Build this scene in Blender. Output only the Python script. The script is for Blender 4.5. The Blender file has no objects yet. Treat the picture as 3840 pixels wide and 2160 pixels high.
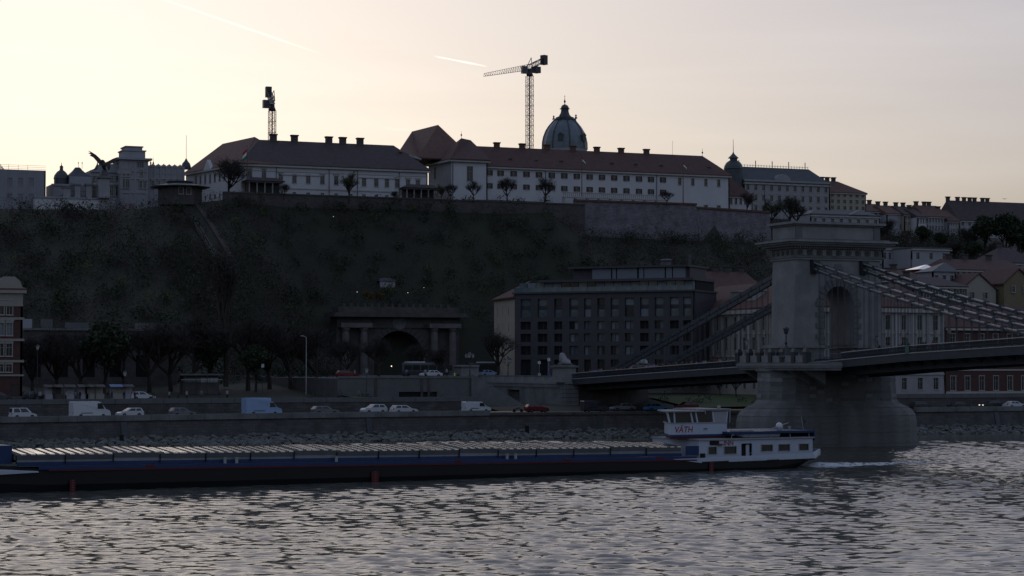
import bpy, math, random
import numpy as np
from mathutils import Vector, Matrix
# ---------------------------------------------------------------- camera
SC = bpy.context.scene
F_PX, HEAD, PITCH, CAM = 7750.0, math.radians(22.5), math.atan(290 / 7750.0), (-169.0, -369.0, 12.5)
cam = bpy.data.objects.new('camera', bpy.data.cameras.new('camera'))
SC.collection.objects.link(cam); SC.camera = cam
cam.data.sensor_width = 36.0; cam.data.lens = 36.0 * F_PX / 3840.0
cam.data.clip_start = 1.0; cam.data.clip_end = 60000.0
cam.location = CAM; cam.rotation_euler = (math.pi / 2 + PITCH, 0, -HEAD)
# ---------------------------------------------------------------- sky, sun, exposure
SUN_AZ, SUN_EL = math.radians(9.6), math.radians(4.2)     # heading from +Y towards +X
W = bpy.data.worlds.new('World'); SC.world = W; W.use_nodes = True
nt = W.node_tree; nt.nodes.clear()
sky = nt.nodes.new('ShaderNodeTexSky'); sky.sky_type = 'NISHITA'; sky.sun_disc = False
sky.sun_elevation = SUN_EL; sky.sun_rotation = SUN_AZ
sky.altitude = 100; sky.air_density = 1.0; sky.dust_density = 6.0; sky.ozone_density = 1.0
gm = nt.nodes.new('ShaderNodeGamma'); gm.inputs[1].default_value = 0.37      # stands in for thin high haze: evens the glow, lifts the dim side
wb = nt.nodes.new('ShaderNodeMix'); wb.data_type = 'RGBA'; wb.blend_type = 'MULTIPLY'; wb.inputs[0].default_value = 1.0
wb.inputs[7].default_value = (2.93, 3.16, 4.22, 1)                             # white balance, and the gain that sets how bright the sky is
tc = nt.nodes.new('ShaderNodeTexCoord'); mp = nt.nodes.new('ShaderNodeMapping'); mp.inputs['Scale'].default_value = (1.2, 1.2, 14)
cn = nt.nodes.new('ShaderNodeTexNoise'); cn.inputs['Scale'].default_value = 2.2; cn.inputs['Detail'].default_value = 5
cr = nt.nodes.new('ShaderNodeMapRange'); cr.inputs[1].default_value = 0.45; cr.inputs[2].default_value = 0.75
cr.inputs[3].default_value = 1.0; cr.inputs[4].default_value = 1.10            # faint cirrus bands
cm = nt.nodes.new('ShaderNodeVectorMath'); cm.operation = 'SCALE'
bg = nt.nodes.new('ShaderNodeBackground'); bg.inputs[1].default_value = 0.10
wo = nt.nodes.new('ShaderNodeOutputWorld')
for a, b in ((sky.outputs[0], gm.inputs[0]), (gm.outputs[0], wb.inputs[6]), (tc.outputs['Generated'], mp.inputs[0]),
             (mp.outputs[0], cn.inputs[0]), (cn.outputs[0], cr.inputs[0]), (wb.outputs[2], cm.inputs[0]),
             (cr.outputs[0], cm.inputs['Scale']), (cm.outputs[0], bg.inputs[0]), (bg.outputs[0], wo.inputs[0])):
    nt.links.new(a, b)
def contrail(px0, py0, px1, py1, width, gain):                                 # a thin bright streak of ice cloud along a great circle of the sky
    def dr(px, py):
        a_, b_ = (px - 1920) / F_PX, (1080 - py) / F_PX; s_, c_, p_, q_ = math.sin(HEAD), math.cos(HEAD), math.sin(PITCH), math.cos(PITCH)
        return Vector((s_ * q_ + a_ * c_ - b_ * s_ * p_, c_ * q_ - a_ * s_ - b_ * c_ * p_, p_ + b_ * q_)).normalized()
    d0, d1 = dr(px0, py0), dr(px1, py1); nv_ = d0.cross(d1).normalized(); md_ = (d0 + d1).normalized(); ax = (d1 - d0).normalized(); hl = (d1 - d0).length / 2
    N = nt.nodes.new
    def math_(op, a, b=None):
        m_ = N('ShaderNodeMath'); m_.operation = op; m_.use_clamp = False
        for i_, v_ in enumerate((a, b)):
            if v_ is None: continue
            if isinstance(v_, (int, float)): m_.inputs[i_].default_value = v_
            else: nt.links.new(v_, m_.inputs[i_])
        return m_.outputs[0]
    def dot(v):
        d_ = N('ShaderNodeVectorMath'); d_.operation = 'DOT_PRODUCT'; nt.links.new(tc.outputs['Generated'], d_.inputs[0]); d_.inputs[1].default_value = v; return d_.outputs['Value']
    nz = N('ShaderNodeTexNoise'); nz.inputs['Scale'].default_value = 160; nt.links.new(tc.outputs['Generated'], nz.inputs[0])
    dist = math_('DIVIDE', math_('ABSOLUTE', dot(nv_)), math_('MULTIPLY', math_('ADD', nz.outputs[0], .35), width))
    across = math_('MAXIMUM', math_('SUBTRACT', 1.0, dist), 0.0)
    al = math_('MAXIMUM', math_('SUBTRACT', 1.0, math_('POWER', math_('DIVIDE', math_('ABSOLUTE', dot(ax)), hl), 4.0)), 0.0)
    front = math_('GREATER_THAN', dot(md_), .5)
    return math_('MULTIPLY', math_('MULTIPLY', math_('MULTIPLY', across, al), front), gain)
extra = None
for args in ((560, -20, 1215, 206, .0009, .16), (1625, 210, 1830, 250, .0007, .45), (1430, 480, 1560, 490, .0010, .06)):
    e_ = contrail(*args)
    if extra is None: extra = e_
    else:
        ad = nt.nodes.new('ShaderNodeMath'); ad.operation = 'ADD'; nt.links.new(extra, ad.inputs[0]); nt.links.new(e_, ad.inputs[1]); extra = ad.outputs[0]
ad = nt.nodes.new('ShaderNodeMath'); ad.operation = 'ADD'; nt.links.new(extra, ad.inputs[0]); nt.links.new(cr.outputs[0], ad.inputs[1]); nt.links.new(ad.outputs[0], cm.inputs['Scale'])
sl = bpy.data.lights.new('sun', 'SUN'); sl.energy = 1.0; sl.angle = math.radians(0.5); sl.color = (1.0, 0.82, 0.62)
sun = bpy.data.objects.new('sun', sl); SC.collection.objects.link(sun)
sd = Vector((math.sin(SUN_AZ) * math.cos(SUN_EL), math.cos(SUN_AZ) * math.cos(SUN_EL), math.sin(SUN_EL)))
sun.rotation_euler = sd.to_track_quat('Z', 'Y').to_euler(); sun.location = sd * 900
SC.view_settings.view_transform = 'Standard'; SC.view_settings.look = 'None'
SC.view_settings.gamma = 1.0; SC.view_settings.exposure = 0.0
SC.cycles.use_denoising = True
SC.cycles.max_bounces = 5; SC.cycles.diffuse_bounces = 3; SC.cycles.glossy_bounces = 3; SC.cycles.transparent_max_bounces = 8
SC.cycles.sample_clamp_indirect = 4.0
# ---------------------------------------------------------------- pixel -> place (distance always from a plane the thing touches)
_s, _c, _sp, _cp = math.sin(HEAD), math.cos(HEAD), math.sin(PITCH), math.cos(PITCH)
_R, _F, _U = (_c, -_s, 0), (_s * _cp, _c * _cp, _sp), (-_s * _sp, -_c * _sp, _cp)
def ray(px, py):
    a, b = (px - 1920) / F_PX, (1080 - py) / F_PX
    return Vector([_F[i] + a * _R[i] + b * _U[i] for i in range(3)])
CV = Vector(CAM)
def on_y(px, py, Y): d = ray(px, py); return CV + d * ((Y - CV.y) / d.y)
def on_x(px, py, X): d = ray(px, py); return CV + d * ((X - CV.x) / d.x)
def on_z(px, py, Z): d = ray(px, py); return CV + d * ((Z - CV.z) / d.z)
# ---------------------------------------------------------------- materials
MATS = {}
def mat(name, col, rough=0.8, spec=0.3, metal=0.0, var=0.18, scale=0.6, bump=0.0, bscale=6.0, brick=None, emit=None, aniso=None, col2=None):
    if name in MATS: return MATS[name]
    m = bpy.data.materials.new(name); MATS[name] = m; m.use_nodes = True
    n = m.node_tree.nodes; l = m.node_tree.links; p = n['Principled BSDF']
    p.inputs['Roughness'].default_value = rough; p.inputs['Specular IOR Level'].default_value = spec; p.inputs['Metallic'].default_value = metal
    t = n.new('ShaderNodeTexCoord'); mp = n.new('ShaderNodeMapping'); l.new(t.outputs['Object'], mp.inputs[0])
    if aniso: mp.inputs['Scale'].default_value = aniso
    tx = n.new('ShaderNodeTexNoise'); tx.inputs['Scale'].default_value = scale; tx.inputs['Detail'].default_value = 5; tx.inputs['Roughness'].default_value = 0.65
    l.new(mp.outputs[0], tx.inputs[0])
    r = n.new('ShaderNodeValToRGB'); l.new(tx.outputs[0], r.inputs[0])
    c2 = col2 if col2 else tuple(min(1, c * (1 + var)) for c in col)
    c1 = col if col2 else tuple(c * (1 - var) for c in col)
    r.color_ramp.elements[0].position = 0.3; r.color_ramp.elements[1].position = 0.7
    r.color_ramp.elements[0].color = (*c1, 1); r.color_ramp.elements[1].color = (*c2, 1)
    out = r.outputs[0]
    if brick:                                                     # (width, height, mortar darkening)
        b = n.new('ShaderNodeTexBrick'); b.inputs['Scale'].default_value = 1.0; b.inputs['Brick Width'].default_value = brick[0]; b.inputs['Row Height'].default_value = brick[1]
        b.inputs['Mortar Size'].default_value = 0.03; b.inputs['Color1'].default_value = (1, 1, 1, 1); b.inputs['Color2'].default_value = (.7, .7, .72, 1); b.inputs['Mortar'].default_value = (brick[2],) * 3 + (1,)
        ro = n.new('ShaderNodeMapping'); ro.inputs['Rotation'].default_value = (math.pi / 2, 0, 0); l.new(t.outputs['Object'], ro.inputs[0]); l.new(ro.outputs[0], b.inputs[0])
        mx = n.new('ShaderNodeMix'); mx.data_type = 'RGBA'; mx.blend_type = 'MULTIPLY'; mx.inputs[0].default_value = 1
        l.new(out, mx.inputs[6]); l.new(b.outputs[0], mx.inputs[7]); out = mx.outputs[2]
    l.new(out, p.inputs['Base Color'])
    if bump:
        t2 = n.new('ShaderNodeTexNoise'); t2.inputs['Scale'].default_value = bscale; t2.inputs['Detail'].default_value = 4; l.new(t.outputs['Object'], t2.inputs[0])
        bp = n.new('ShaderNodeBump'); bp.inputs['Strength'].default_value = bump; bp.inputs['Distance'].default_value = 0.1
        l.new(t2.outputs[0], bp.inputs['Height']); l.new(bp.outputs[0], p.inputs['Normal'])
    if emit:
        p.inputs['Emission Color'].default_value = (*emit[0], 1); p.inputs['Emission Strength'].default_value = emit[1]
    return m
M = dict(
    white=mat('white_plaster', (.44, .44, .45), var=.07, scale=.25), cream=mat('cream_plaster', (.26, .245, .21), var=.10, scale=.3),
    grey=mat('grey_plaster', (.27, .27, .29), var=.10, scale=.3), palegrey=mat('pale_stone', (.25, .25, .26), var=.12, scale=.4),
    beige=mat('beige_plaster', (.30, .27, .21), var=.10, scale=.3), ochre=mat('ochre_plaster', (.16, .13, .085), var=.12, scale=.3),
    stone=mat('limestone', (.185, .187, .186), var=.22, scale=.35, bump=.4, bscale=2.5), stone2=mat('limestone_weathered', (.122, .125, .124), var=.35, scale=.3, bump=.5, bscale=2.0),
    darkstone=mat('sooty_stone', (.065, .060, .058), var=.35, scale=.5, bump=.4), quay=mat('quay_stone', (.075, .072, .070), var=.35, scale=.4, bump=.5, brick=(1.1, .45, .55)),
    fort=mat('rubble_stone', (.15, .14, .15), var=.30, scale=.5, bump=.5, brick=(.9, .4, .6)), portal=mat('portal_stone', (.10, .095, .09), var=.3, scale=.5), concrete=mat('concrete', (.10, .10, .102), var=.15, scale=.5),
    redroof=mat('red_clay_tiles', (.070, .036, .031), rough=.75, var=.25, scale=.8, bump=.25, bscale=3), redroof2=mat('brown_clay_tiles', (.10, .055, .043), rough=.8, var=.25, scale=.8),
    darkroof=mat('dark_brown_tiles', (.050, .038, .040), rough=.75, var=.25, scale=.8), slate=mat('slate_roof', (.045, .055, .062), rough=.5, spec=.4, var=.2, scale=.8),
    copper=mat('weathered_copper', (.10, .125, .145), rough=.42, spec=.5, var=.25, scale=.5, aniso=(1, 1, .3)), brickwall=mat('red_brick', (.085, .042, .036), var=.2, scale=1.0, brick=(.5, .18, .7)),
    trim=mat('stone_trim', (.32, .31, .29), var=.1, scale=.6), glass=mat('window_glass', (.02, .024, .027), rough=.08, spec=.5, var=.3, scale=.5), frame=mat('window_frame', (.30, .30, .29), var=.05),
    shutter=mat('brown_shutter', (.045, .028, .022), rough=.6), metal=mat('dark_iron', (.022, .026, .031), rough=.45, spec=.5, var=.2), steel=mat('painted_steel', (.060, .065, .072), rough=.4, spec=.5),
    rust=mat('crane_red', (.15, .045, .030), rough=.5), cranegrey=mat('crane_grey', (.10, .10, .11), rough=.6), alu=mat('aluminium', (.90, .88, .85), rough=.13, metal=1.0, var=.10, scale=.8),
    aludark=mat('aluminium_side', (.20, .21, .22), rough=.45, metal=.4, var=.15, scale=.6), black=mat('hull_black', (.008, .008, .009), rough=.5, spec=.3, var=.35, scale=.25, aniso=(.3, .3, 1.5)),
    blue=mat('hull_blue', (.009, .030, .095), rough=.4, var=.15, scale=.5), wpaint=mat('white_ship_paint', (.36, .40, .47), rough=.4, var=.06, scale=.8), redd=mat('dull_red_paint', (.075, .010, .014), rough=.6), redd2=mat('dull_pink_paint', (.14, .08, .09), rough=.6), hatchshade=mat('hatch_shade', (.085, .09, .095), rough=.8, spec=.1), red=mat('red_paint', (.22, .018, .022), rough=.5),
    carwhite=mat('car_white', (.44, .46, .48), rough=.25, spec=.5, var=.03), carblue=mat('van_blue', (.22, .31, .46), rough=.3, var=.05), carred=mat('car_red', (.12, .015, .015), rough=.25), cardark=mat('car_dark', (.03, .032, .038), rough=.22, spec=.6),
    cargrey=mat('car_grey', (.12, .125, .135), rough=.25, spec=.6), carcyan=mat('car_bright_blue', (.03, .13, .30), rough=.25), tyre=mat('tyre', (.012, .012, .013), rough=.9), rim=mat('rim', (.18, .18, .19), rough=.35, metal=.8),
    hotel=mat('anthracite_cladding', (.052, .048, .056), rough=.6, var=.15, scale=.8), hglass=mat('hotel_glass', (.085, .115, .125), rough=.06, spec=.6, var=.35, scale=.6), palepane=mat('pale_pane', (.14, .16, .18), var=.15, scale=1.5, aniso=(.3, .3, 6)), curtain=mat('pale_curtain', (.17, .185, .20), var=.35, scale=2.5, aniso=(3, 3, .2)),  # penthouse panes: brightness of the glass is put into a pale banded colour
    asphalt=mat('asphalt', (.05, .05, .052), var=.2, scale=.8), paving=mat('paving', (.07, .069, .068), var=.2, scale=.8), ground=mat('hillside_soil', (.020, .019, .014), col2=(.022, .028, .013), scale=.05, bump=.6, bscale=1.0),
    grass=mat('grass', (.030, .050, .015), col2=(.045, .06, .02), scale=.6), bark=mat('bark', (.055, .047, .040), var=.25, scale=2), barkd=mat('dark_bark', (.028, .023, .020), var=.25, scale=2),
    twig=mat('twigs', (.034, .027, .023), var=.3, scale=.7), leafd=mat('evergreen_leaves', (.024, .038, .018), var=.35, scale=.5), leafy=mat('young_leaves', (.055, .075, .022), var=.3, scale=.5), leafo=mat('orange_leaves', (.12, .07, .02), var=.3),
    skin=mat('skin', (.30, .18, .13), var=.05), rock=mat('riprap_stone', (.10, .105, .098), var=.5, scale=.9, bump=.5, bscale=5), deck=mat('bridge_paint', (.030, .036, .042), rough=.5, spec=.4, var=.25, scale=.6),
    chain=mat('chain_iron', (.045, .055, .068), rough=.38, spec=.5, metal=.25, var=.2, scale=1.0), rail=mat('rail_highlight', (.34, .33, .31), rough=.5), bluetarp=mat('blue_tarp', (.03, .09, .24), rough=.5),  # pale rail colour paints the highlights along railing tops and deck edges
    lampglow=mat('lamp_glow', (.9, .85, .7), emit=((1, .85, .6), 1.6)), headlight=mat('headlight_lens', (.5, .5, .5), rough=.1), taillight=mat('tail_light', (.25, .01, .01), rough=.2),
    panel=mat('white_panels', (.30, .29, .31), var=.15, scale=.7), hivis=mat('hivis', (.35, .55, .08), emit=((.4, .7, .1), .03)), foam=mat('foam', (.42, .46, .50), rough=.6, var=.3, scale=1.5), green=mat('green_cloth', (.07, .13, .10)),  # the vest colour is given a faint glow of its own
    sheet=mat('scaffold_sheet', (.22, .22, .245), var=.10, scale=.4, aniso=(1, 1, .3)), flagr=mat('flag_red', (.30, .03, .04)), flagw=mat('flag_white', (.6, .6, .6)), flagg=mat('flag_green', (.03, .16, .08)))
# ---------------------------------------------------------------- meshes
class MB:
    def __init__(s): s.v = []; s.f = []; s.mi = []; s.cur = 0
    def add(s, v, f):
        o = len(s.v); s.v.extend(tuple(p) for p in v); s.f.extend([tuple(i + o for i in q) for q in f]); s.mi.extend([s.cur] * len(f)); return s
    def box(s, x0, x1, y0, y1, z0, z1):
        if x0 > x1: x0, x1 = x1, x0
        if y0 > y1: y0, y1 = y1, y0
        return s.add([(x0, y0, z0), (x1, y0, z0), (x1, y1, z0), (x0, y1, z0), (x0, y0, z1), (x1, y0, z1), (x1, y1, z1), (x0, y1, z1)],
                     [(0, 3, 2, 1), (4, 5, 6, 7), (0, 1, 5, 4), (1, 2, 6, 5), (2, 3, 7, 6), (3, 0, 4, 7)])
    def frust(s, a, b, z0, z1):                                   # rectangles (x0,x1,y0,y1) below and above
        return s.add([(a[0], a[2], z0), (a[1], a[2], z0), (a[1], a[3], z0), (a[0], a[3], z0), (b[0], b[2], z1), (b[1], b[2], z1), (b[1], b[3], z1), (b[0], b[3], z1)],
                     [(0, 3, 2, 1), (4, 5, 6, 7), (0, 1, 5, 4), (1, 2, 6, 5), (2, 3, 7, 6), (3, 0, 4, 7)])
    def prism(s, poly, z0, z1, poly1=None):
        n = len(poly); q = poly1 or poly
        return s.add([(x, y, z0) for x, y in poly] + [(x, y, z1) for x, y in q], [tuple(range(n - 1, -1, -1)), tuple(range(n, 2 * n))] + [(i, (i + 1) % n, n + (i + 1) % n, n + i) for i in range(n)])
    def extx(s, poly, x0, x1):                                    # (y,z) outline along x
        n = len(poly)
        return s.add([(x0, y, z) for y, z in poly] + [(x1, y, z) for y, z in poly], [tuple(range(n - 1, -1, -1)), tuple(range(n, 2 * n))] + [(i, (i + 1) % n, n + (i + 1) % n, n + i) for i in range(n)])
    def exty(s, poly, y0, y1):                                    # (x,z) outline along y
        n = len(poly)
        return s.add([(x, y0, z) for x, z in poly] + [(x, y1, z) for x, z in poly], [tuple(range(n)), tuple(range(2 * n - 1, n - 1, -1))] + [(i, n + i, n + (i + 1) % n, (i + 1) % n) for i in range(n)])
    def tube(s, p, q, r0, r1=None, n=5):
        r1 = r0 if r1 is None else r1; p = Vector(p); q = Vector(q); d = (q - p)
        if d.length < 1e-6: return s
        d.normalize(); a = d.cross(Vector((0, 0, 1)) if abs(d.z) < .9 else Vector((1, 0, 0))).normalized(); b = d.cross(a)
        V = []
        for c, r in ((p, r0), (q, r1)):
            for i in range(n):
                t = 2 * math.pi * i / n; V.append(c + a * (r * math.cos(t)) + b * (r * math.sin(t)))
        return s.add(V, [tuple(range(n - 1, -1, -1)), tuple(range(n, 2 * n))] + [(i, (i + 1) % n, n + (i + 1) % n, n + i) for i in range(n)])
    def lathe(s, prof, cx=0, cy=0, cz=0, n=12, a0=0.0):
        V = []; k = len(prof)
        for r, z in prof:
            for i in range(n):
                t = a0 + 2 * math.pi * i / n; V.append((cx + r * math.cos(t), cy + r * math.sin(t), cz + z))
        Fc = [tuple(range(n - 1, -1, -1)), tuple(range((k - 1) * n, k * n))]
        for j in range(k - 1):
            for i in range(n): Fc.append((j * n + i, j * n + (i + 1) % n, (j + 1) * n + (i + 1) % n, (j + 1) * n + i))
        return s.add(V, Fc)
    def ball(s, c, r, n=8, m=5, sq=(1, 1, 1)):
        prof = [(max(.001, math.sin(math.pi * j / m)), -math.cos(math.pi * j / m)) for j in range(m + 1)]
        o = len(s.v); s.lathe(prof, n=n)
        for i in range(o, len(s.v)):
            v = s.v[i]; s.v[i] = (c[0] + v[0] * r * sq[0], c[1] + v[1] * r * sq[1], c[2] + v[2] * r * sq[2])
        return s
    def mesh(s, name, mats, smooth=False):
        me = bpy.data.meshes.new(name); me.from_pydata(s.v, [], s.f)
        for m in (mats if isinstance(mats, (list, tuple)) else [mats]): me.materials.append(M[m] if isinstance(m, str) else m)
        if isinstance(mats, (list, tuple)): me.polygons.foreach_set('material_index', s.mi)
        if smooth: me.polygons.foreach_set('use_smooth', [True] * len(me.polygons))
        me.update(); return me
WL = {}                                                           # world location of every object built
def put(o, parent, loc, rz=0.0):
    SC.collection.objects.link(o); WL[o.name] = (Vector(loc), rz); o.rotation_mode = 'XYZ'
    if parent is not None:
        pl, pr = WL[parent.name]; o.parent = parent
        o.location = Matrix.Rotation(-pr, 3, 'Z') @ (Vector(loc) - pl); o.rotation_euler = (0, 0, rz - pr)
    else: o.location = loc; o.rotation_euler = (0, 0, rz)
    return o
def tag(o, label=None, cat=None, group=None, kind=None):
    for k, v in (('label', label), ('category', cat), ('group', group), ('kind', kind)):
        if v: o[k] = v
    return o
def thing(name, label, cat, loc=(0, 0, 0), rz=0.0, group=None):
    return tag(put(bpy.data.objects.new(name, None), None, loc, rz), label, cat, group)
def obj(name, mb, mats, parent=None, loc=None, rz=0.0, smooth=False):
    """mesh built in world coordinates (loc None: its own base centre becomes the origin) or in a local frame at loc, rz"""
    if loc is None:
        a = np.array(mb.v); c = (a.min(0) + a.max(0)) / 2; c[2] = a[:, 2].min(); loc = c
        pr = WL[parent.name][1] if parent is not None else 0.0; rz = pr
        R3 = np.array(Matrix.Rotation(-pr, 3, 'Z')); mb.v = [tuple(p) for p in (a - c) @ R3.T]
    return put(bpy.data.objects.new(name, mb.mesh(name, mats, smooth)), parent, loc, rz)
def inst(name, me, parent, loc, rz=0.0): return put(bpy.data.objects.new(name, me), parent, loc, rz)
def copy_tree(o, loc, rz, parent=None):
    c = o.copy(); SC.collection.objects.link(c); WL[c.name] = (Vector(loc), rz)
    if parent is None: c.location = loc; c.rotation_euler = (0, 0, rz)
    else: c.parent = parent
    for ch in list(o.children):
        copy_tree(ch, (0, 0, 0), 0, c)
    return c
class Fac:
    """a wall face from P to Q (left to right seen from outside): local x along, y inwards, z up"""
    def __init__(s, P, Q):
        s.P = Vector((P[0], P[1], 0)); d = Vector((Q[0] - P[0], Q[1] - P[1], 0)); s.L = d.length; s.d = d / s.L; s.n = Vector((-s.d.y, s.d.x, 0)); s.rz = math.atan2(s.d.y, s.d.x)
    def pos(s, a, y, z): v = s.P + s.d * a + s.n * y; return Vector((v.x, v.y, z))
    def sz(s, px, py):
        r = ray(px, py); t = (s.P - CV).dot(s.n) / r.dot(s.n); p = CV + r * t; return (p - s.P).dot(s.d), p.z
    def sp(s, px, py=1000): return s.sz(px, py)[0]
    def wall(s, T, z0, z1, holes, m, t=.35, name='wall', s0=0, s1=None):
        s1 = s.L if s1 is None else s1; mb = MB()
        zs = sorted({z0, z1, *[h[2] for h in holes], *[h[3] for h in holes]}); zs = [z for z in zs if z0 <= z <= z1]
        for za, zb in zip(zs[:-1], zs[1:]):
            hs = sorted([(h[0], h[1]) for h in holes if h[2] <= za + 1e-6 and h[3] >= zb - 1e-6]); a = s0
            for h0, h1 in hs:
                if h0 > a + 1e-6: mb.box(a, h0, 0, t, za, zb)
                a = max(a, h1)
            if a < s1 - 1e-6: mb.box(a, s1, 0, t, za, zb)
        for i, v in enumerate(mb.v): mb.v[i] = (v[0], v[1], v[2] - z0)
        return obj(name, mb, m, T, s.pos(0, 0, z0), s.rz)
    def box(s, T, name, a0, a1, y0, y1, z0, z1, m):
        return obj(name, MB().box(0, a1 - a0, y0, y1, 0, z1 - z0), m, T, s.pos(a0, 0, z0), s.rz)
WINC = {}
def win_meshes(w, h, style, gl='glass', fr='frame', cas='trim'):
    k = (round(w, 1), round(h, 1), style, gl, fr, cas)
    if k in WINC: return WINC[k]
    f = MB(); c = .10
    if style != 'plain':
        f.cur = 0
        f.box(-w / 2 - c, -w / 2, -.06, .10, 0, h); f.box(w / 2, w / 2 + c, -.06, .10, 0, h); f.box(-w / 2 - c - .05, w / 2 + c + .05, -.09, .10, h, h + .14); f.box(-w / 2 - c - .06, w / 2 + c + .06, -.12, .10, -.14, 0)
    if style == 'hood':
        f.box(-w / 2 - .32, w / 2 + .32, -.24, .0, h + .40, h + .56); f.box(-w / 2 - .18, w / 2 + .18, -.12, .0, h + .16, h + .40)
    if style == 'ped':
        f.exty([(-w / 2 - .40, h + .36), (w / 2 + .40, h + .36), (0, h + .85)], -.26, -.002)
    f.cur = 1
    b = .05
    f.box(-w / 2, -w / 2 + b, .12, .20, 0, h); f.box(w / 2 - b, w / 2, .12, .20, 0, h); f.box(-w / 2 + b, w / 2 - b, .12, .20, h - b, h); f.box(-w / 2 + b, w / 2 - b, .12, .20, 0, b)
    f.box(-b / 2, b / 2, .13, .19, b, h - b); f.box(-w / 2 + b, w / 2 - b, .135, .185, h * .66, h * .66 + b)
    p = MB().box(-w / 2, w / 2, .20, .26, 0, h)
    r = (f.mesh('window', [cas, fr]), p.mesh('pane', gl)); WINC[k] = r; return r
SHUT = {}
def window(T, fc, a, z, w, h, style='cas', gl='glass', fr='frame', cas='trim', shut=False):
    mw, mp = win_meshes(w, h, style, gl, fr, cas)
    o = inst('window', mw, T, fc.pos(a, 0, z), fc.rz); inst('pane', mp, o, fc.pos(a, 0, z), fc.rz)
    if shut:
        k = (round(w, 1), round(h, 1))
        if k not in SHUT: SHUT[k] = MB().box(0, w * .52, -.10, -.02, 0, h).mesh('shutter', 'shutter')
        inst('shutter', SHUT[k], o, fc.pos(a - w * .5 - w * .54, 0, z), fc.rz); inst('shutter', SHUT[k], o, fc.pos(a + w * .5 + w * .02, 0, z), fc.rz)
    return o
def hip_roof(T, E, ze, R1, R2, m, over=.5, th=.3, name='roof'):
    """E: eaves corners A,B,C,D (front left, front right, back right, back left); R1,R2: ridge ends (left, right)"""
    c = sum((Vector((p[0], p[1], 0)) for p in E), Vector()) / 4
    P = []
    for p in E:
        v = Vector((p[0], p[1], 0)); u = (v - c).normalized(); v = v + u * over * 1.4; P.append((v.x, v.y))
    V = [(x, y, ze - th) for x, y in P] + [(x, y, ze) for x, y in P] + [tuple(R1), tuple(R2)]
    Fc = [(3, 2, 1, 0), (0, 1, 5, 4), (1, 2, 6, 5), (2, 3, 7, 6), (3, 0, 4, 7), (4, 5, 9, 8), (5, 6, 9), (6, 7, 8, 9), (7, 4, 8)]
    return obj(name, MB().add(V, Fc), m, T)
def chimney(T, p, w=1.2, d=.9, h=2.0, m='darkstone', flare=True, nm='chimney'):
    mb = MB().box(-w / 2, w / 2, -d / 2, d / 2, -1.2, h)
    if flare: mb.frust((-w / 2, w / 2, -d / 2, d / 2), (-w / 2 - .22, w / 2 + .22, -d / 2 - .22, d / 2 + .22), h, h + .35); mb.box(-w / 2 - .2, w / 2 + .2, -d / 2 - .2, d / 2 + .2, h + .352, h + .5)
    return obj(nm, mb, m, T, p, 0)
random.seed(7); rng = np.random.default_rng(7)
# ================================================================ SETTING: river, quay, streets, hill
def lerp_tab(x, tab):
    xs = [t[0] for t in tab]; return float(np.interp(x, xs, [t[1] for t in tab]))
wm = bpy.data.materials.new('river_water'); wm.use_nodes = True
n = wm.node_tree.nodes; l = wm.node_tree.links; p = n['Principled BSDF']
p.inputs['Base Color'].default_value = (.075, .080, .070, 1); p.inputs['Roughness'].default_value = .09; p.inputs['IOR'].default_value = 1.40
tco = n.new('ShaderNodeTexCoord')
def wnoise(scale, sx, sy, detail=3, rot=0.0):
    mp_ = n.new('ShaderNodeMapping'); mp_.inputs['Scale'].default_value = (sx, sy, 1); mp_.inputs['Rotation'].default_value = (0, 0, rot); l.new(tco.outputs['Object'], mp_.inputs[0])
    t_ = n.new('ShaderNodeTexNoise'); t_.inputs['Scale'].default_value = scale; t_.inputs['Detail'].default_value = detail; t_.inputs['Roughness'].default_value = .55; l.new(mp_.outputs[0], t_.inputs[0]); return t_.outputs[0]
big, mid, fine, patch = wnoise(.10, 1, 1.4, 2, .5), wnoise(.42, 1, 1.3, 3, .35), wnoise(1.5, 1, 1.15, 3, .2), wnoise(.018, .5, 1.6, 4, -.15)
pr_ = n.new('ShaderNodeMapRange'); l.new(patch, pr_.inputs[0]); pr_.inputs[1].default_value = .36; pr_.inputs[2].default_value = .62; pr_.inputs[3].default_value = .45; pr_.inputs[4].default_value = 1.15
def madd(a, k, b=None):
    m_ = n.new('ShaderNodeMath'); m_.operation = 'MULTIPLY'; l.new(a, m_.inputs[0])
    if isinstance(k, float): m_.inputs[1].default_value = k
    else: l.new(k, m_.inputs[1])
    if b is None: return m_.outputs[0]
    s_ = n.new('ShaderNodeMath'); s_.operation = 'ADD'; l.new(m_.outputs[0], s_.inputs[0]); l.new(b, s_.inputs[1]); return s_.outputs[0]
hgt = madd(madd(fine, .018), pr_.outputs[0])
bp = n.new('ShaderNodeBump'); bp.inputs['Strength'].default_value = 1.0; bp.inputs['Distance'].default_value = 1.0; l.new(hgt, bp.inputs['Height']); l.new(bp.outputs[0], p.inputs['Normal'])
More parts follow.
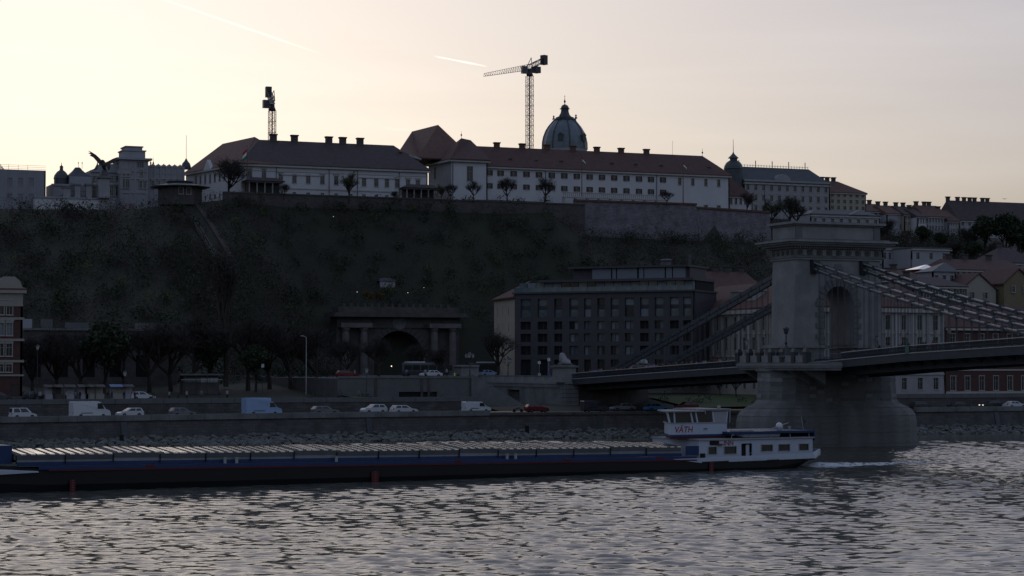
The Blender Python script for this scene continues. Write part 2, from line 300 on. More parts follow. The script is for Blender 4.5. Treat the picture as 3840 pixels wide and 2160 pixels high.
def wave_field(X, Yv):
    """height of the wind chop: many short sine waves, their strength varying in patches"""
    r_ = np.random.default_rng(42); h = np.zeros_like(X); th0 = HEAD + math.pi / 2
    def pat(sc, ph): return .5 + .25 * (np.sin(X / sc + ph + 1.7 * np.sin(Yv / (sc * 1.3) + ph)) + np.sin((Yv * 1.6 - X * .3) / sc * 1.1 + 2 * ph + 1.3 * np.sin(X / (sc * .8))))
    amp = .55 + .75 * pat(17.0, .7) * pat(41.0, 2.1)
    for k in range(26):                                           # wind chop, skewed so long gentle faces meet the camera and brighten the water
        lam = .9 * (5.0 ** r_.random()); th = HEAD + r_.normal(0, .55); ph = 2 * math.pi / lam * (math.sin(th) * X + math.cos(th) * Yv) + r_.uniform(0, 6.28)
        h += WAVE * lam / (2 * math.pi) * (np.sin(ph) - .42 * np.sin(2 * ph) + .20 * np.sin(3 * ph))
    for k in range(60):
        lam = .5 * (4.0 ** r_.random()); th = r_.uniform(0, 6.28); h += WAVE * .30 * lam / (2 * math.pi) * np.sin(2 * math.pi / lam * (math.sin(th) * X + math.cos(th) * Yv) + r_.uniform(0, 6.28))
    return h * amp
WAVE = .036
nf, nl = 760, 520
f_ = np.concatenate([np.linspace(100, 345, nf)]); u_ = np.linspace(-.34, .34, nl)
FF, UU = np.meshgrid(f_, u_, indexing='ij'); LL = FF * UU
XX = CAM[0] + FF * math.sin(HEAD) + LL * math.cos(HEAD); YY = CAM[1] + FF * math.cos(HEAD) - LL * math.sin(HEAD); ZZ = wave_field(XX, YY)
edge = np.minimum(np.minimum(np.arange(nf)[:, None], nf - 1 - np.arange(nf)[:, None]) / 12.0, np.minimum(np.arange(nl)[None], nl - 1 - np.arange(nl)[None]) / 8.0).clip(0, 1); ZZ = ZZ * edge
WV = np.stack([XX, YY, ZZ], -1).reshape(-1, 3); ii = (np.arange(nf - 1)[:, None] * nl + np.arange(nl - 1)[None]).reshape(-1)
WF = np.stack([ii, ii + 1, ii + nl + 1, ii + nl], 1); nv0 = len(WV)
c4 = [0, nl - 1, nf * nl - 1, (nf - 1) * nl]; outer = np.array([(-2500, -2500, 0), (2500, -2500, 0), (2500, 0, 0), (-2500, 0, 0)], float); 
o_r = [(CAM[0] + f0 * math.sin(HEAD) + f0 * s0 * math.cos(HEAD), CAM[1] + f0 * math.cos(HEAD) - f0 * s0 * math.sin(HEAD), 0.0) for f0, s0 in ((100, -.34), (100, .34), (345, .34), (345, -.34))]
allv = np.concatenate([WV, outer, np.array(o_r)]); O = nv0; I = nv0 + 4
quads = np.concatenate([WF, np.array([(O, O + 1, I + 1, I), (O + 1, O + 2, I + 2, I + 1), (O + 2, O + 3, I + 3, I + 2), (O + 3, O, I, I + 3)])])
wme = bpy.data.meshes.new('river'); wme.vertices.add(len(allv)); wme.vertices.foreach_set('co', allv.ravel()); nq = len(quads); wme.loops.add(nq * 4); wme.loops.foreach_set('vertex_index', quads.astype(np.int32).ravel()); wme.polygons.add(nq); wme.polygons.foreach_set('loop_start', np.arange(0, nq * 4, 4, dtype=np.int32)); wme.polygons.foreach_set('loop_total', np.full(nq, 4, dtype=np.int32)); wme.polygons.foreach_set('use_smooth', np.ones(nq, dtype=bool)); wme.materials.append(wm); wme.update(); wme.validate()
tag(put(bpy.data.objects.new('river', wme), None, (0, 0, 0)), kind='structure')
# --- lower quay
QE = [(-420, -92), (-200, -63), (-121, -51.5), (-82, -44), (-36, -37.5), (5, -39.5), (47, -43), (120, -41), (700, -20)]
def q_y(x): return lerp_tab(x, QE)
ZQ, ZU = 4.2, 6.5
rd = MB(); xs = [q[0] for q in QE]
for a, b in zip(QE[:-1], QE[1:]): rd.add([(a[0], a[1] + .5, ZQ), (b[0], b[1] + .5, ZQ), (b[0], -25, ZQ), (a[0], -25, ZQ)], [(0, 1, 2, 3)])
tag(obj('quay_road', rd, 'asphalt'), kind='structure')
lm = MB()
for k in range(60):
    x = -170 + k * 5.0; y = (q_y(x) - 25) / 2; lm.box(x, x + 2.4, y - .07, y + .07, ZQ + .004, ZQ + .008)
tag(obj('lane_marking', lm, 'flagw'), kind='structure')
def along(px_list): return px_list
def quay_piece(label, pts, coping):
    T = thing('quay_wall', label, 'wall', (pts[0][0], pts[0][1], 0), 0)
    for a, b in zip(pts[:-1], pts[1:]):
        fc = Fac(a, b)
        f = MB().add([(0, -1.2, -1.5), (fc.L, -1.2, -1.5), (fc.L, .6, -1.5), (0, .6, -1.5), (0, 0, ZQ - .35), (fc.L, 0, ZQ - .35), (fc.L, .6, ZQ - .35), (0, .6, ZQ - .35)], [(0, 3, 2, 1), (4, 5, 6, 7), (0, 1, 5, 4), (1, 2, 6, 5), (2, 3, 7, 6), (3, 0, 4, 7)])
        obj('wall_face', f, 'quay', T, fc.pos(0, 0, 0), fc.rz)
        nb = max(1, int(fc.L / 3.0))
        for k in range(nb):
            obj('coping_stone', MB().box(k * fc.L / nb + .02, (k + 1) * fc.L / nb - .02, -.30, .55, ZQ - .34, ZQ + .12 + (.42 if coping else 0)), 'stone2' if coping else 'darkstone', T, fc.pos(0, 0, 0), fc.rz)
        ns = int(fc.L / 26)
        for k in range(ns):
            s0 = (k + .5) * fc.L / ns; fb = MB().add([(s0 - .5, -1.42, -1.4), (s0 + .5, -1.42, -1.4), (s0 + .5, -.1, -1.4), (s0 - .5, -.1, -1.4), (s0 - .5, -.18, ZQ - .5), (s0 + .5, -.18, ZQ - .5), (s0 + .5, -.02, ZQ - .5), (s0 - .5, -.02, ZQ - .5)], [(0, 3, 2, 1), (4, 5, 6, 7), (0, 1, 5, 4), (1, 2, 6, 5), (2, 3, 7, 6), (3, 0, 4, 7)])
            obj('drain_channel', fb, 'metal', T, fc.pos(0, 0, 0), fc.rz)
quay_piece('dark stone quay wall with pale coping beneath the row of white vans', QE[0:5], True)
quay_piece('dark stone quay wall without raised coping under the bridge side span', QE[4:7], False)
quay_piece('dark stone quay wall right of the bridge pier', QE[6:9], True)
# --- riprap along the foot of the quay
def rocks(name, N, x0, x1, label):
    ico_v = []; t = (1 + 5 ** .5) / 2
    iv = np.array([(-1, t, 0), (1, t, 0), (-1, -t, 0), (1, -t, 0), (0, -1, t), (0, 1, t), (0, -1, -t), (0, 1, -t), (t, 0, -1), (t, 0, 1), (-t, 0, -1), (-t, 0, 1)]) / 1.9
    fi = np.array([(0, 11, 5), (0, 5, 1), (0, 1, 7), (0, 7, 10), (0, 10, 11), (1, 5, 9), (5, 11, 4), (11, 10, 2), (10, 7, 6), (7, 1, 8), (3, 9, 4), (3, 4, 2), (3, 2, 6), (3, 6, 8), (3, 8, 9), (4, 9, 5), (2, 4, 11), (6, 2, 10), (8, 6, 7), (9, 8, 1)])
    xs = rng.uniform(x0, x1, N); u = rng.uniform(0, 1, N) ** .8
    ys = np.array([q_y(x) for x in xs]) - 1.4 - u * 7.0; zs = 1.25 * (1 - u) - .05 + rng.normal(0, .12, N)
    r = rng.uniform(.22, .62, N)
    V = iv[None] * (r[:, None, None] * rng.uniform(.7, 1.3, (N, 12, 1)) * np.stack([rng.uniform(.8, 1.3, N), rng.uniform(.7, 1.1, N), rng.uniform(.5, .9, N)], 1)[:, None, :])
    V += np.stack([xs, ys, zs], 1)[:, None, :]
    Fi = fi[None] + (np.arange(N) * 12)[:, None, None]
    me = bpy.data.meshes.new(name); me.from_pydata(V.reshape(-1, 3).tolist(), [], Fi.reshape(-1, 3).tolist()); me.materials.append(M['rock'])
    tag(put(bpy.data.objects.new(name, me), None, (0, 0, 0)), label, 'rocks', kind='stuff')
rocks('riprap', 5200, -170, 130, 'heaped grey riprap stones along the foot of the quay wall')
# --- upper street, hill
Y0T = [(-500, 38), (-60, 40), (-38, 50), (-22, 113), (26, 113), (48, 108), (75, 60), (400, 60)]
Y1T = [(-500, 150), (-20, 147), (40, 150), (125, 153), (150, 205), (230, 260), (500, 260)]
ZTT = [(-500, 50), (-90, 51), (-60, 51.6), (-30, 55.5), (40, 57.5), (125, 57), (160, 57), (230, 59), (500, 60)]
ZBT = [(-500, 8), (-60, 9), (-30, 11), (-22, 20), (26, 20), (48, 16), (80, 9), (400, 9)]
def hill_z(x, y):
    y0, y1, zt, zb = lerp_tab(x, Y0T), lerp_tab(x, Y1T), lerp_tab(x, ZTT), lerp_tab(x, ZBT)
    if y < 152.5 + max(0.0, min(x, 126) - 102.3) * .345 + max(0.0, x - 126) * 2.2: zt -= 9.0 * lerp_tab(x, [(56, 0), (66, 1), (136, 1), (150, 0)])
    t = (y - y0) / (y1 - y0)
    if t <= 0:
        k = max(0.0, min(1.0, (y - (y0 - 45)) / 45.0)); base = ZU + (zb - ZU) * k
        if -22 < x < 26: base = min(base, 9.6)
        return base
    if t >= 1: return zt - max(0, y - 420) * .05
    t = t * 1.0
    return zb + (zt - zb) * (t * .82 + .18 * t * t * (3 - 2 * t)) + .5 * math.sin(x * .13 + y * .09) * math.sin(math.pi * t)
gx = np.unique(np.concatenate([np.linspace(-1200, -150, 12), np.arange(-150, 331, 5.0), np.linspace(340, 1500, 12)]))
gy = np.unique(np.concatenate([np.arange(-24.8, 280, 4.0), np.linspace(285, 1500, 14)]))
GV = []; GF = []
for j, y in enumerate(gy):
    for i, x in enumerate(gx):
        z = hill_z(x, y)
        if -40 < x < 32 and y < 4: z = min(z, ZQ + .02 + max(0, (y + 24.8)) * .10)
        if -31 < x < 9 and y < 40: z = min(z, 4.9)
        if -56 < x < -26 and -8 < y < 112: z = min(z, 9.3)
        if -26 <= x < 32 and 36 < y < 112: z = min(z, 9.3)
        GV.append((x, y, z))
nx = len(gx)
GF = [(j * nx + i, j * nx + i + 1, (j + 1) * nx + i + 1, (j + 1) * nx + i) for j in range(len(gy) - 1) for i in range(nx - 1)]
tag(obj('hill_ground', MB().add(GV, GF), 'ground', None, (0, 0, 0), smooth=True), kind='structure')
def on_hill(px, py):
    d = ray(px, py); t = 330.0
    while t < 1500:
        q = CV + d * t
        if q.y > -24 and hill_z(q.x, q.y) >= q.z: return q
        t += .5
    return CV + d * 560
st = MB().box(-700, -54, -24.6, 14, ZU - .3, ZU + .02).box(33, 900, -24.6, -2, ZU - .3, ZU + .02)
tag(obj('upper_street', st, 'asphalt'), kind='structure')
pv = MB().box(-700, -54, -24.5, -21.5, ZU - .2, ZU + .15).box(33, 900, -24.5, -22, ZU - .2, ZU + .15)
tag(obj('pavement', pv, 'paving'), kind='structure')
def retaining(label, x0, x1):
    T = thing('retaining_wall', label, 'wall', (x0, -25, ZQ)); fc = Fac((x0, -25.4), (x1, -25.4))
    obj('wall_face', MB().box(0, fc.L, 0, .6, 0, 1.9), 'quay', T, fc.pos(0, 0, ZQ)); k = int(fc.L / 4)
    for i in range(k): obj('parapet_panel', MB().box(i * fc.L / k + .03, (i + 1) * fc.L / k - .03, -.12, .5, 1.9, 2.72), 'concrete', T, fc.pos(0, 0, ZQ))
retaining('low retaining wall with pale parapet behind the white vans', -200, -33)
retaining('low retaining wall with pale parapet in front of the red brick building', 33, 150)
# --- the square in front of the tunnel
sq = MB().prism([(-54, -8), (-28, -8), (-28, 39), (30, 39), (30, 111), (-54, 111)], 4.0, 10.1)
tag(obj('square', sq, 'paving'), kind='structure')
ap = MB().box(-7.3, 7.3, -7, 39, 9.0, 9.75).box(-5, 5, 39.02, 108, 9.9, 10.104); tag(obj('bridge_road', ap, 'asphalt'), kind='structure')
T = thing('square_wall', 'plain concrete wall of the square with a dark garage opening', 'wall', (-41, -8, 5)); fc = Fac((-54, -8.4), (-28.2, -8.4))
h0, h1 = fc.sp(1497), fc.sp(1640)
fc.wall(T, 4.6, 10.15, [(h0, h1, 4.6, 7.6)], 'concrete', t=.39)
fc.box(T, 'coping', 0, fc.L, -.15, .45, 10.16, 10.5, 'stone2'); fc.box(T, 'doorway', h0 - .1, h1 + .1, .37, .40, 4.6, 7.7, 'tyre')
for px in (1410, 1582, 1608): fc.box(T, 'pilaster', fc.sp(px) - .25, fc.sp(px) + .25, -.12, -.002, 4.6, 10.1, 'darkstone')
T = thing('staircase', 'stone staircase going down from the square beside the bridge abutment', 'stairs', (-24, -8, 5))
for k in range(22):
    x = -28 + k * .42; z = 10.1 - k * .235
    obj('step', MB().box(x, x + .42, -8.3, -4.2, 4.5, z), 'stone', T)
obj('side_wall', MB().add([(-28, -8.9, 4.5), (-18, -8.9, 4.5), (-18, -8.9, 5.4), (-28, -8.9, 11.0), (-28, -8.35, 4.5), (-18, -8.35, 4.5), (-18, -8.35, 5.4), (-28, -8.35, 11.0)], [(0, 1, 2, 3), (7, 6, 5, 4), (3, 2, 6, 7), (0, 4, 5, 1), (1, 5, 6, 2), (0, 3, 7, 4)]), 'stone2', T)
# ================================================================ wood on the hillside
def cards(N, cen, rad, size, name, m, label, cat, thin=1.0, parent=None):
    """many small leaf-sized faces; cen (k,3), rad (k,3): N faces per clump"""
    k = len(cen); d = rng.normal(size=(k, N, 3)); d /= np.linalg.norm(d, axis=2, keepdims=True); d *= rng.uniform(.25, 1, (k, N, 1)) ** .6
    lump = 1 + .35 * np.sin(d[..., :1] * 5 + cen[:, None, :1]) * np.cos(d[..., 2:] * 4 + cen[:, None, 1:2])
    c = (cen[:, None, :] + d * rad[:, None, :] * lump).reshape(-1, 3); n_ = len(c)
    a = rng.normal(size=(n_, 3)); a /= np.linalg.norm(a, axis=1, keepdims=True); b = rng.normal(size=(n_, 3)); b -= (a * b).sum(1, keepdims=True) * a; b /= np.linalg.norm(b, axis=1, keepdims=True)
    s = rng.uniform(.6, 1.4, (n_, 1)) * size; V = np.stack([c + a * s, c + b * s * thin, c - a * s, c - b * s * thin], 1).reshape(-1, 3)
    me = bpy.data.meshes.new(name); me.vertices.add(n_ * 4); me.vertices.foreach_set('co', V.ravel()); me.loops.add(n_ * 4); me.loops.foreach_set('vertex_index', np.arange(n_ * 4, dtype=np.int32))
    me.polygons.add(n_); me.polygons.foreach_set('loop_start', np.arange(0, n_ * 4, 4, dtype=np.int32)); me.polygons.foreach_set('loop_total', np.full(n_, 4, dtype=np.int32)); me.materials.append(M[m]); me.update(); me.validate()
    if parent is False: return me
    o = put(bpy.data.objects.new(name, me), parent, (0, 0, 0)); 
    if parent is None: tag(o, label, cat, kind='stuff')
    return o
def slope_pts(N, seed, keep=lambda x, y, z: True):
    r2 = np.random.default_rng(seed); out = []
    while len(out) < N:
        x, y = r2.uniform(-140, 260), r2.uniform(36, 255); y0, y1 = lerp_tab(x, Y0T), lerp_tab(x, Y1T)
        if not (y0 - 8 < y < y1 - 2): continue
        if abs(x + 45) < 2.2 and y > 112: continue                 # the funicular cutting
        if -20 < x < 20 and y < 116: continue
        if x > 150 and y < 120 and r2.random() < .75: continue
        z = hill_z(x, y)
        if keep(x, y, z): out.append((x, y, z))
    return np.array(out)
P1 = slope_pts(3600, 11); r1 = rng.uniform(1.6, 3.4, (len(P1), 1)) * np.array([[1, 1, 1.1]])
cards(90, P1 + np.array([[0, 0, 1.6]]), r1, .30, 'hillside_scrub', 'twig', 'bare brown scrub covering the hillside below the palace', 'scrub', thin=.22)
P2 = slope_pts(1300, 12); r2_ = rng.uniform(1.6, 3.0, (len(P2), 1)) * np.array([[1, 1, .9]])
cards(110, P2 + np.array([[0, 0, 1.2]]), r2_, .26, 'hillside_evergreens', 'leafd', 'dark green bushes among the bare scrub on the hillside', 'bushes', thin=.6)
P3 = slope_pts(90, 13); r3_ = rng.uniform(1.4, 2.6, (len(P3), 1)) * np.array([[1, 1, .8]])
cards(120, P3 + np.array([[0, 0, 1.6]]), r3_, .22, 'hillside_spring_bushes', 'leafy', 'few lighter green spring bushes scattered over the hillside', 'bushes', thin=.7)
P4 = np.array([(x, rng.uniform(-23, -9), 5.2) for x in rng.uniform(-60, 30, 40)]); P4[:, 2] = [5.0 + max(0, y + 24) * .1 for y in P4[:, 1]]
P4 = P4[[not (-31 < x < 9) for x in P4[:, 0]]]
cards(90, P4, np.full((len(P4), 3), 1.3), .16, 'street_shrubs', 'leafd', 'low dark shrubs on the grassy bank beside the square', 'bushes', thin=.6)
gb = MB().add([(-54, -24.5, 6.53), (-28.5, -24.5, 4.7), (-28.5, -8.6, 5.2), (-54, -8.6, 7.2)], [(0, 1, 2, 3)]).add([(10, -24.5, 4.6), (33, -24.5, 4.9), (33, -6, 6.6), (10, -6, 6.4)], [(0, 1, 2, 3)])
tag(obj('grass_bank', gb, 'grass'), kind='structure')
# ================================================================ BRIDGE
def skin_mesh(name, V, E, R, m, sub=1, split=None):
    me = bpy.data.meshes.new(name + '_cage'); me.from_pydata([tuple(v) for v in V], E, []); o = bpy.data.objects.new(name + '_cage', me); SC.collection.objects.link(o)
    o.modifiers.new('skin', 'SKIN').use_smooth_shade = True
    sv = me.skin_vertices[0].data
    for i, r in enumerate(R): sv[i].radius = (r, r) if not isinstance(r, tuple) else r
    sv[0].use_root = True
    s = o.modifiers.new('sub', 'SUBSURF'); s.levels = sub; s.render_levels = sub
    dg = bpy.context.evaluated_depsgraph_get(); out = bpy.data.meshes.new_from_object(o.evaluated_get(dg)); out.name = name
    bpy.data.objects.remove(o); bpy.data.meshes.remove(me); out.materials.clear()
    for k in (m if isinstance(m, list) else [m]): out.materials.append(M[k] if isinstance(k, str) else k)
    if split:
        for p_ in out.polygons: p_.material_index = split(p_.center)
    return out
def stadium(a, b, n=9):
    pts = [((a - b) + b * math.cos(t), b * math.sin(t)) for t in np.linspace(-math.pi / 2, math.pi / 2, n)]
    return pts + [(-x, -y) for x, y in pts]
TY = -89.5
TW = thing('bridge_tower', 'pale stone bridge tower with arched gateway rising from its river pier', 'bridge tower', (0, TY, 0))
za = -1.2; k = 0
AT = [(-2, 15.5), (0, 15.4), (4.3, 15.25), (5.1, 14.9), (5.8, 14.2), (6.3, 13.2), (6.7, 12.1), (6.95, 11.8), (12, 11.55)]; BT = [(-2, 6.9), (0, 6.8), (4.3, 6.7), (5.1, 6.5), (5.8, 6.1), (6.3, 5.7), (6.95, 5.3), (12, 5.2)]
while za < 11.0:
    zb = za + (.85 if za < 4.2 else .62); j = random.uniform(-.04, .04)
    lo = [(x, y + TY) for x, y in stadium(lerp_tab(za, AT) + j, lerp_tab(za, BT) + j)]; hi = [(x, y + TY) for x, y in stadium(lerp_tab(zb, AT) + j, lerp_tab(zb, BT) + j)]
    mid = [(x * .9975, TY + (y - TY) * .995) for x, y in hi]
    c = MB().prism(lo, za, zb - .05, hi); c.prism(mid, zb - .051, zb + .002)
    obj('stone_course', c, 'stone2', TW); za = zb; k += 1
for zc0 in np.arange(6.9, 10.9, .62):
    P_ = stadium(lerp_tab(zc0 + .3, AT) + .05, lerp_tab(zc0 + .3, BT) + .05, 9); P_ = P_ + [P_[0]]
    for (ax, ay), (bx, by) in zip(P_[:-1], P_[1:]):
        if (ay + by) / 2 > 2.5: continue                          # faces turned to the bank are out of sight
        Ls = math.hypot(bx - ax, by - ay); nb = max(1, round(Ls / 1.5))
        for i in range(nb):
            if random.random() < .45: continue
            f0, f1 = i / nb + .01, (i + 1) / nb - .01; x0, y0, x1, y1 = ax + (bx - ax) * f0, ay + (by - ay) * f0, ax + (bx - ax) * f1, ay + (by - ay) * f1; kk = .985
            obj('stone_block', MB().prism([(x0 * kk, TY + y0 * kk), (x0, TY + y0), (x1, TY + y1), (x1 * kk, TY + y1 * kk)], zc0 + .02, zc0 + .55), random.choice(['stone', 'stone2', 'stone', 'concrete']), TW)
obj('pier_cap', MB().prism([(x, y + TY) for x, y in stadium(11.9, 5.8)], za, za + .5), 'stone2', TW)
# base of the tower with its courses, both legs beside the arch
for lx0, lx1 in ((-8.7, -2.9), (2.9, 8.7)):
    for i in range(4):
        obj('plinth_stone', MB().box(lx0 + .03 * i, lx1 - .03 * i, TY - 4.2, TY + 4.2, 11.9 + i * .82, 11.9 + i * .82 + .77), 'stone2', TW)
    obj('plinth_moulding', MB().box(lx0 - .25, lx1 + .2, TY - 4.55, TY + 4.55, 15.18, 15.62), 'stone', TW)
zs, zc = 21.9, 24.8; hw = 2.55
arc = [(hw * math.cos(t), zs + hw * 1.12 * math.sin(t)) for t in np.linspace(math.pi, 0, 15)]
shaft = [(-8.0, 15.62), (-hw, 15.62)] + arc + [(hw, 15.62), (8.0, 15.62), (7.62, 28.75), (-7.62, 28.75)]
obj('tower_shaft', MB().exty(shaft, TY - 3.45, TY + 3.45), 'stone', TW)

for sgn in (-1, 1):
    for i in range(8):
        w = 1.5 if i % 2 else .95; z0 = 15.75 + i * .84; a, b = (hw + .03, hw + w) if sgn > 0 else (-hw - w, -hw - .03)
        obj('quoin_block', MB().box(a, b, TY - 3.62, TY - 3.44, z0, z0 + .74), 'stone2', TW)
nv = 13
for i in range(nv):
    t0, t1 = math.pi * i / nv + .015, math.pi * (i + 1) / nv - .015; r2 = hw + (1.35 if i % 2 == 0 else 1.0) + (.25 if i == 6 else 0)
    q = [(r * math.cos(t), zs + r * 1.10 * math.sin(t)) for r, t in ((hw + .03, t0), (r2, t0), (r2, t1), (hw + .03, t1))]
    obj('voussoir', MB().exty(q, TY - 3.60, TY - 3.44), 'stone2', TW)
obj('coat_of_arms', MB().exty([(-.75, 26.2), (.75, 26.2), (.9, 27.3), (.45, 28.2), (-.45, 28.2), (-.9, 27.3)], TY - 3.66, TY - 3.44).exty([(-.45, 26.5), (.45, 26.5), (.5, 27.2), (0, 27.9), (-.5, 27.2)], TY - 3.74, TY - 3.66), 'stone2', TW)
def ring(nm, hx, hy, z0, z1, m='stone'): return obj(nm, MB().box(-hx, hx, TY - hy, TY + hy, z0, z1), m, TW)
ring('architrave', 7.85, 3.70, 28.752, 29.05); ring('architrave', 7.98, 3.84, 29.052, 29.28, 'stone2'); ring('frieze', 7.80, 3.62, 29.282, 30.45, 'stone2')
md = MB().lathe([(.34, 0), (.40, .05), (.40, .10), (.22, .14)], n=12).mesh('medallion', 'darkstone')
for i in range(9):
    o = inst('medallion', md, TW, (-6.9 + i * 1.72, TY - 3.62, 29.85)); o.rotation_euler = (math.pi / 2, 0, 0)
for i in range(5):
    o = inst('medallion', md, TW, (-7.8, TY - 2.9 + i * 1.45, 29.85)); o.rotation_euler = (0, -math.pi / 2, 0)
for i in range(8):
    obj('frieze_panel', MB().box(-6.04 + i * 1.72 - .30, -6.04 + i * 1.72 + .30, TY - 3.70, TY - 3.61, 29.40, 30.35), 'stone', TW)
dn = MB()
for i in range(40): x = -8.0 + i * .41; dn.box(x, x + .22, TY - 4.15, TY - 3.6, 30.47, 30.80)
for i in range(19): y = TY - 3.7 + i * .41; dn.box(-8.35, -7.8, y, y + .22, 30.47, 30.80)
obj('dentil_course', dn, 'stone', TW)
ring('cornice', 8.05, 3.85, 30.452, 30.82, 'stone2'); ring('cornice', 8.9, 4.7, 30.822, 31.10); ring('cornice', 9.35, 5.15, 31.102, 31.42, 'stone2'); ring('cornice', 9.65, 5.45, 31.422, 31.72); ring('cornice', 8.7, 4.5, 31.722, 31.98, 'stone2')
ring('attic', 7.62, 3.45, 31.982, 34.0, 'stone'); ring('attic_cornice', 7.95, 3.8, 34.002, 34.25, 'stone2'); ring('attic_cornice', 8.3, 4.15, 34.252, 34.62)
for x in (-7.0, 7.0): obj('attic_pilaster', MB().box(x - .55, x + .55, TY - 3.62, TY - 3.4, 32.0, 34.0), 'stone2', TW)
# --- deck
DZ = [(-300, 14.6), (-190, 15.5), (-150, 14.95), (-123, 14.1), (-100, 12.95), (-80, 12.35), (-45, 11.15), (-7, 9.75), (40, 9.75)]
def dz(y): return lerp_tab(y, DZ)
BR = thing('suspension_bridge', 'iron chain suspension bridge with dark deck and lattice railing', 'bridge', (0, -120, 0))
ys = [-215] + [y for y in range(-208, -9, 4)] + [-8.6]
def strip(nm, x0, x1, ha, hb, m, y_lo=-215, y_hi=-8.6):
    mb = MB(); yy = [y for y in ys if y_lo <= y <= y_hi]
    for a, b in zip(yy[:-1], yy[1:]):
        mb.add([(x0, a, dz(a) + ha), (x1, a, dz(a) + ha), (x1, b, dz(b) + ha), (x0, b, dz(b) + ha), (x0, a, dz(a) + hb), (x1, a, dz(a) + hb), (x1, b, dz(b) + hb), (x0, b, dz(b) + hb)],
               [(0, 3, 2, 1), (4, 5, 6, 7), (0, 1, 5, 4), (1, 2, 6, 5), (2, 3, 7, 6), (3, 0, 4, 7)])
    return obj(nm, mb, m, BR)
strip('deck_slab', -7.3, 7.3, -.45, -.05, 'deck')
for x in (-7.45, 7.25): strip('edge_girder', x, x + .2, -1.05, .02, 'deck')
for x in (-7.55, 7.25): strip('edge_trim', x, x + .3, .022, .13, 'rail')  # highlight line along the deck edge, put into the pale colour
for x in (-4.9, 4.3): strip('stiffening_truss', x, x + .6, -2.1, -.46, 'deck')
for x in (-4.7, 4.5): strip('carriageway_fence', x, x + .12, .45, .62, 'deck'); strip('kerb', x - .1, x + .25, -.05, .12, 'concrete')
fb = MB()
for i in range(114):
    y = -213 + i * 1.8
    obj('floor_beam', MB().add([(-7.2, y, dz(y) - .95), (7.2, y, dz(y) - .95), (4, y, dz(y) - 1.9), (-4, y, dz(y) - 1.9), (-7.2, y + .25, dz(y) - .95), (7.2, y + .25, dz(y) - .95), (4, y + .25, dz(y) - 1.9), (-4, y + .25, dz(y) - 1.9), (-7.2, y, dz(y) - .46), (7.2, y, dz(y) - .46), (7.2, y + .25, dz(y) - .46), (-7.2, y + .25, dz(y) - .46)],
        [(0, 3, 2, 1), (4, 5, 6, 7), (0, 1, 9, 8), (4, 11, 10, 5), (3, 7, 6, 2), (1, 2, 6, 5), (0, 4, 7, 3), (8, 9, 10, 11), (1, 5, 10, 9), (0, 8, 11, 4)]), 'deck', BR) if i % 2 == 0 else None
rp = MB(); rp.cur = 1; rp.box(-.07, .07, -.9, .9, 1.08, 1.20); rp.cur = 0; rp.box(-.03, .03, -.9, .9, .10, .18); rp.box(-.06, .06, -.93, -.87, .0, 1.16)
for i in range(9):
    y = -.8 + i * .2; rp.tube((0, y, .18), (0, y + .2, 1.1), .034, n=3); rp.tube((0, y + .2, .18), (0, y, 1.1), .034, n=3); rp.ball((0, y + .1, .64), .07, 5, 3)
rp.box(-.025, .025, -.87, .9, .60, .66)
rpm = rp.mesh('railing_panel', ['deck', 'rail'])
for x in (-7.4, 7.4):
    y = -9.6
    while y > -214:
        if not (-106.4 < y < -78.2):
            o = inst('railing_panel', rpm, BR, (x, y, dz(y))); sl_ = (dz(y + .9) - dz(y - .9)) / 1.8; o.rotation_euler = (math.atan(sl_), 0, 0)
        y -= 1.8
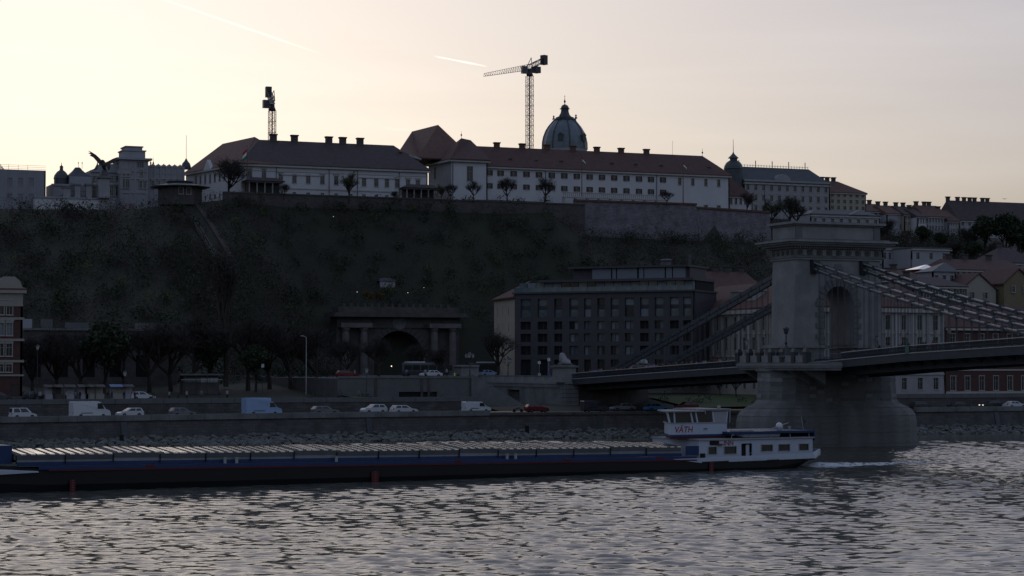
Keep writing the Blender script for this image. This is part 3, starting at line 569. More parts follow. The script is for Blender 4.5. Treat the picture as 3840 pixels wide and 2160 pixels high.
# --- chains, hangers
def cz(y):
    if y <= -86: t = abs(-93 - max(y, -193) if y < -93 else 0); t = t if y > -193 else 0; return 28.3 - .247 * t + .00083 * t * t
    return 28.0 - .252 * (y + 86) + .00006 * (y + 86) ** 2
for cx in (-4.4, 4.4):
    for lev, off in ((0, 0.0), (-.95, 1.8)):
        nodes = [-92.9 - off - 3.6 * i for i in range(-0 if off == 0 else 0, 28)]
        if off: nodes = [-92.9] + nodes
        for sp, side in ((nodes, 'm'), ([-86.1] + [-84.3 + off * .5 + 3.6 * i for i in range(0, 20)], 's')):
            sp = [y for y in sp if -192 < y < -12.5]
            for a, b in zip(sp[:-1], sp[1:]):
                lv = lev * (1 if side == 'm' else .85); HL = .22 if side == 'm' else .33
                p, q = Vector((cx, a, cz(a) + lv)), Vector((cx, b, cz(b) + lv)); mb = MB()
                mb.add([(cx + sx * .24, c_.y, c_.z + h_) for c_ in (p, q) for sx, h_ in ((-1, -HL), (1, -HL), (1, HL), (-1, HL))], [(0, 1, 2, 3), (7, 6, 5, 4), (0, 4, 5, 1), (1, 5, 6, 2), (2, 6, 7, 3), (3, 7, 4, 0)])
                mb.box(cx - .32, cx + .32, a - .28, a + .28, p.z - .36, p.z + .36)
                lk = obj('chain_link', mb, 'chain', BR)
                if side == 'm':
                    d = q - p; s_ = MB()
                    for f0, f1 in ((.14, .34), (.37, .62), (.65, .88)):
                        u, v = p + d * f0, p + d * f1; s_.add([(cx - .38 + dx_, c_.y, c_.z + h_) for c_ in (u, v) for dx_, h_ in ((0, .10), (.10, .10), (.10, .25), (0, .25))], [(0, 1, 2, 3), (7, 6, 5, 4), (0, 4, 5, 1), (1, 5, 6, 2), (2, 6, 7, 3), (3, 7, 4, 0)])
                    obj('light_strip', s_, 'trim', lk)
    obj('chain_saddle', MB().box(cx - .6, cx + .6, -93.9, -92.9, 26.6, 28.75), 'metal', BR); obj('chain_saddle', MB().box(cx - .6, cx + .6, -86.1, -85.2, 26.4, 28.4), 'metal', BR)
    y = -94.7; hs = []
    while y > -190: hs.append(y); y -= 1.8
    y = -82.4
    while y < -24: hs.append(y); y += 1.8
    for i, y in enumerate(hs):
        top = cz(y) + (-.3 if i % 2 else -1.15)
        if top < dz(y) + .4: continue
        obj('hanger', MB().tube((cx - .09, y, dz(y) - .1), (cx - .09, y, top), .04, n=4).tube((cx + .09, y, dz(y) - .1), (cx + .09, y, top), .04, n=4), 'metal', BR)
# --- balcony carrying the footway round the tower
BL = thing('tower_balcony', 'pale stone balcony with panelled parapet round the bridge tower', 'balcony', (-9.5, -92, 12))
def bal(o, y0=-78.5, y1=-106): return [(-7.5, y0 + o), (-7.5 - 4.0 - o, y0 - 3.5 + o * .6), (-7.5 - 4.0 - o, y1 + 3.5 - o * .6), (-7.5, y1 - o)][::-1]
for nm, o, z0, z1, m in (('slab', 0, 11.75, 12.15, 'stone2'), ('moulding', .22, 12.152, 12.45, 'stone'), ('moulding', .38, 12.452, 12.72, 'stone'), ('moulding', .20, 12.722, 13.0, 'stone2')): obj(nm, MB().prism(bal(o), z0, z1), m, BL)
pp = MB().box(-.14, .14, -1.25, 1.25, 0, .98).mesh('parapet_panel', 'stone'); po = MB().box(-.36, .36, -.5, .5, 0, 1.25).box(-.42, .42, -.56, .56, 1.252, 1.5).frust((-.4, .4, -.5, .5), (-.25, .25, -.35, .35), 1.502, 2.05).mesh('parapet_post', 'metal')
for i in range(6): inst('parapet_panel', pp, BL, (-11.45, -83.6 - i * 3.45, 13.0))
for i in range(7): inst('parapet_post', po, BL, (-11.45, -81.9 - i * 3.45, 13.0))
for i in range(5):
    o = MB().add([(-11.2, -82.5 - i * 4.6, 11.74), (-11.2, -83.3 - i * 4.6, 11.74), (-7.6, -83.3 - i * 4.6, 9.6), (-7.6, -82.5 - i * 4.6, 9.6), (-7.6, -82.5 - i * 4.6, 11.74), (-7.6, -83.3 - i * 4.6, 11.74)], [(0, 1, 5, 4), (0, 3, 2, 1), (0, 4, 3), (1, 2, 5), (2, 3, 4, 5)]); obj('bracket', o, 'stone2', BL)
# --- abutment with lions
AB = thing('bridge_abutment', 'pale stone bridge abutment with balustrade and dark underpass opening', 'abutment', (0, 14, 4.2))
fc = Fac((-8.6, 38), (-8.6, -9.0))
o0, o1 = 38 - 20.6, 38 - 14.3
fc.wall(AB, 4.0, 8.9, [(o0, o1, 4.0, 7.6)], 'stone2', t=.8)
obj('core', MB().box(-7.79, 8.6, -9, 38, 3.5, 8.9), 'darkstone', AB)
fc.box(AB, 'cornice', -.3, fc.L + .3, -.35, 17, 8.902, 9.25, 'stone')
dn = MB()
for i in range(78): dn.box(i * .6 + .1, i * .6 + .4, -.26, -.002, 8.25, 8.85)
for i, v in enumerate(dn.v): dn.v[i] = (v[0], v[1], v[2] - 8.2)
obj('dentil_course', dn, 'stone', AB, fc.pos(0, 0, 8.2), fc.rz)
for i in range(9): fc.box(AB, 'parapet_panel', i * 5.2 + .05, min(fc.L, i * 5.2 + 5.15), -.05, .4, 9.252, 10.32, 'stone'); fc.box(AB, 'parapet_coping', i * 5.2 + .05, min(fc.L, i * 5.2 + 5.15), -.15, .5, 10.322, 10.48, 'stone2')
for i in range(6): obj('quoin_block', MB().box(-9.0, -6.2, -9.25, -6.6, 4.0 + i * .8, 4.0 + i * .8 + .72), 'stone2', AB)
for sx in (-1, 1):
    obj('pedestal', MB().box(sx * 8.2 - 1.55, sx * 8.2 + 1.55, -8.9, -4.9, 9.255, 12.1), 'stone', AB); obj('pedestal_cap', MB().box(sx * 8.2 - 1.95, sx * 8.2 + 1.95, -9.3, -4.5, 12.102, 12.45), 'stone2', AB)
obj('gate_pier', MB().box(-12.5, -8.62, 36.5, 41, 8.9, 12.2).box(-12.9, -8.65, 36.1, 41.4, 12.202, 12.6), 'stone', AB)
V = [(0, -1.5, .75), (0, -.4, .85), (0, .55, 1.0), (0, .85, 1.55), (0, 1.05, 2.05), (0, 1.5, 1.9), (.38, .75, .42), (.40, 1.25, .2), (.40, 1.9, .18), (-.38, .75, .42), (-.40, 1.25, .2), (-.40, 1.9, .18), (.55, -.95, .55), (.72, -.35, .22), (.72, .1, .16), (-.55, -.95, .55), (-.72, -.35, .22), (-.72, .1, .16), (.3, -1.95, .3), (.75, -2.1, .15)]
E = [(0, 1), (1, 2), (2, 3), (3, 4), (4, 5), (2, 6), (6, 7), (7, 8), (2, 9), (9, 10), (10, 11), (0, 12), (12, 13), (13, 14), (0, 15), (15, 16), (16, 17), (0, 18), (18, 19)]
R = [.62, .58, .72, .74, .62, .30, .26, .22, .2, .26, .22, .2, .42, .26, .18, .42, .26, .18, .12, .1]
lion = skin_mesh('lion_statue', V, E, R, 'stone', sub=2)
lion2 = MB().box(-1.2, 1.2, -2.3, 2.2, 0, .16)
for sx, lb in ((-1, 'stone lion lying on the nearer bridgehead pedestal'), (1, 'stone lion lying on the far bridgehead pedestal behind the railing crowd')):
    T = thing('lion_statue', lb, 'statue', (sx * 8.2, -6.9, 12.45)); inst('body', lion, T, (sx * 8.2, -6.9, 12.56)); obj('base', MB().box(-1.3, 1.3, -2.35, 2.15, 0, .16), 'stone2', T, (sx * 8.2, -6.9, 12.452))
# --- lamps on the bridge
def lantern_post(label, p, h=4.6, m='metal', group=None, arms=0):
    T = thing('lamp_post', label, 'street lamp', p, 0, group)
    obj('post', MB().lathe([(.30, 0), (.30, .35), (.16, .55), (.12, 1.2), (.16, 1.3), (.08, 1.5), (.06, h - .9)], n=8), m, T, p)
    ps = [(0, 0)] if not arms else [(.75 * math.cos(2 * math.pi * i / arms + .4), .75 * math.sin(2 * math.pi * i / arms + .4)) for i in range(arms)] + [(0, 0)]
    for i, (dx, dy) in enumerate(ps):
        zz = h - .9 + (.35 if arms and i == arms else 0)
        if dx or dy: obj('arm', MB().tube((0, 0, h - 1.5), (dx * .6, dy * .6, h - 1.45), .04).tube((dx * .6, dy * .6, h - 1.45), (dx, dy, zz), .04), m, T, p)
        obj('lantern', MB().lathe([(.10, 0), (.22, .12), (.30, .62), (.34, .66)], n=8), 'frame', T, (p[0] + dx, p[1] + dy, p[2] + zz)); obj('lantern_cap', MB().lathe([(.36, .662), (.20, .80), (.06, .92), (.03, 1.06)], n=8), m, T, (p[0] + dx, p[1] + dy, p[2] + zz))
    return T
for px, X, lb in ((2802, -6.6, 'iron lantern post on the side span left of the balcony'), (3290, 6.6, 'iron lantern post beside the right edge of the bridge tower'), (3402, 6.6, 'iron lantern post above the green cloth on the railing'), (3560, 6.6, 'iron lantern post on the deck nearest the right edge')):
    q = on_x(px, 1300, X); lantern_post(lb, (X, q.y, dz(q.y)), 4.4)
T = thing('candelabra', 'large cast iron candelabra with bell shaped base on the tower balcony', 'street lamp', (-11.0, on_x(2948, 1300, -11.0).y, 13.0)); p = WL[T.name][0]
obj('base', MB().lathe([(.85, 0), (.85, .5), (.95, .7), (.80, 1.3), (.42, 2.0), (.30, 2.3)], n=10), 'metal', T, p); obj('shaft', MB().lathe([(.28, 2.301), (.15, 2.6), (.24, 2.9), (.12, 3.2), (.09, 4.2)], n=8), 'metal', T, p); obj('lantern', MB().lathe([(.15, 4.202), (.34, 4.4), (.42, 4.95), (.55, 5.0), (.50, 5.15), (.1, 5.3)], n=8), 'metal', T, p)
obj('green_banner', MB().box(-.03, .03, -.45, .45, 0, 1.25), 'green', None, (-7.56, on_x(3403, 1310, -7.5).y, dz(on_x(3403, 1310, -7.5).y) - .05)); tag(bpy.data.objects['green_banner'], 'pale green cloth hung over the bridge railing right of the tower', 'banner')
# ================================================================ HILLTOP
def v2(p): return (p[0], p[1])
# --- palace with long brown roof (left of centre)
Y = 150.0
A, B = on_y(905, 612, Y), on_y(1604, 637, Y); ze = (A.z + B.z) / 2; zb = 54.0
SP = thing('palace', 'white two storey palace under a long dark brown roof with five chimneys', 'palace', ((A.x + B.x) / 2, Y, zb))
fc = Fac(v2(A), v2(B)); wins = []
for px, py, st in ((937, 650, 'hood'), (990, 652, 'hood'), (1053, 668, 'ped'), (1104, 670, 'cas'), (1156, 672, 'cas'), (1209, 674, 'ped'), (1261, 677, 'hood'), (1316, 680, 'ped'), (1365, 682, 'cas'), (1411, 684, 'cas'), (1451, 686, 'cas'), (1489, 688, 'ped'), (1530, 690, 'hood'), (1567, 692, 'hood')):
    a, z = fc.sz(px, py); wins.append((a, z - 1.15, 1.1, 2.3, st))
low = [fc.sz(px, 733)[0] for px in (1053, 1104, 1156, 1209, 1261, 1316, 1365, 1411, 1451, 1489)]
zl = 56.6
fc.wall(SP, zb, ze, [(a - w / 2, a + w / 2, z, z + h) for a, z, w, h, s_ in wins] + [(a - .5, a + .5, zl, zl + 1.1) for a in low], 'white')
for a, z, w, h, s_ in wins: window(SP, fc, a, z, w, h, s_)
for a in low: window(SP, fc, a, zl, 1.0, 1.1, 'plain')
fc.box(SP, 'cornice', -.5, fc.L + .5, -.75, -.002, ze - .75, ze - .32, 'trim'); fc.box(SP, 'string_course', 0, fc.L, -.18, -.002, 58.45, 58.75, 'trim'); fc.box(SP, 'string_course', 0, fc.L, -.12, -.002, ze - 1.9, ze - 1.75, 'grey')
for px in (1036, 1234, 1340, 1497): a = fc.sp(px, 690); fc.box(SP, 'downpipe', a - .07, a + .07, -.2, -.002, zb, ze - .76, 'steel')
for px0, px1 in ((1053, 1209), (1340, 1497)):
    fc.box(SP, 'hood_moulding', fc.sp(px0, 650), fc.sp(px1, 650), -.22, -.002, ze - 2.75, ze - 2.5, 'trim')
Cc = on_z(697, 649, ze); fs = Fac(v2(Cc), v2(A)); sw = []
for px in (735, 752, 770, 788, 806, 824, 842, 860, 878): a = fs.sp(px, 680); sw.append(a)
fs.wall(SP, zb - 3, ze, [(a - .5, a + .5, z, z + h) for a in sw for z, h in ((61.0, 2.1), (56.4, 1.4))], 'white')
for a in sw: window(SP, fs, a, 61.0, 1.0, 2.1, 'hood'); window(SP, fs, a, 56.4, 1.0, 1.4, 'plain')
fs.box(SP, 'cornice', -.4, fs.L + .4, -.7, -.002, ze - .72, ze - .3, 'trim')
obj('pediment', MB().exty([(-2.2, ze - .28), (2.2, ze - .28), (0, ze + 2.4)], -.7, .3), 'white', SP, fs.pos(fs.sp(785, 650), 0, 0), fs.rz)
D = Vector((B.x, Y + 24, ze)); Wd = Vector((B.x - .35, Y, ze))
fe = Fac(v2(B), v2(D)); fe.wall(SP, zb, ze, [], 'white')
R1, R2 = on_y(971, 522, Y + 12), on_y(1476, 547, Y + 12); zr = (R1.z + R2.z) / 2; R1.z = R2.z = zr
hip_roof(SP, [(A.x, Y), (B.x, Y), (B.x, Y + 24), (A.x, Y + 24)], ze, R1, R2, 'darkroof', over=.7)
zr2 = zr + 1.4; R3, R4 = on_z(955, 513, zr2), on_z(835, 539, zr2)
off = Vector((16, 4, 0)); D2 = Cc + off
hip_roof(SP, [v2(Cc), v2(A), (A.x + 16, Y + .6), v2(D2)], ze - .02, R4, R3, 'redroof2', over=.7)
for px, py in ((1025, 526), (1104, 530), (1233, 537), (1285, 540), (1350, 543)): q = on_y(px, py, Y + 12); chimney(SP, (q.x, q.y, zr - .2), 1.7, 1.2, 1.35, 'darkstone', nm='chimney')
# --- monastery with shuttered windows (centre)
Y = 165.0
A, B = on_y(1822, 620, Y), on_y(2735, 659, Y); ze = (A.z + B.z) / 2; zb = 56.5
CM = thing('monastery', 'long white building with dark shutters beneath a low red tiled roof', 'building', ((A.x + B.x) / 2, Y, zb)); fc = Fac(v2(A), v2(B))
cols = [1835, 1877, 1926, 1974, 2021, 2069, 2116, 2163, 2211, 2257, 2303, 2349, 2396, 2441, 2486]; W_ = []
for px in cols:
    f = (px - 1835) / (2486 - 1835); a, z = fc.sz(px, 648 + 27 * f); W_.append((a, z - .75, .95, 1.5, 1)); a2, z2 = fc.sz(px, 697 + 24 * f); W_.append((a2, z2 - .72, .95, 1.45, 1))
for px, py in ((2549, 680), (2598, 682), (2647, 684), (2695, 686)): a, z = fc.sz(px, py); W_.append((a, z - 1.05, .95, 2.0, 0)); a2, z2 = fc.sz(px, py + 75); W_.append((a2, 57.3, 1.1, 1.9, 0))
fc.wall(CM, zb, ze, [(a - w / 2, a + w / 2, z, z + h) for a, z, w, h, s_ in W_], 'white')
for a, z, w, h, s_ in W_: window(CM, fc, a, z, w, h, 'cas', shut=bool(s_))
fc.box(CM, 'cornice', -.4, fc.L + .4, -.7, -.002, ze - .72, ze - .31, 'trim'); a5 = fc.sp(2512, 690); fc.box(CM, 'wall_projection', a5, fc.L, -.14, -.003, ze - .73, ze - .72 + .001, 'white')
for px in (2046, 2462): a = fc.sp(px, 690); fc.box(CM, 'downpipe', a - .07, a + .07, -.2, -.002, zb, ze - .73, 'steel')
fe = Fac(v2(B), (B.x, Y + 20)); fe.wall(CM, zb, ze, [], 'white')
R1, R2 = on_y(1760, 545, Y + 10), on_y(2634, 586, Y + 10); zr = (R1.z + R2.z) / 2; R1.z = R2.z = zr
hip_roof(CM, [(A.x - 6, Y), (B.x, Y), (B.x, Y + 20), (A.x - 6, Y + 20)], ze, R1, R2, 'redroof', over=.7)
for px, py in ((1862, 546), (1957, 550), (2050, 554), (2147, 560), (2237, 563), (2328, 567), (2423, 572)): q = on_y(px, py + 12, Y + 10.2); chimney(CM, (q.x, Y + 10, zr - .2), 1.5, 1.1, 1.0, 'redroof2')
for px, py in ((1915, 600), (2012, 606), (2106, 608), (2295, 616), (2385, 620), (2480, 624), (2660, 632)):
    q = on_y(px, py, Y + 3.2); obj('dormer', MB().exty([(-.7, -.6), (.7, -.6), (.55, .35), (0, .6), (-.55, .35)], 0, 1.6), 'darkroof', CM, (q.x, Y + 3.2, q.z), 0)
q = on_y(2634, 570, Y + 10); obj('finial', MB().lathe([(.06, 0), (.06, .7), (.28, .95), (.2, 1.2), (.05, 1.4), (.04, 2.2)], n=8), 'metal', CM, (R2.x, R2.y, zr - .05)); 
obj('antenna', MB().tube((0, 0, 0), (0, 0, 4.2), .035), 'metal', CM, (on_y(2522, 580, Y + 10).x, Y + 10, zr - .05))
# church block at its left end
P, Q = on_y(1693, 594, Y - 1.5), on_y(1828, 602, Y - 1.5); zc_ = (P.z + Q.z) / 2; fk = Fac(v2(P), v2(Q)); C2 = on_z(1607, 614, zc_); fl = Fac(v2(C2), v2(P))
a0, z0 = fk.sz(1762, 680); a1, z1 = fk.sz(1762, 624); fk.wall(CM, zb, zc_, [(a0 - .85, a0 + .85, z0, z1)], 'white', name='church_wall'); window(CM, fk, a0, z0, 1.7, z1 - z0, 'cas')
a0, z0 = fl.sz(1631, 672); a1, z1 = fl.sz(1631, 627); fl.wall(CM, zb, zc_, [(a0 - .6, a0 + .6, z0, z1)], 'palegrey', name='church_wall'); window(CM, fl, a0, z0, 1.2, z1 - z0, 'plain')
for f_ in (fk, fl): f_.box(CM, 'cornice', -.5, f_.L + .6, -.9, -.002, zc_ - .8, zc_ - .3, 'trim')
a = fk.sp(1693, 650); fk.box(CM, 'downpipe', .3, .45, -.2, -.002, zb, zc_ - .81, 'steel')
Fr = Fac(v2(Q), (Q.x, Q.y + 14)); Fr.wall(CM, zb, zc_, [], 'white', name='church_wall')
Rk = on_y(1730, 518, Y + 8); hip_roof(CM, [v2(P), v2(Q), (Q.x, Q.y + 18), (C2.x + 1, C2.y)], zc_, (Rk.x, Rk.y, Rk.z), (Rk.x + 4, Rk.y + 3.0, Rk.z - .1), 'redroof', over=.9)
obj('finial', MB().lathe([(.06, 0), (.06, .6), (.26, .85), (.18, 1.1), (.05, 1.3), (.03, 2.0)], n=8), 'metal', CM, (Rk.x, Rk.y, Rk.z - .05))
zn = on_y(1643, 468, Y + 24).z; N1, N2 = on_z(1643, 468, zn), on_z(1545, 493, zn); z_e2 = zc_ + .8
E1, E2 = on_y(1560, 592, Y + 6), on_y(1735, 600, Y + 13)
nA, nB, nC = on_z(1500, 566, z_e2), on_z(1572, 590, z_e2), on_z(1775, 600, z_e2)
hip_roof(CM, [v2(nA), v2(nB), v2(nC), (nC.x - 8, nC.y + 24)], z_e2, N2, N1, 'redroof2', over=.4)
fn = Fac(v2(nA), v2(nB)); fn.wall(CM, zb, z_e2, [], 'palegrey', name='nave_wall', s0=fn.L * .45); fn.box(CM, 'cornice', fn.L * .6, fn.L + .3, -.6, -.002, z_e2 - .8, z_e2 - .3, 'trim')
# --- terrace balustrade and retaining fortress wall
TB = thing('terrace_balustrade', 'pale terrace balustrade on short piers at the foot of the white monastery', 'balustrade', (95, 158, 57))
fb_ = Fac(v2(on_y(2110, 735, 158)), v2(on_y(2500, 745, 158)))
fb_.box(TB, 'rail', 0, fb_.L, -.2, .2, 60.75, 60.95, 'trim'); fb_.box(TB, 'slab', 0, fb_.L, -.5, .5, 59.35, 59.6, 'trim')
for i in range(int(fb_.L / 3.6)): fb_.box(TB, 'pier', i * 3.6, i * 3.6 + .7, -.3, .3, 57.0, 59.35, 'trim')
bb = MB().box(-.09, .09, -.09, .09, 0, 1.14).mesh('baluster', 'trim')
for i in range(int(fb_.L / .62)): inst('baluster', bb, TB, fb_.pos(.3 + i * .62, 0, 59.602), fb_.rz)
FW = thing('fortress_wall', 'rough grey fortress wall with reddish coping below the monastery', 'wall', (90, 152, 48))
w0, w1, w2 = on_y(2155, 752, 152), on_y(2612, 772, 152), on_y(2885, 805, 160)
f1, f2 = Fac(v2(w0), v2(w1)), Fac(v2(w1), (w2.x, w2.y)); zt1 = (w0.z + w1.z) / 2
for f_, zt_ in ((f1, zt1), (f2, zt1 - .9)):
    mb = MB().add([(0, -1.6, 0), (f_.L, -1.6, 0), (f_.L, 1, 0), (0, 1, 0), (0, 0, zt_ - 44), (f_.L, 0, zt_ - 44), (f_.L, 1, zt_ - 44), (0, 1, zt_ - 44)], [(0, 3, 2, 1), (4, 5, 6, 7), (0, 1, 5, 4), (1, 2, 6, 5), (2, 3, 7, 6), (3, 0, 4, 7)])
    obj('wall_face', mb, 'fort', FW, f_.pos(0, 0, 44), f_.rz); f_.box(FW, 'coping', 0, f_.L, -.35, 1.0, zt_ + .002, zt_ + .55, 'redroof2')
f3 = Fac((w2.x, w2.y), (w2.x + 9, w2.y + 22)); f3.wall(FW, 42, zt1 - 2.5, [], 'fort', t=1.0, name='wall_face')
T = thing('terrace_wall', 'dark terrace wall below the palace with the five chimneys', 'wall', (10, 143, 50)); f4 = Fac((-36, 144), (66, 146)); f4.wall(T, 44, 56.4, [], 'darkstone', t=1.0); f4.box(T, 'coping', 0, f4.L, -.2, 1.1, 56.402, 56.75, 'darkstone')
def pavilion(label, px0, px1, py_top, py_base, Yp):
    a, b = on_y(px0, py_base, Yp), on_y(px1, py_base, Yp); zt = on_y((px0 + px1) / 2, py_top, Yp).z; z0 = a.z - .8; T = thing('loggia', label, 'pavilion', ((a.x + b.x) / 2, Yp, z0)); f_ = Fac(v2(a), v2(b))
    f_.box(T, 'plinth', -.2, f_.L + .2, -.2, 3.2, z0, z0 + .9, 'darkstone'); f_.box(T, 'back_wall', 0, f_.L, 2.8, 3.1, z0 + .9, zt - .9, 'darkstone')
    nc = 5
    for i in range(nc): obj('column', MB().lathe([(.24, 0), (.2, .15), (.17, zt - z0 - 2.1), (.26, zt - z0 - 1.8)], n=8), 'palegrey', T, f_.pos(.4 + i * (f_.L - .8) / (nc - 1), .3, z0 + .9), 0)
    f_.box(T, 'beam', -.3, f_.L + .3, -.2, 3.2, zt - .9, zt - .5, 'stone2')
    obj('roof', MB().frust((-.8, f_.L + .8, -.8, 3.8), (1.2, f_.L - 1.2, .9, 2.0), 0, 1.0), 'darkroof', T, f_.pos(0, 0, zt - .498), f_.rz)
pavilion('small columned loggia in front of the left end of the palace', 930, 1058, 672, 738, 146.5)
pavilion('small columned loggia between the palace and the monastery', 1522, 1640, 698, 745, 146.8)
# --- funicular
UF = thing('funicular_station', 'octagonal pavilion with wide flat roof above the funicular track', 'pavilion', (-47, 146, 52))
cx, cy = on_y(675, 740, 150).x, 150.0; q0 = on_y(675, 742, 150).z; zr0 = on_y(675, 705, 150).z; zr1 = on_y(675, 690, 150).z; zr2_ = on_y(675, 680, 150).z
obj('wall', MB().lathe([(5.6, -2), (5.6, zr0 - q0)], n=8, a0=.39), 'darkstone', UF, (cx, cy, q0)); obj('roof', MB().lathe([(7.6, 0), (7.7, .25), (3.6, zr1 - zr0), (3.6, zr1 - zr0 + .01)], n=8, a0=.39), 'slate', UF, (cx, cy, zr0 + .01)); obj('roof_lantern', MB().lathe([(3.2, .0), (3.2, .4), (3.9, .45), (3.7, .65), (1.0, zr2_ - zr1 + .2)], n=8, a0=.39), 'slate', UF, (cx, cy, zr1 + .03))
fw_ = Fac((cx - 2.2, cy - 5.3), (cx + 2.2, cy - 5.3)); window(UF, fw_, 1.2, q0 + .6, 1.1, 1.6, 'cas', 'curtain'); window(UF, fw_, 3.2, q0 + .6, 1.1, 1.6, 'cas')
FT = thing('funicular_track', 'steep funicular track climbing through a cutting in the hillside', 'railway', (-45, 100, 10)); fx = -45.0
def fz(y): return hill_z(-45, y) - .35
yy = np.linspace(110, 146, 16)
def fstrip(nm, x0, x1, d0, d1, m):
    mb = MB()
    for a, b in zip(yy[:-1], yy[1:]): mb.add([(x0, a, fz(a) + d0), (x1, a, fz(a) + d0), (x1, b, fz(b) + d0), (x0, b, fz(b) + d0), (x0, a, fz(a) + d1), (x1, a, fz(a) + d1), (x1, b, fz(b) + d1), (x0, b, fz(b) + d1)], [(0, 3, 2, 1), (4, 5, 6, 7), (0, 1, 5, 4), (1, 2, 6, 5), (2, 3, 7, 6), (3, 0, 4, 7)])
    obj(nm, mb, m, FT)
fstrip('track_bed', fx - 1.7, fx + 1.7, -2.0, .25, 'barkd'); fstrip('side_wall', fx + 1.75, fx + 2.9, -2.5, .9, 'darkroof'); fstrip('side_wall', fx - 2.2, fx - 1.75, -2.5, .7, 'barkd')
for dx in (-1.3, -.5, .5, 1.3): fstrip('rail', fx + dx - .05, fx + dx + .05, .252, .38, 'steel')
# --- ornate palace with tower (far left), gate pillars and eagle
Y = 172.0
OP = thing('ornate_palace', 'grey ornate palace with stepped square tower and tent roofed pavilions', 'palace', (-62, Y, 50))
def blk(nm, px0, px1, py_top, m='grey', dep=10, yo=0, zb_=48.0, par=OP):
    a, b = on_y(px0, py_top, Y + yo), on_y(px1, py_top, Y + yo); zt = (a.z + b.z) / 2; obj(nm, MB().box(a.x, b.x, Y + yo, Y + yo + dep, zb_, zt), m, par); return Fac((a.x, Y + yo), (b.x, Y + yo)), zt
f_, zt = blk('pavilion_block', 198, 268, 690); f_.box(OP, 'cornice', -.4, f_.L + .4, -.4, -.002, zt - .5, zt - .01, 'palegrey')
c0 = on_y(230, 690, Y + 4); r_ = (on_y(258, 690, Y).x - on_y(202, 690, Y).x) / 2
obj('dome', MB().lathe([(r_ * 1.0, 0), (r_, 1.6), (r_ * 1.08, 1.65), (r_ * .95, 2.6), (r_ * .6, 3.5), (r_ * .25, 4.0), (r_ * .22, 4.7), (r_ * .3, 4.8), (.1, 5.3), (.05, 6.0)], n=12), 'slate', OP, (c0.x, Y + 4, zt + .01))
f_, zt = blk('tent_block', 262, 345, 662, yo=1); a, b = on_y(258, 662, Y).x, on_y(349, 662, Y).x; cx = (a + b) / 2; hw_ = (b - a) / 2; tp = on_y(302, 622, Y).z
V = []
for t, hgt in ((1.0, 0), (.62, .38), (.36, .70), (.18, 1.0)): V += [(cx - hw_ * t - 0, Y + 5 - hw_ * t, zt + (tp - zt) * hgt), (cx + hw_ * t, Y + 5 - hw_ * t, zt + (tp - zt) * hgt), (cx + hw_ * t, Y + 5 + hw_ * t, zt + (tp - zt) * hgt), (cx - hw_ * t, Y + 5 + hw_ * t, zt + (tp - zt) * hgt)]
obj('tent_roof', MB().add(V, [(3, 2, 1, 0)] + [(j * 4 + i, j * 4 + (i + 1) % 4, j * 4 + 4 + (i + 1) % 4, j * 4 + 4 + i) for j in range(3) for i in range(4)] + [(12, 13, 14, 15)]), 'slate', OP)
for px in (294, 308): q = on_y(px, 622, Y + 4.5); obj('finial', MB().lathe([(.05, -.3), (.05, 1.0), (.16, 1.2), (.03, 1.5)], n=6), 'metal', OP, (q.x, Y + 4.5, tp), 0)
f_, zt = blk('wing', 340, 452, 640, yo=2); ww = [(f_.sp(px, 700), 1.2) for px in (455 - 90, 395, 425)]
obj('wing_roof', MB().exty([(0, 0), (f_.L, 0), (f_.L, 2.4), (f_.L * .35, 1.2)], 0, 8), 'slate', OP, f_.pos(0, .2, zt + .002), 0)
for px in (352, 372, 395, 418, 440): a_, z_ = f_.sz(px, 735); window(OP, f_, a_, z_, .95, 2.6, 'ped')
for px in (352, 372, 395, 418, 440): a_, z_ = f_.sz(px, 678); window(OP, f_, a_, z_, .8, 1.3, 'cas')
f_.box(OP, 'string_course', 0, f_.L, -.3, -.002, f_.sz(400, 690)[1], f_.sz(400, 686)[1], 'palegrey'); f_.box(OP, 'cornice', -.2, f_.L + .2, -.5, -.002, zt - .5, zt - .02, 'palegrey')
for px in (384, 430): obj('gable', MB().exty([(-1.5, 0), (1.5, 0), (1.1, 1.0), (1.3, 1.3), (.5, 1.9), (0, 2.7), (-.5, 1.9), (-1.3, 1.3), (-1.1, 1.0)], -.3, .3), 'palegrey', OP, f_.pos(f_.sp(px, 650), 0, zt - .01), 0)
q = on_y(365, 640, Y + 3); obj('spirelet', MB().lathe([(1.1, 0), (.6, .9), (.22, 1.6), (.06, 2.3), (.03, 3.3)], n=8), 'slate', OP, (q.x, Y + 3, zt), 0)
f_, zt = blk('tower', 452, 556, 600, 'grey', 9, -1); f_.box(OP, 'tower_cornice', -.9, f_.L + .9, -.9, 9.9, zt, zt + .5, 'palegrey')
for py, h_ in ((640, .3), (668, .35), (720, .4)): f_.box(OP, 'string_course', -.12, f_.L + .12, -.22, -.002, f_.sz(500, py)[1] - h_, f_.sz(500, py)[1], 'palegrey')
for px in (453, 488, 507, 552): a_ = min(max(f_.sp(px, 680), .3), f_.L - .3); f_.box(OP, 'pilaster', a_ - .28, a_ + .28, -.18, -.003, 50, zt - .02, 'palegrey')
for px in (465, 478, 530): a_, z_ = f_.sz(px, 660); window(OP, f_, a_, z_, .7, 1.5, 'hood')
for px in (527, 545): a_, z_ = f_.sz(px, 706); window(OP, f_, a_, z_, .8, 1.9, 'hood')
obj('arched_gable', MB().exty([(-2.0, 0), (2.0, 0), (1.6, .9), (.9, 1.5), (0, 2.4), (-.9, 1.5), (-1.6, .9)], -.35, -.004), 'palegrey', OP, f_.pos(f_.sp(466, 640), 0, f_.sz(466, 652)[1]), 0)
for i, px in enumerate((460, 478)): a_, z_ = f_.sz(px, 705); window(OP, f_, a_, z_, 1.1, 2.9, 'cas')
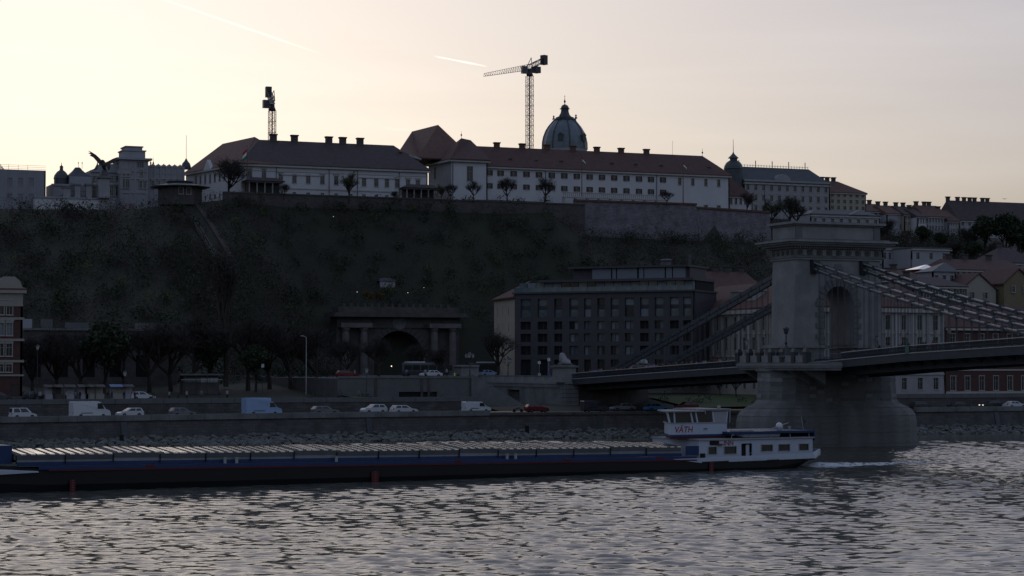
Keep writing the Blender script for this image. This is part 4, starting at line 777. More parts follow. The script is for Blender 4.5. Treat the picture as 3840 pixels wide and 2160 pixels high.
for px in (518, 527, 535): a_, z_ = f_.sz(px, 628); window(OP, f_, a_, z_, .42, 1.5, 'plain', 'tyre')
for (px0, px1, pt, yo) in ((463, 545, 567, 0), (473, 534, 552, 1)):
    a, b = on_y(px0, pt, Y + yo), on_y(px1, pt, Y + yo); zt2 = (a.z + b.z) / 2; obj('tower_stage', MB().box(a.x, b.x, Y + yo, Y + yo + 6, zt + .5, zt2), 'grey', OP); obj('tower_cap', MB().box(a.x - .25, b.x + .25, Y + yo - .25, Y + yo + 6.25, zt2 + .002, zt2 + .3), 'palegrey', OP)
a, b = on_y(503, 548, Y + 2), on_y(520, 548, Y + 2); obj('tower_block', MB().box(a.x, b.x, Y + 2, Y + 4, zt2, (a.z + b.z) / 2), 'grey', OP)
f_, zt = blk('side_wing', 556, 692, 628, 'grey', 9, 1); f_.box(OP, 'parapet', 0, f_.L, -.25, .3, zt, zt + .35, 'palegrey'); f_.box(OP, 'string_course', 0, f_.L, -.15, -.002, zt - 3.2, zt - 3.0, 'palegrey')
for px in (527, 574, 600, 626, 652, 676):
    a_, z_ = f_.sz(px, 705)
    if a_ > .6: window(OP, f_, a_, z_, .9, 1.9, 'hood')
for i in range(9): a_ = .6 + i * (f_.L - 1.2) / 8; obj('gablet', MB().exty([(-.5, 0), (.5, 0), (0, .9)], 0, .3), 'palegrey', OP, f_.pos(a_, -.1, zt - 1.9), 0)
for i in range(6): a_ = 1.2 + i * (f_.L - 2.4) / 5; obj('roof_gable', MB().exty([(-.7, 0), (.7, 0), (.5, .25), (.2, .35), (0, .6), (-.2, .35), (-.5, .25)], -.2, .3), 'palegrey', OP, f_.pos(a_, 0, zt + .352), 0)
for i in range(7): f_.box(OP, 'pilaster', i * (f_.L - .5) / 6, i * (f_.L - .5) / 6 + .5, -.22, -.002, 50, zt - .02, 'palegrey')
for px in (565, 575): q = on_y(px, 622, Y + 3); obj('finial', MB().lathe([(.3, -.2), (.3, .3), (.12, .5), (.26, .9), (.05, 1.3), (.03, 2.4)], n=7), 'metal', OP, (q.x, Y + 3, zt + .36), 0)
q = on_y(698, 635, Y + 4); obj('cupola', MB().lathe([(1.3, 0), (1.3, .8), (1.05, 1.6), (.5, 2.2), (.3, 2.6), (.06, 3.0), (.05, 9.2)], n=10), 'slate', OP, (q.x, Y + 4, q.z), 0)
for ch in OP.children:                                            # window frames stand proud of the solid blocks behind them
    if ch.name.startswith('window'): ch.location.y -= .27
# scaffolded wing
SW = thing('scaffolded_wing', 'large castle wing wrapped in pale scaffold sheeting at the left edge', 'building', (-95, 165, 50)); a, b = on_y(-260, 625, 165), on_y(172, 640, 165); fz_ = Fac(v2(a), v2(b)); zt = b.z
ws = [(fz_.sp(px, 700), fz_.sz(px, py)[1]) for px in (37, 77, 118) for py in (685, 745)]
fz_.wall(SW, 46, zt, [(a_ - .6, a_ + .6, z_ - 1.2, z_ + 1.2) for a_, z_ in ws], 'sheet'); [window(SW, fz_, a_, z_ - 1.2, 1.2, 2.4, 'plain', 'sheet', 'sheet') for a_, z_ in ws]
fz_.box(SW, 'roof_slab', 0, fz_.L, .36, 14, zt - .8, zt - .4, 'grey'); Fac(v2(b), (b.x, 179)).wall(SW, 46, zt, [], 'sheet')
for z in (.25, .7, 1.15): fz_.box(SW, 'guard_rail', 0, fz_.L, -.05, .0, zt + z, zt + z + .06, 'palegrey')
for i in range(int(fz_.L / 2.4)): fz_.box(SW, 'scaffold_pole', i * 2.4, i * 2.4 + .07, -.07, -.002, 46, zt + 1.25, 'grey')
for i in range(4): fz_.box(SW, 'sheet_seam', fz_.sp(10 + i * 40, 700) - .05, fz_.sp(10 + i * 40, 700) + .05, -.03, -.001, 48, zt - .02, 'grey')
# gate pillars, fence, plinth, eagle
GP = thing('gate_terrace', 'pale stone terrace wall below the ornamental gate', 'wall', (-64, 160, 50)); a, b = on_y(130, 805, 160), on_y(432, 805, 160); ftt = Fac(v2(a), v2(b)); z_t = on_y(350, 748, 160).z
ftt.wall(GP, 44, z_t, [], 'white', t=2.5); ftt.box(GP, 'coping', -.2, ftt.L + .2, -.3, 2.7, z_t + .002, z_t + .4, 'palegrey')
for i in range(5): ftt.box(GP, 'stone_course', ftt.sp(372, 790), ftt.L, -.16, -.002, a.z + .3 + i * .8, a.z + .3 + i * .8 + .7, 'palegrey')
for px, hpx, w, lb in ((250, 700, .9, 'stone gate pillar below the small dome'), (290, 690, .7, 'stone gate pillar at the left of the railings'), (333, 690, .7, 'stone gate pillar between two railing bays')):
    q = on_y(px, 748, 160.5); zt_ = on_y(px, hpx, 160.5).z; T = thing('gate_pillar', lb, 'pillar', (q.x, 160.5, z_t + .4)); obj('shaft', MB().box(-w, w, -w, w, 0, zt_ - z_t - .8), 'palegrey', T, (q.x, 161.0, z_t + .402)); obj('cap', MB().box(-w - .25, w + .25, -w - .25, w + .25, 0, .4), 'stone2', T, (q.x, 161.0, zt_ - .39))
IR = thing('iron_gate_railing', 'black ornate iron railings between the gate pillars', 'railing', (-65, 161, z_t))
for i in range(30):
    px = 262 + i * 3.7
    if abs(px - 290) > 6 and abs(px - 333) > 6: q = on_y(px, 745, 161); obj('bar', MB().tube((0, 0, 0), (0, 0, 3.4 + .5 * math.sin(i * .9)), .05, n=4), 'metal', IR, (q.x, 161, z_t + .402))
for z in (.5, 1.6, 3.0): obj('cross_rail', MB().box(-.001, on_y(368, 745, 161).x - on_y(262, 745, 161).x, -.04, .04, 0, .1), 'metal', IR, (on_y(262, 745, 161).x, 161, z_t + .4 + z))
q = on_y(390, 800, 159); EC = thing('eagle_column', 'tall stone column carrying a bronze eagle', 'column', (q.x, 160, z_t)); zt_ = on_y(390, 662, 160).z
obj('shaft', MB().frust((-1.45, 1.45, -1.45, 1.45), (-1.15, 1.15, -1.15, 1.15), 0, zt_ - z_t - .9), 'palegrey', EC, (q.x, 160, z_t + .402)); obj('capital', MB().box(-1.7, 1.7, -1.7, 1.7, 0, .5), 'stone2', EC, (q.x, 160, zt_ - .49)); obj('pedestal', MB().lathe([(1.2, 0), (1.0, .6), (.7, 1.1), (.6, 1.6)], n=8), 'metal', EC, (q.x, 160, zt_ + .02))
EA = thing('eagle_statue', 'dark bronze eagle with wings raised on its column', 'statue', (q.x, 160, zt_ + 1.6))
ev = [(0, 0, .3), (0, -.1, 1.1), (0, -.25, 1.9), (-.3, -.5, 2.5), (-.75, -.6, 2.55), (.5, .4, .2), (.9, .6, -.3)]
me = skin_mesh('body', ev, [(0, 1), (1, 2), (2, 3), (3, 4), (0, 5), (5, 6)], [.55, .75, .6, .38, .12, .3, .3], 'metal', 1); inst('body', me, EA, (q.x, 160, zt_ + 1.6))
def wing(pts):
    mb = MB(); n_ = len(pts)
    V = [(x, .16, z) for x, z in pts] + [(x, -.16, z) for x, z in pts]; mb.add(V, [tuple(range(n_)), tuple(range(2 * n_ - 1, n_ - 1, -1))] + [(i, n_ + i, n_ + (i + 1) % n_, (i + 1) % n_) for i in range(n_)]); return mb
obj('wing', wing([(-.2, 1.0), (-.1, 2.0), (-1.0, 3.0), (-2.0, 3.9), (-3.2, 4.6), (-4.0, 4.9), (-3.3, 4.35), (-4.0, 4.3), (-3.2, 3.95), (-3.6, 3.7), (-2.6, 3.2), (-1.8, 2.3), (-1.0, 1.4)]), 'metal', EA, (q.x, 160, zt_ + 1.6)); obj('wing', wing([(.2, .9), (.1, 1.9), (1.2, 2.4), (2.4, 3.1), (3.4, 3.5), (3.9, 3.35), (3.3, 3.0), (3.7, 2.8), (2.8, 2.4), (3.0, 2.1), (1.8, 1.7), (.9, 1.1)]), 'metal', EA, (q.x, 160, zt_ + 1.6))
T = thing('red_bush_bank', 'reddish bare hedge bank right of the gate terrace', 'hedge', (-54, 152, 50)); cards(900, np.array([[on_y(470, 790, 152).x, 152, 51.6], [on_y(530, 800, 151).x, 151, 50.4], [on_y(600, 800, 150).x, 150, 50.4]]), np.array([[3.4, 3, 2.2], [3.6, 3, 1.8], [3.4, 3, 1.6]]), .22, 'hedge_foliage', 'redroof2', '', '', .3, T); bpy.data.objects['hedge_foliage'].location = (54, -152, -50)
# --- great dome behind the monastery
Y = 285.0; q = on_y(2118, 545, Y); r_ = (on_y(2197, 545, Y).x - on_y(2040, 545, Y).x) / 2
DM = thing('great_dome', 'large blue grey copper dome with lantern and gilded spire behind the monastery', 'dome', (q.x, Y, q.z - 16))
def zpy(py, x=2118): return on_y(x, py, Y).z - q.z
obj('drum', MB().lathe([(r_ * .98, -16), (r_ * .98, -1.0)], n=16, a0=.2), 'palegrey', DM, (q.x, Y, q.z))
zz = [(1.0, 560), (.99, 535), (.94, 515), (.85, 495), (.72, 477), (.58, 463), (.47, 452)]
obj('shell', MB().lathe([(r_ * a_, zpy(p_)) for a_, p_ in zz], n=16, a0=.2), 'copper', DM, (q.x, Y, q.z))
for k in range(8):
    t = .2 + math.pi / 4 * k + math.pi / 8; mb = MB()
    for (a_, p_), (b_, s_) in zip(zz[:-1], zz[1:]): mb.tube((r_ * a_ * math.cos(t), r_ * a_ * math.sin(t), zpy(p_)), (r_ * b_ * math.cos(t), r_ * b_ * math.sin(t), zpy(s_)), .28, n=4)
    obj('rib', mb, 'slate', DM, (q.x, Y, q.z))
for t in (-math.pi / 2 - .6, -math.pi / 2 + .55):
    obj('dormer', MB().box(-.9, .9, -.9, .6, 0, 2.0).exty([(-1.1, 2.0), (1.1, 2.0), (0, 2.9)], -1, .6), 'slate', DM, (q.x + r_ * .93 * math.cos(t), Y + r_ * .93 * math.sin(t), q.z + zpy(535)), t + math.pi / 2)
obj('gallery', MB().lathe([(r_ * .50, zpy(452)), (r_ * .50, zpy(447)), (r_ * .40, zpy(445)), (r_ * .40, zpy(441)), (r_ * .30, zpy(438))], n=16), 'slate', DM, (q.x, Y, q.z))
for k in range(4):
    t = math.pi / 4 + math.pi / 2 * k; obj('urn', MB().lathe([(.5, zpy(447)), (.5, zpy(443)), (.15, zpy(440)), (.42, zpy(436)), (.1, zpy(432)), (.05, zpy(429))], n=8), 'slate', DM, (q.x + r_ * .52 * math.cos(t), Y + r_ * .52 * math.sin(t), q.z))
obj('lantern_skirt', MB().lathe([(r_ * .30, zpy(438)), (r_ * .22, zpy(430)), (r_ * .185, zpy(420)), (r_ * .18, zpy(412))], n=8), 'slate', DM, (q.x, Y, q.z))
for k in range(8): t = math.pi / 4 * k + .39; obj('lantern_column', MB().tube((0, 0, 0), (0, 0, zpy(430) - zpy(452)), .2), 'slate', DM, (q.x + r_ * .17 * math.cos(t), Y + r_ * .17 * math.sin(t), q.z + zpy(452) + (zpy(412) - zpy(452))), 0) if False else None
obj('lantern', MB().lathe([(r_ * .17, zpy(412)), (r_ * .17, zpy(431 - 20)), (r_ * .24, zpy(408)), (r_ * .18, zpy(406)), (r_ * .18, zpy(402)), (r_ * .12, zpy(395)), (.15, zpy(391)), (.1, zpy(387))], n=10), 'slate', DM, (q.x, Y, q.z))
obj('spire', MB().lathe([(.12, zpy(387)), (.42, zpy(381)), (.12, zpy(374)), (.06, zpy(365)), (.14, zpy(362)), (.03, zpy(357))], n=8), 'metal', DM, (q.x, Y, q.z))
# --- buildings right of the monastery
def house(label, px0, px1, Yh, py_base, py_eave, py_ridge, wallm, roofm, rows, ncol, dep=14, hipx=(0, 0), name='house', st='cas', gl='glass', chim=(), rotq=None):
    a, b = on_y(px0, py_base, Yh), on_y(px1, py_base, Yh)
    if rotq: b = on_y(px1, py_base, Yh + rotq)
    xm = (px0 + px1) / 2; z0 = min(a.z, b.z) - 1.5; ze_ = on_y(xm, py_eave, Yh + (rotq or 0) / 2).z; T = thing(name, label, 'building', ((a.x + b.x) / 2, Yh, z0)); f_ = Fac(v2(a), v2(b)); W2 = []
    nr = len(rows) if not isinstance(rows, int) else rows; hgt = ze_ - z0 - 1.5
    for r_i in range(nr):
        zc0 = z0 + 1.5 + (r_i + .25) * hgt / nr; hh = min(1.9, hgt / nr * .58)
        for c_i in range(ncol): W2.append(((c_i + .5) * f_.L / ncol, zc0, min(1.1, f_.L / ncol * .45), hh))
    f_.wall(T, z0, ze_, [(a_ - w / 2, a_ + w / 2, z, z + h) for a_, z, w, h in W2], wallm)
    for a_, z, w, h in W2: window(T, f_, a_, z, w, h, st, gl)
    n2 = f_.n * dep; A2, B2 = Vector(v2(a)).to_3d() + n2, Vector(v2(b)).to_3d() + n2
    Fac(v2(A2), v2(a)).wall(T, z0, ze_, [], wallm); Fac(v2(b), v2(B2)).wall(T, z0, ze_, [], wallm)
    f_.box(T, 'cornice', -.3, f_.L + .3, -.4, -.002, ze_ - .62, ze_ - .31, 'trim'); f_.box(T, 'foundation', 0, f_.L, .03, dep, z0 - 10, z0 - .002, 'darkstone')
    if py_ridge:
        zr_ = on_y(xm, py_ridge, Yh + dep / 2).z; r1, r2 = f_.pos(hipx[0], dep / 2, zr_), f_.pos(f_.L - hipx[1], dep / 2, zr_); hip_roof(T, [v2(a), v2(b), v2(B2), v2(A2)], ze_, r1, r2, roofm, over=.4)
        for fr in chim: chimney(T, f_.pos(f_.L * fr, dep / 2 + .3, zr_ - .5), 1.3, .9, 1.4, 'darkstone', nm='chimney')
    else: f_.box(T, 'roof', -.2, f_.L + .2, -.2, dep, ze_ + .002, ze_ + .3, roofm)
    return T, f_, ze_
T, f_, ze_ = house('small house with steep red roof and three skylights beside the monastery', 2733, 2822, 176, 775, 735, 640, 'white', 'redroof', 1, 5, dep=16, hipx=(-3, 6.5))
for px, py in ((2740, 712), (2765, 715), (2792, 718)): q = on_y(px, py, 178.0); o = obj('skylight', MB().box(-.45, .45, -.06, .0, -1.1, 1.1), 'alu', T, (q.x, 178.0, q.z)); o.rotation_euler = (-math.radians(42), -.2, 0)
Y = 232.0
T, f_, ze_ = house('grey white ministry building with dark mansard roof and iron cresting', 2790, 3112, Y, 800, 688, None, 'palegrey', 'slate', 3, 11, dep=18, name='ministry_building', st='hood')
a, b = f_.pos(-.3, -.3, ze_), f_.pos(f_.L + .3, -.3, ze_); zr_ = on_y(2920, 628, Y + 3).z
obj('mansard_roof', MB().frust((a.x, b.x, Y - .3, Y + 18.3), (a.x + 1.2, b.x - 5.5, Y + 5, Y + 13), ze_ + .31, zr_), 'slate', T); obj('roof_gable', MB().exty([(-3, 0), (3, 0), (2.6, 1.4), (1.6, 2.4), (0, 2.8), (-1.6, 2.4), (-2.6, 1.4)], -.4, 2.0), 'palegrey', T, f_.pos(f_.sp(2935, 680), 0, ze_ + .31), 0); f_.box(T, 'parapet', 0, f_.L, -.3, .2, ze_ + .31, ze_ + .9, 'palegrey')
for i in range(26): obj('cresting_post', MB().tube((0, 0, 0), (0, 0, .9 if i % 6 else 2.2), .07 if i % 6 else .16, n=4), 'metal', T, (a.x + 1.2 + i * (b.x - a.x - 7) / 25, Y + 5, zr_))
obj('cresting_rail', MB().box(a.x + 1.2, b.x - 5.6, Y + 4.95, Y + 5.05, zr_ + .5, zr_ + .6), 'metal', T)
q = on_y(2750, 640, Y + 2); rr = 3.0
zq = lambda py: on_y(2750, py, Y + 2).z - q.z
obj('corner_dome', MB().lathe([(rr, -8), (rr, zq(636)), (rr * 1.08, zq(634)), (rr * 1.0, zq(622)), (rr * .8, zq(610)), (rr * .45, zq(602)), (rr * .45, zq(595)), (rr * .62, zq(593)), (rr * .3, zq(583)), (.4, zq(577)), (.12, zq(570)), (.06, zq(522))], n=10), 'slate', T, (q.x, Y + 2, q.z))
house('dark cresting roof peeping out behind the right end of the monastery', 2590, 2742, 236, 760, 672, 618, 'palegrey', 'slate', 2, 5, dep=16, hipx=(1, 1))
house('yellowish building with brown hipped roof right of the ministry', 3110, 3248, 236, 790, 722, 682, 'beige', 'redroof2', 3, 6, dep=14, hipx=(0, 7), chim=(.1, .25, .42))
T, f_, ze_ = house('classical pale building with pediment just above the bridge tower', 3040, 3300, 190, 852, 808, None, 'grey', 'slate', 1, 8, dep=12, st='hood')
obj('pediment', MB().exty([(-3.6, 0), (3.6, 0), (0, 1.6)], -.5, 1), 'palegrey', T, f_.pos(f_.sp(3222, 815), 0, ze_ + .31), 0); obj('attic_roof', MB().frust((0, f_.L, .5, 11), (3, f_.L - 3, 3, 8), 0, 1.4), 'slate', T, f_.pos(0, 0, ze_ + .302), f_.rz)
# row of old town houses on the right skyline
row = [('left end of the old town row, low roof with two chimneys', 3240, 3330, 262, 860, 792, 765, 'grey', 'redroof2', 3, 3, (.4, .75)), ('old town house with blank grey gable wall', 3326, 3398, 258, 880, 800, 772, 'grey', 'redroof2', 1, 2, (.2, .6)),
       ('pale green old town house with dark tile roof', 3392, 3446, 256, 850, 805, 775, 'beige', 'darkroof', 2, 5, (.3, .8)), ('white old town house with three tall windows', 3440, 3478, 252, 880, 812, 785, 'white', 'darkroof', 2, 4, (.5,)),
       ('grey old town house with rows of paired windows and roof skylights', 3472, 3560, 254, 900, 812, 772, 'grey', 'redroof2', 3, 8, (.15, .5, .7)), ('dark old town house with balconies beneath the tall roof', 3556, 3598, 252, 900, 828, 790, 'grey', 'redroof', 3, 5, (.3,)),
       ('long dark tiled roof with six big chimneys at the right skyline', 3598, 3900, 270, 880, 830, 758, 'grey', 'darkroof', 2, 12, (.02, .14, .22, .29, .35, .45, .51))]
for lb, p0, p1, yh, pb, pe, pr2, wm_, rm_, rw, nc, ch in row: house(lb, p0, p1, yh, pb, pe, pr2, wm_, rm_, rw, nc, dep=16, chim=ch)
# --- cranes
def lattice(mb, P, Q, w0, w1, n, r=.07, tri=False):
    P, Q = Vector(P), Vector(Q); d = (Q - P).normalized(); a = d.cross(Vector((0, 0, 1)) if abs(d.z) < .9 else Vector((1, 0, 0))).normalized(); b = d.cross(a)
    offs = [(-1, -1), (1, -1), (1, 1), (-1, 1)] if not tri else [(-1, 1), (1, 1), (0, -1)]
    pr = None
    for i in range(n + 1):
        c = P.lerp(Q, i / n); w = (w0 + (w1 - w0) * i / n) / 2; cur = [c + a * (o[0] * w) + b * (o[1] * w) for o in offs]; m_ = len(cur)
        if pr:
            for j in range(m_): mb.tube(pr[j], cur[j], r, n=4); mb.tube(pr[j], cur[(j + 1) % m_], r * .6, n=3); mb.tube(pr[(j + 1) % m_], cur[j], r * .6, n=3) if not tri else None
        if i % 2 == 0 or tri:
            for j in range(m_): mb.tube(cur[j], cur[(j + 1) % m_], r * .7, n=3)
        pr = cur
    return mb
def crane(label, px, Yc, py_bot, py_top, tip, tail, w=2.0):
    base = on_y(px, py_bot + 60, Yc); top = on_y(px, py_top, Yc); T = thing('tower_crane', label, 'crane', (base.x, Yc, base.z)); H = top.z - base.z
    obj('mast', lattice(MB(), (0, 0, 0), (0, 0, H), w, w, int(H / 1.6), .085), 'rust', T, (base.x, Yc, base.z)); obj('ladder', MB().box(-.2, .2, -.1, .1, 0, H), 'cranegrey', T, (base.x, Yc, base.z))
    obj('slewing_ring', MB().lathe([(w * .55, 0), (w * .62, .4), (w * .45, 1.2), (w * .4, 2.4)], n=8), 'metal', T, (top.x, Yc, top.z)); tv = Vector(tip) - Vector((top.x, Yc, top.z + 2.6))
    root = Vector((top.x, Yc, top.z + 3.0)); obj('jib', lattice(MB(), root - root + Vector((0, 0, 0)), Vector(tip) - root, 1.9, .9, 20, .07, True), 'steel', T, root, 0)
    tl = Vector(tail); d = tl - root
    obj('counter_jib', lattice(MB(), (0, 0, 0), d, 1.5, 1.3, 5, .10), 'metal', T, root, 0); obj('counterweight', MB().box(-.9, .9, -.9, .9, -1.7, 1.5), 'metal', T, tl, math.atan2(d.y, d.x)); obj('winch_house', MB().box(-1.3, 1.3, -1.0, 1.0, -1.5, .6), 'metal', T, root + d * .45 + Vector((0, 0, -1.6)), math.atan2(d.y, d.x))
    obj('cab', MB().box(-.9, .9, -.8, .8, 0, 2.4).box(-.7, .7, -.85, -.8, 1.0, 2.1), 'steel', T, (top.x - w * 1.15, Yc - 1.0, top.z + .6))
    obj('a_frame', MB().tube((-1, 0, 0), (.6, 0, 3.2), .12).tube((.9, 0, 0), (.6, 0, 3.2), .12), 'steel', T, root, 0)
    return T
Yc = 262.0; crane('tower crane with long lattice jib next to the great dome', 1986, Yc, 560, 285, on_y(1816, 281, Yc - 6), on_y(2040, 224, Yc + 3), 2.0)
Yc = 235.0; t_ = on_y(1020, 415, Yc); crane('tower crane seen end on behind the palace chimneys', 1020, Yc, 520, 415, (t_.x - 8.6, Yc - 26, t_.z - .7), (t_.x + .7, Yc + 6.5, t_.z + 6.6), 1.9)
crane('tower crane mostly outside the frame behind the scaffolded wing', -70, 230, 620, 590, on_y(12, 640, 226), on_y(-120, 560, 235), 1.9)
# --- flag poles
def flagpole(label, px, Yp, py_b, py_t, py_f0, py_f1, side, dark='rust'):
    b, t = on_y(px, py_b, Yp), on_y(px, py_t, Yp); T = thing('flag_pole', label, 'flag', (b.x, Yp, b.z)); h = t.z - b.z
    obj('pole', MB().tube((0, 0, 0), (0, 0, h), .16, .07, 6), 'rust', T, b); zf0, zf1 = on_y(px, py_f0, Yp).z - b.z, on_y(px, py_f1, Yp).z - b.z; w = .9
    V = []
    for i in range(5):
        for j in range(4): u = i / 4; V.append((side * (.08 + u * w * 1.25), .18 * math.sin(u * 5 + j), zf0 + (zf1 - zf0) * j / 3 - u * 1.1))
    for j, m_ in enumerate(('flagr', 'flagw', 'flagg')):
        mb = MB(); mb.add([V[i * 4 + j + k] for i in range(5) for k in (0, 1)] + [(v[0], v[1] + .04, v[2]) for v in [V[i * 4 + j + k] for i in range(5) for k in (0, 1)]], [(2 * i, 2 * i + 1, 2 * i + 3, 2 * i + 2) for i in range(4)] + [(10 + 2 * i, 12 + 2 * i, 13 + 2 * i, 11 + 2 * i) for i in range(4)]); obj('flag_stripe', mb, m_, T, b)
flagpole('flag pole with red white and green flag at the left corner of the palace', 926, 147, 745, 545, 558, 592, -1); flagpole('flag pole with waving tricolour flag before the middle of the monastery', 2182, 156, 735, 585, 588, 608, 1); flagpole('flag pole with furled tricolour flag near the right end of the monastery', 2562, 156, 762, 608, 608, 628, 1)
T = tag(obj('bird', MB().add([(0, 0, 0), (-.9, .1, .35), (-.2, .25, .05), (.9, -.1, .4), (.2, -.25, .05), (0, .5, -.05), (0, -.5, 0), (0, 0, .12)], [(0, 1, 2), (0, 4, 3), (0, 2, 5), (0, 6, 4), (7, 2, 1), (7, 3, 4), (7, 5, 2), (7, 4, 6)]), 'metal', None, on_y(3768, 747, 200)), 'small dark bird flying above the right skyline', 'bird')
# ================================================================ STREET LEVEL BUILDINGS
# --- tunnel portal
TP = thing('tunnel_portal', 'dark stone tunnel portal with paired columns and a great arch', 'tunnel', (-.7, 110, 10)); Y = 110.0
px0, px1 = on_y(1262, 1300, Y), on_y(1722, 1300, Y); xa, xb = px0.x, px1.x; xc = (xa + xb) / 2; zb = 9.6; zE = on_y(1490, 1230, Y).z; zC = on_y(1490, 1190, Y).z; zT = on_y(1490, 1152, Y).z
hw = 6.3; zsp = 14.6; arc = [(xc + hw * math.cos(t), zsp + hw * math.sin(t)) for t in np.linspace(math.pi, 0, 21)]
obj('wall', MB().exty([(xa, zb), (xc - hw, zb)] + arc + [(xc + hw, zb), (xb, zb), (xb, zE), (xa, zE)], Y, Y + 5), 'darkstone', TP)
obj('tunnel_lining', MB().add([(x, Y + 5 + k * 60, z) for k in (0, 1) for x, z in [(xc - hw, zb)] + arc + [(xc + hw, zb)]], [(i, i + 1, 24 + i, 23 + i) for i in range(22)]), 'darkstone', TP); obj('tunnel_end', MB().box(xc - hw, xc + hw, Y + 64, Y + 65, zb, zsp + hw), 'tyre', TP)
nv = 17
for i in range(nv):
    t0, t1 = math.pi * i / nv + .01, math.pi * (i + 1) / nv - .01; ro = hw + 1.5
    obj('voussoir', MB().exty([(xc + r * math.cos(t), zsp + r * math.sin(t)) for r, t in ((hw + .02, t0), (ro, t0), (ro, t1), (hw + .02, t1))], Y - .22, Y - .002), 'darkstone', TP)
for px in (1290, 1358, 1622, 1690):
    x = on_y(px, 1300, Y).x; obj('column', MB().lathe([(1.2, 0), (1.2, .8), (.95, .9), (.92, zE - zb - 1.6), (.80, zE - zb - 1.0), (1.15, zE - zb - .4), (1.15, zE - zb - .02)], n=12), 'portal', TP, (x, Y - 1.3, zb))
for px0_, px1_ in ((1268, 1385), (1598, 1716)): obj('entablature_block', MB().box(on_y(px0_, 1230, Y).x, on_y(px1_, 1230, Y).x, Y - 2.6, Y - .003, zE, zE + 1.1), 'portal', TP)
obj('entablature', MB().box(xa, xb, Y - .5, Y + 5, zE + .002, zC), 'darkstone', TP); obj('cornice', MB().box(xa - 1.5, xb + 1.5, Y - 3.0, Y + 5.2, zC + .002, zC + .7), 'darkstone', TP); obj('cornice', MB().box(xa - 1.0, xb + 1.0, Y - 2.4, Y + 5.1, zC + .702, zC + 1.1), 'darkstone', TP); obj('attic', MB().box(xa + .3, xb - .3, Y - .4, Y + 4, zC + 1.102, zT), 'darkstone', TP)
obj('emblem', MB().lathe([(1.6, 0), (1.7, .3), (1.2, .45), (1.1, .35), (.01, .5)], n=14), 'stone2', TP, (xc, Y - .2, zE + 1.2)).rotation_euler = (math.pi / 2, 0, 0)
for i, px in enumerate(range(1290, 1700, 26)): q = on_y(px, 1150, Y); obj('attic_baluster', MB().box(-.3, .3, -.2, .2, 0, .9), 'darkstone', TP, (q.x, Y, zT + .002))
T = thing('hillside_cottage', 'small grey cottage wall above the tunnel portal', 'building', (-1, 135, 30)); q = on_hill(1452, 1085); a, b = on_y(1425, 1098, q.y), on_y(1482, 1098, q.y); f_ = Fac(v2(a), v2(b)); zt = on_y(1452, 1054, q.y).z; f_.wall(T, a.z - 2, zt, [], 'grey'); obj('roof', MB().frust((-.4, f_.L + .4, -.4, 6), (.5, f_.L - .5, 1, 4), 0, .8), 'slate', T, f_.pos(0, 0, zt + .01), f_.rz); window(T, f_, f_.L * .5, a.z, .9, 1.2, 'plain')
# --- dark hotel
z0h = 10.1; Lc = on_y(1930, 1410, 45); d_ = Vector((.68, -.73, 0)).normalized()
fh = Fac(v2(Lc), (Lc.x + d_.x * 10, Lc.y + d_.y * 10)); Lh = fh.sp(2605, 1300); fh = Fac(v2(Lc), (Lc.x + d_.x * Lh, Lc.y + d_.y * Lh))
HT = thing('hotel', 'dark grey modern hotel with gridded windows and glazed rooftop', 'hotel', (Lc.x + 15, Lc.y, z0h))
def hz(px, py): return fh.sz(px, py)[1]
cols = [(1952, 1990), (2016, 2052), (2078, 2108), (2135, 2168), (2190, 2216), (2240, 2268), (2290, 2320), (2343, 2376), (2400, 2432), (2455, 2488), (2512, 2545), (2562, 2592)]
rows = [(1118, 1188), (1204, 1234), (1250, 1281), (1297, 1330), (1348, 1408)]; holes = []; zr_ = [(hz(2250, b), hz(2250, t)) for t, b in rows]; ztop = hz(2250, 1098)
for p0, p1 in cols:
    for (za_, zb_) in zr_: holes.append((fh.sp(p0, 1250), fh.sp(p1, 1250), za_, zb_))
fh.wall(HT, z0h, ztop, holes, 'hotel', t=.7)
for i, (s0, s1, za_, zb_) in enumerate(holes):
    r_i = i % 5; w, h = s1 - s0, zb_ - za_; o = obj('window', MB().box(0, w, .66, .70, 0, h).box(w * .48, w * .52, .60, .655, 0, h).box(0, w, .60, .655, h * .48, h * .52), 'glass' if r_i == 4 else 'hotel', HT, fh.pos(s0, 0, za_), fh.rz)
    for k in (0, 1):
        zz0, zz1 = (0.04, h * .40) if k == 0 else (h * .62, h - .04)
        if r_i != 0: zz0, zz1 = .04, h - .04
        gl = random.choice(['hglass', 'hglass', 'glass', 'curtain']) if r_i < 4 else 'glass'
        if r_i in (1, 2, 3) and i // 5 in (0, 1, 2, 8, 10, 11): gl = 'tyre'
        x0_ = (0.04 if r_i == 0 or k == 0 else w * .54); x1_ = (w - .04 if r_i == 0 else (w * .46 if k == 0 else w - .04))
        obj('pane', MB().box(x0_, x1_, .585, .598, zz0, zz1), gl, o, fh.pos(s0, 0, za_), fh.rz)
fh.box(HT, 'terrace_slab', -.4, Lh + .3, -.5, 14, ztop + .002, ztop + .35, 'hotel')
zg = hz(2250, 1056); st = 0; n_ = 20
fh.box(HT, 'terrace_core', .5, Lh - .5, 2.2, 14, ztop + .36, zg, 'tyre')
for i in range(n_): a_ = .6 + i * (Lh - 1.2) / n_; fh.box(HT, 'terrace_pane', a_ + .06, a_ + (Lh - 1.2) / n_ - .06, 1.0, 2.18, ztop + .36, zg - .02, random.choice(['hglass', 'curtain', 'palepane', 'glass', 'curtain']))
for i in range(12): fh.box(HT, 'balustrade_pane', i * Lh / 12 + .03, (i + 1) * Lh / 12 - .03, -.35, -.31, ztop + .36, ztop + 1.3, 'hglass')
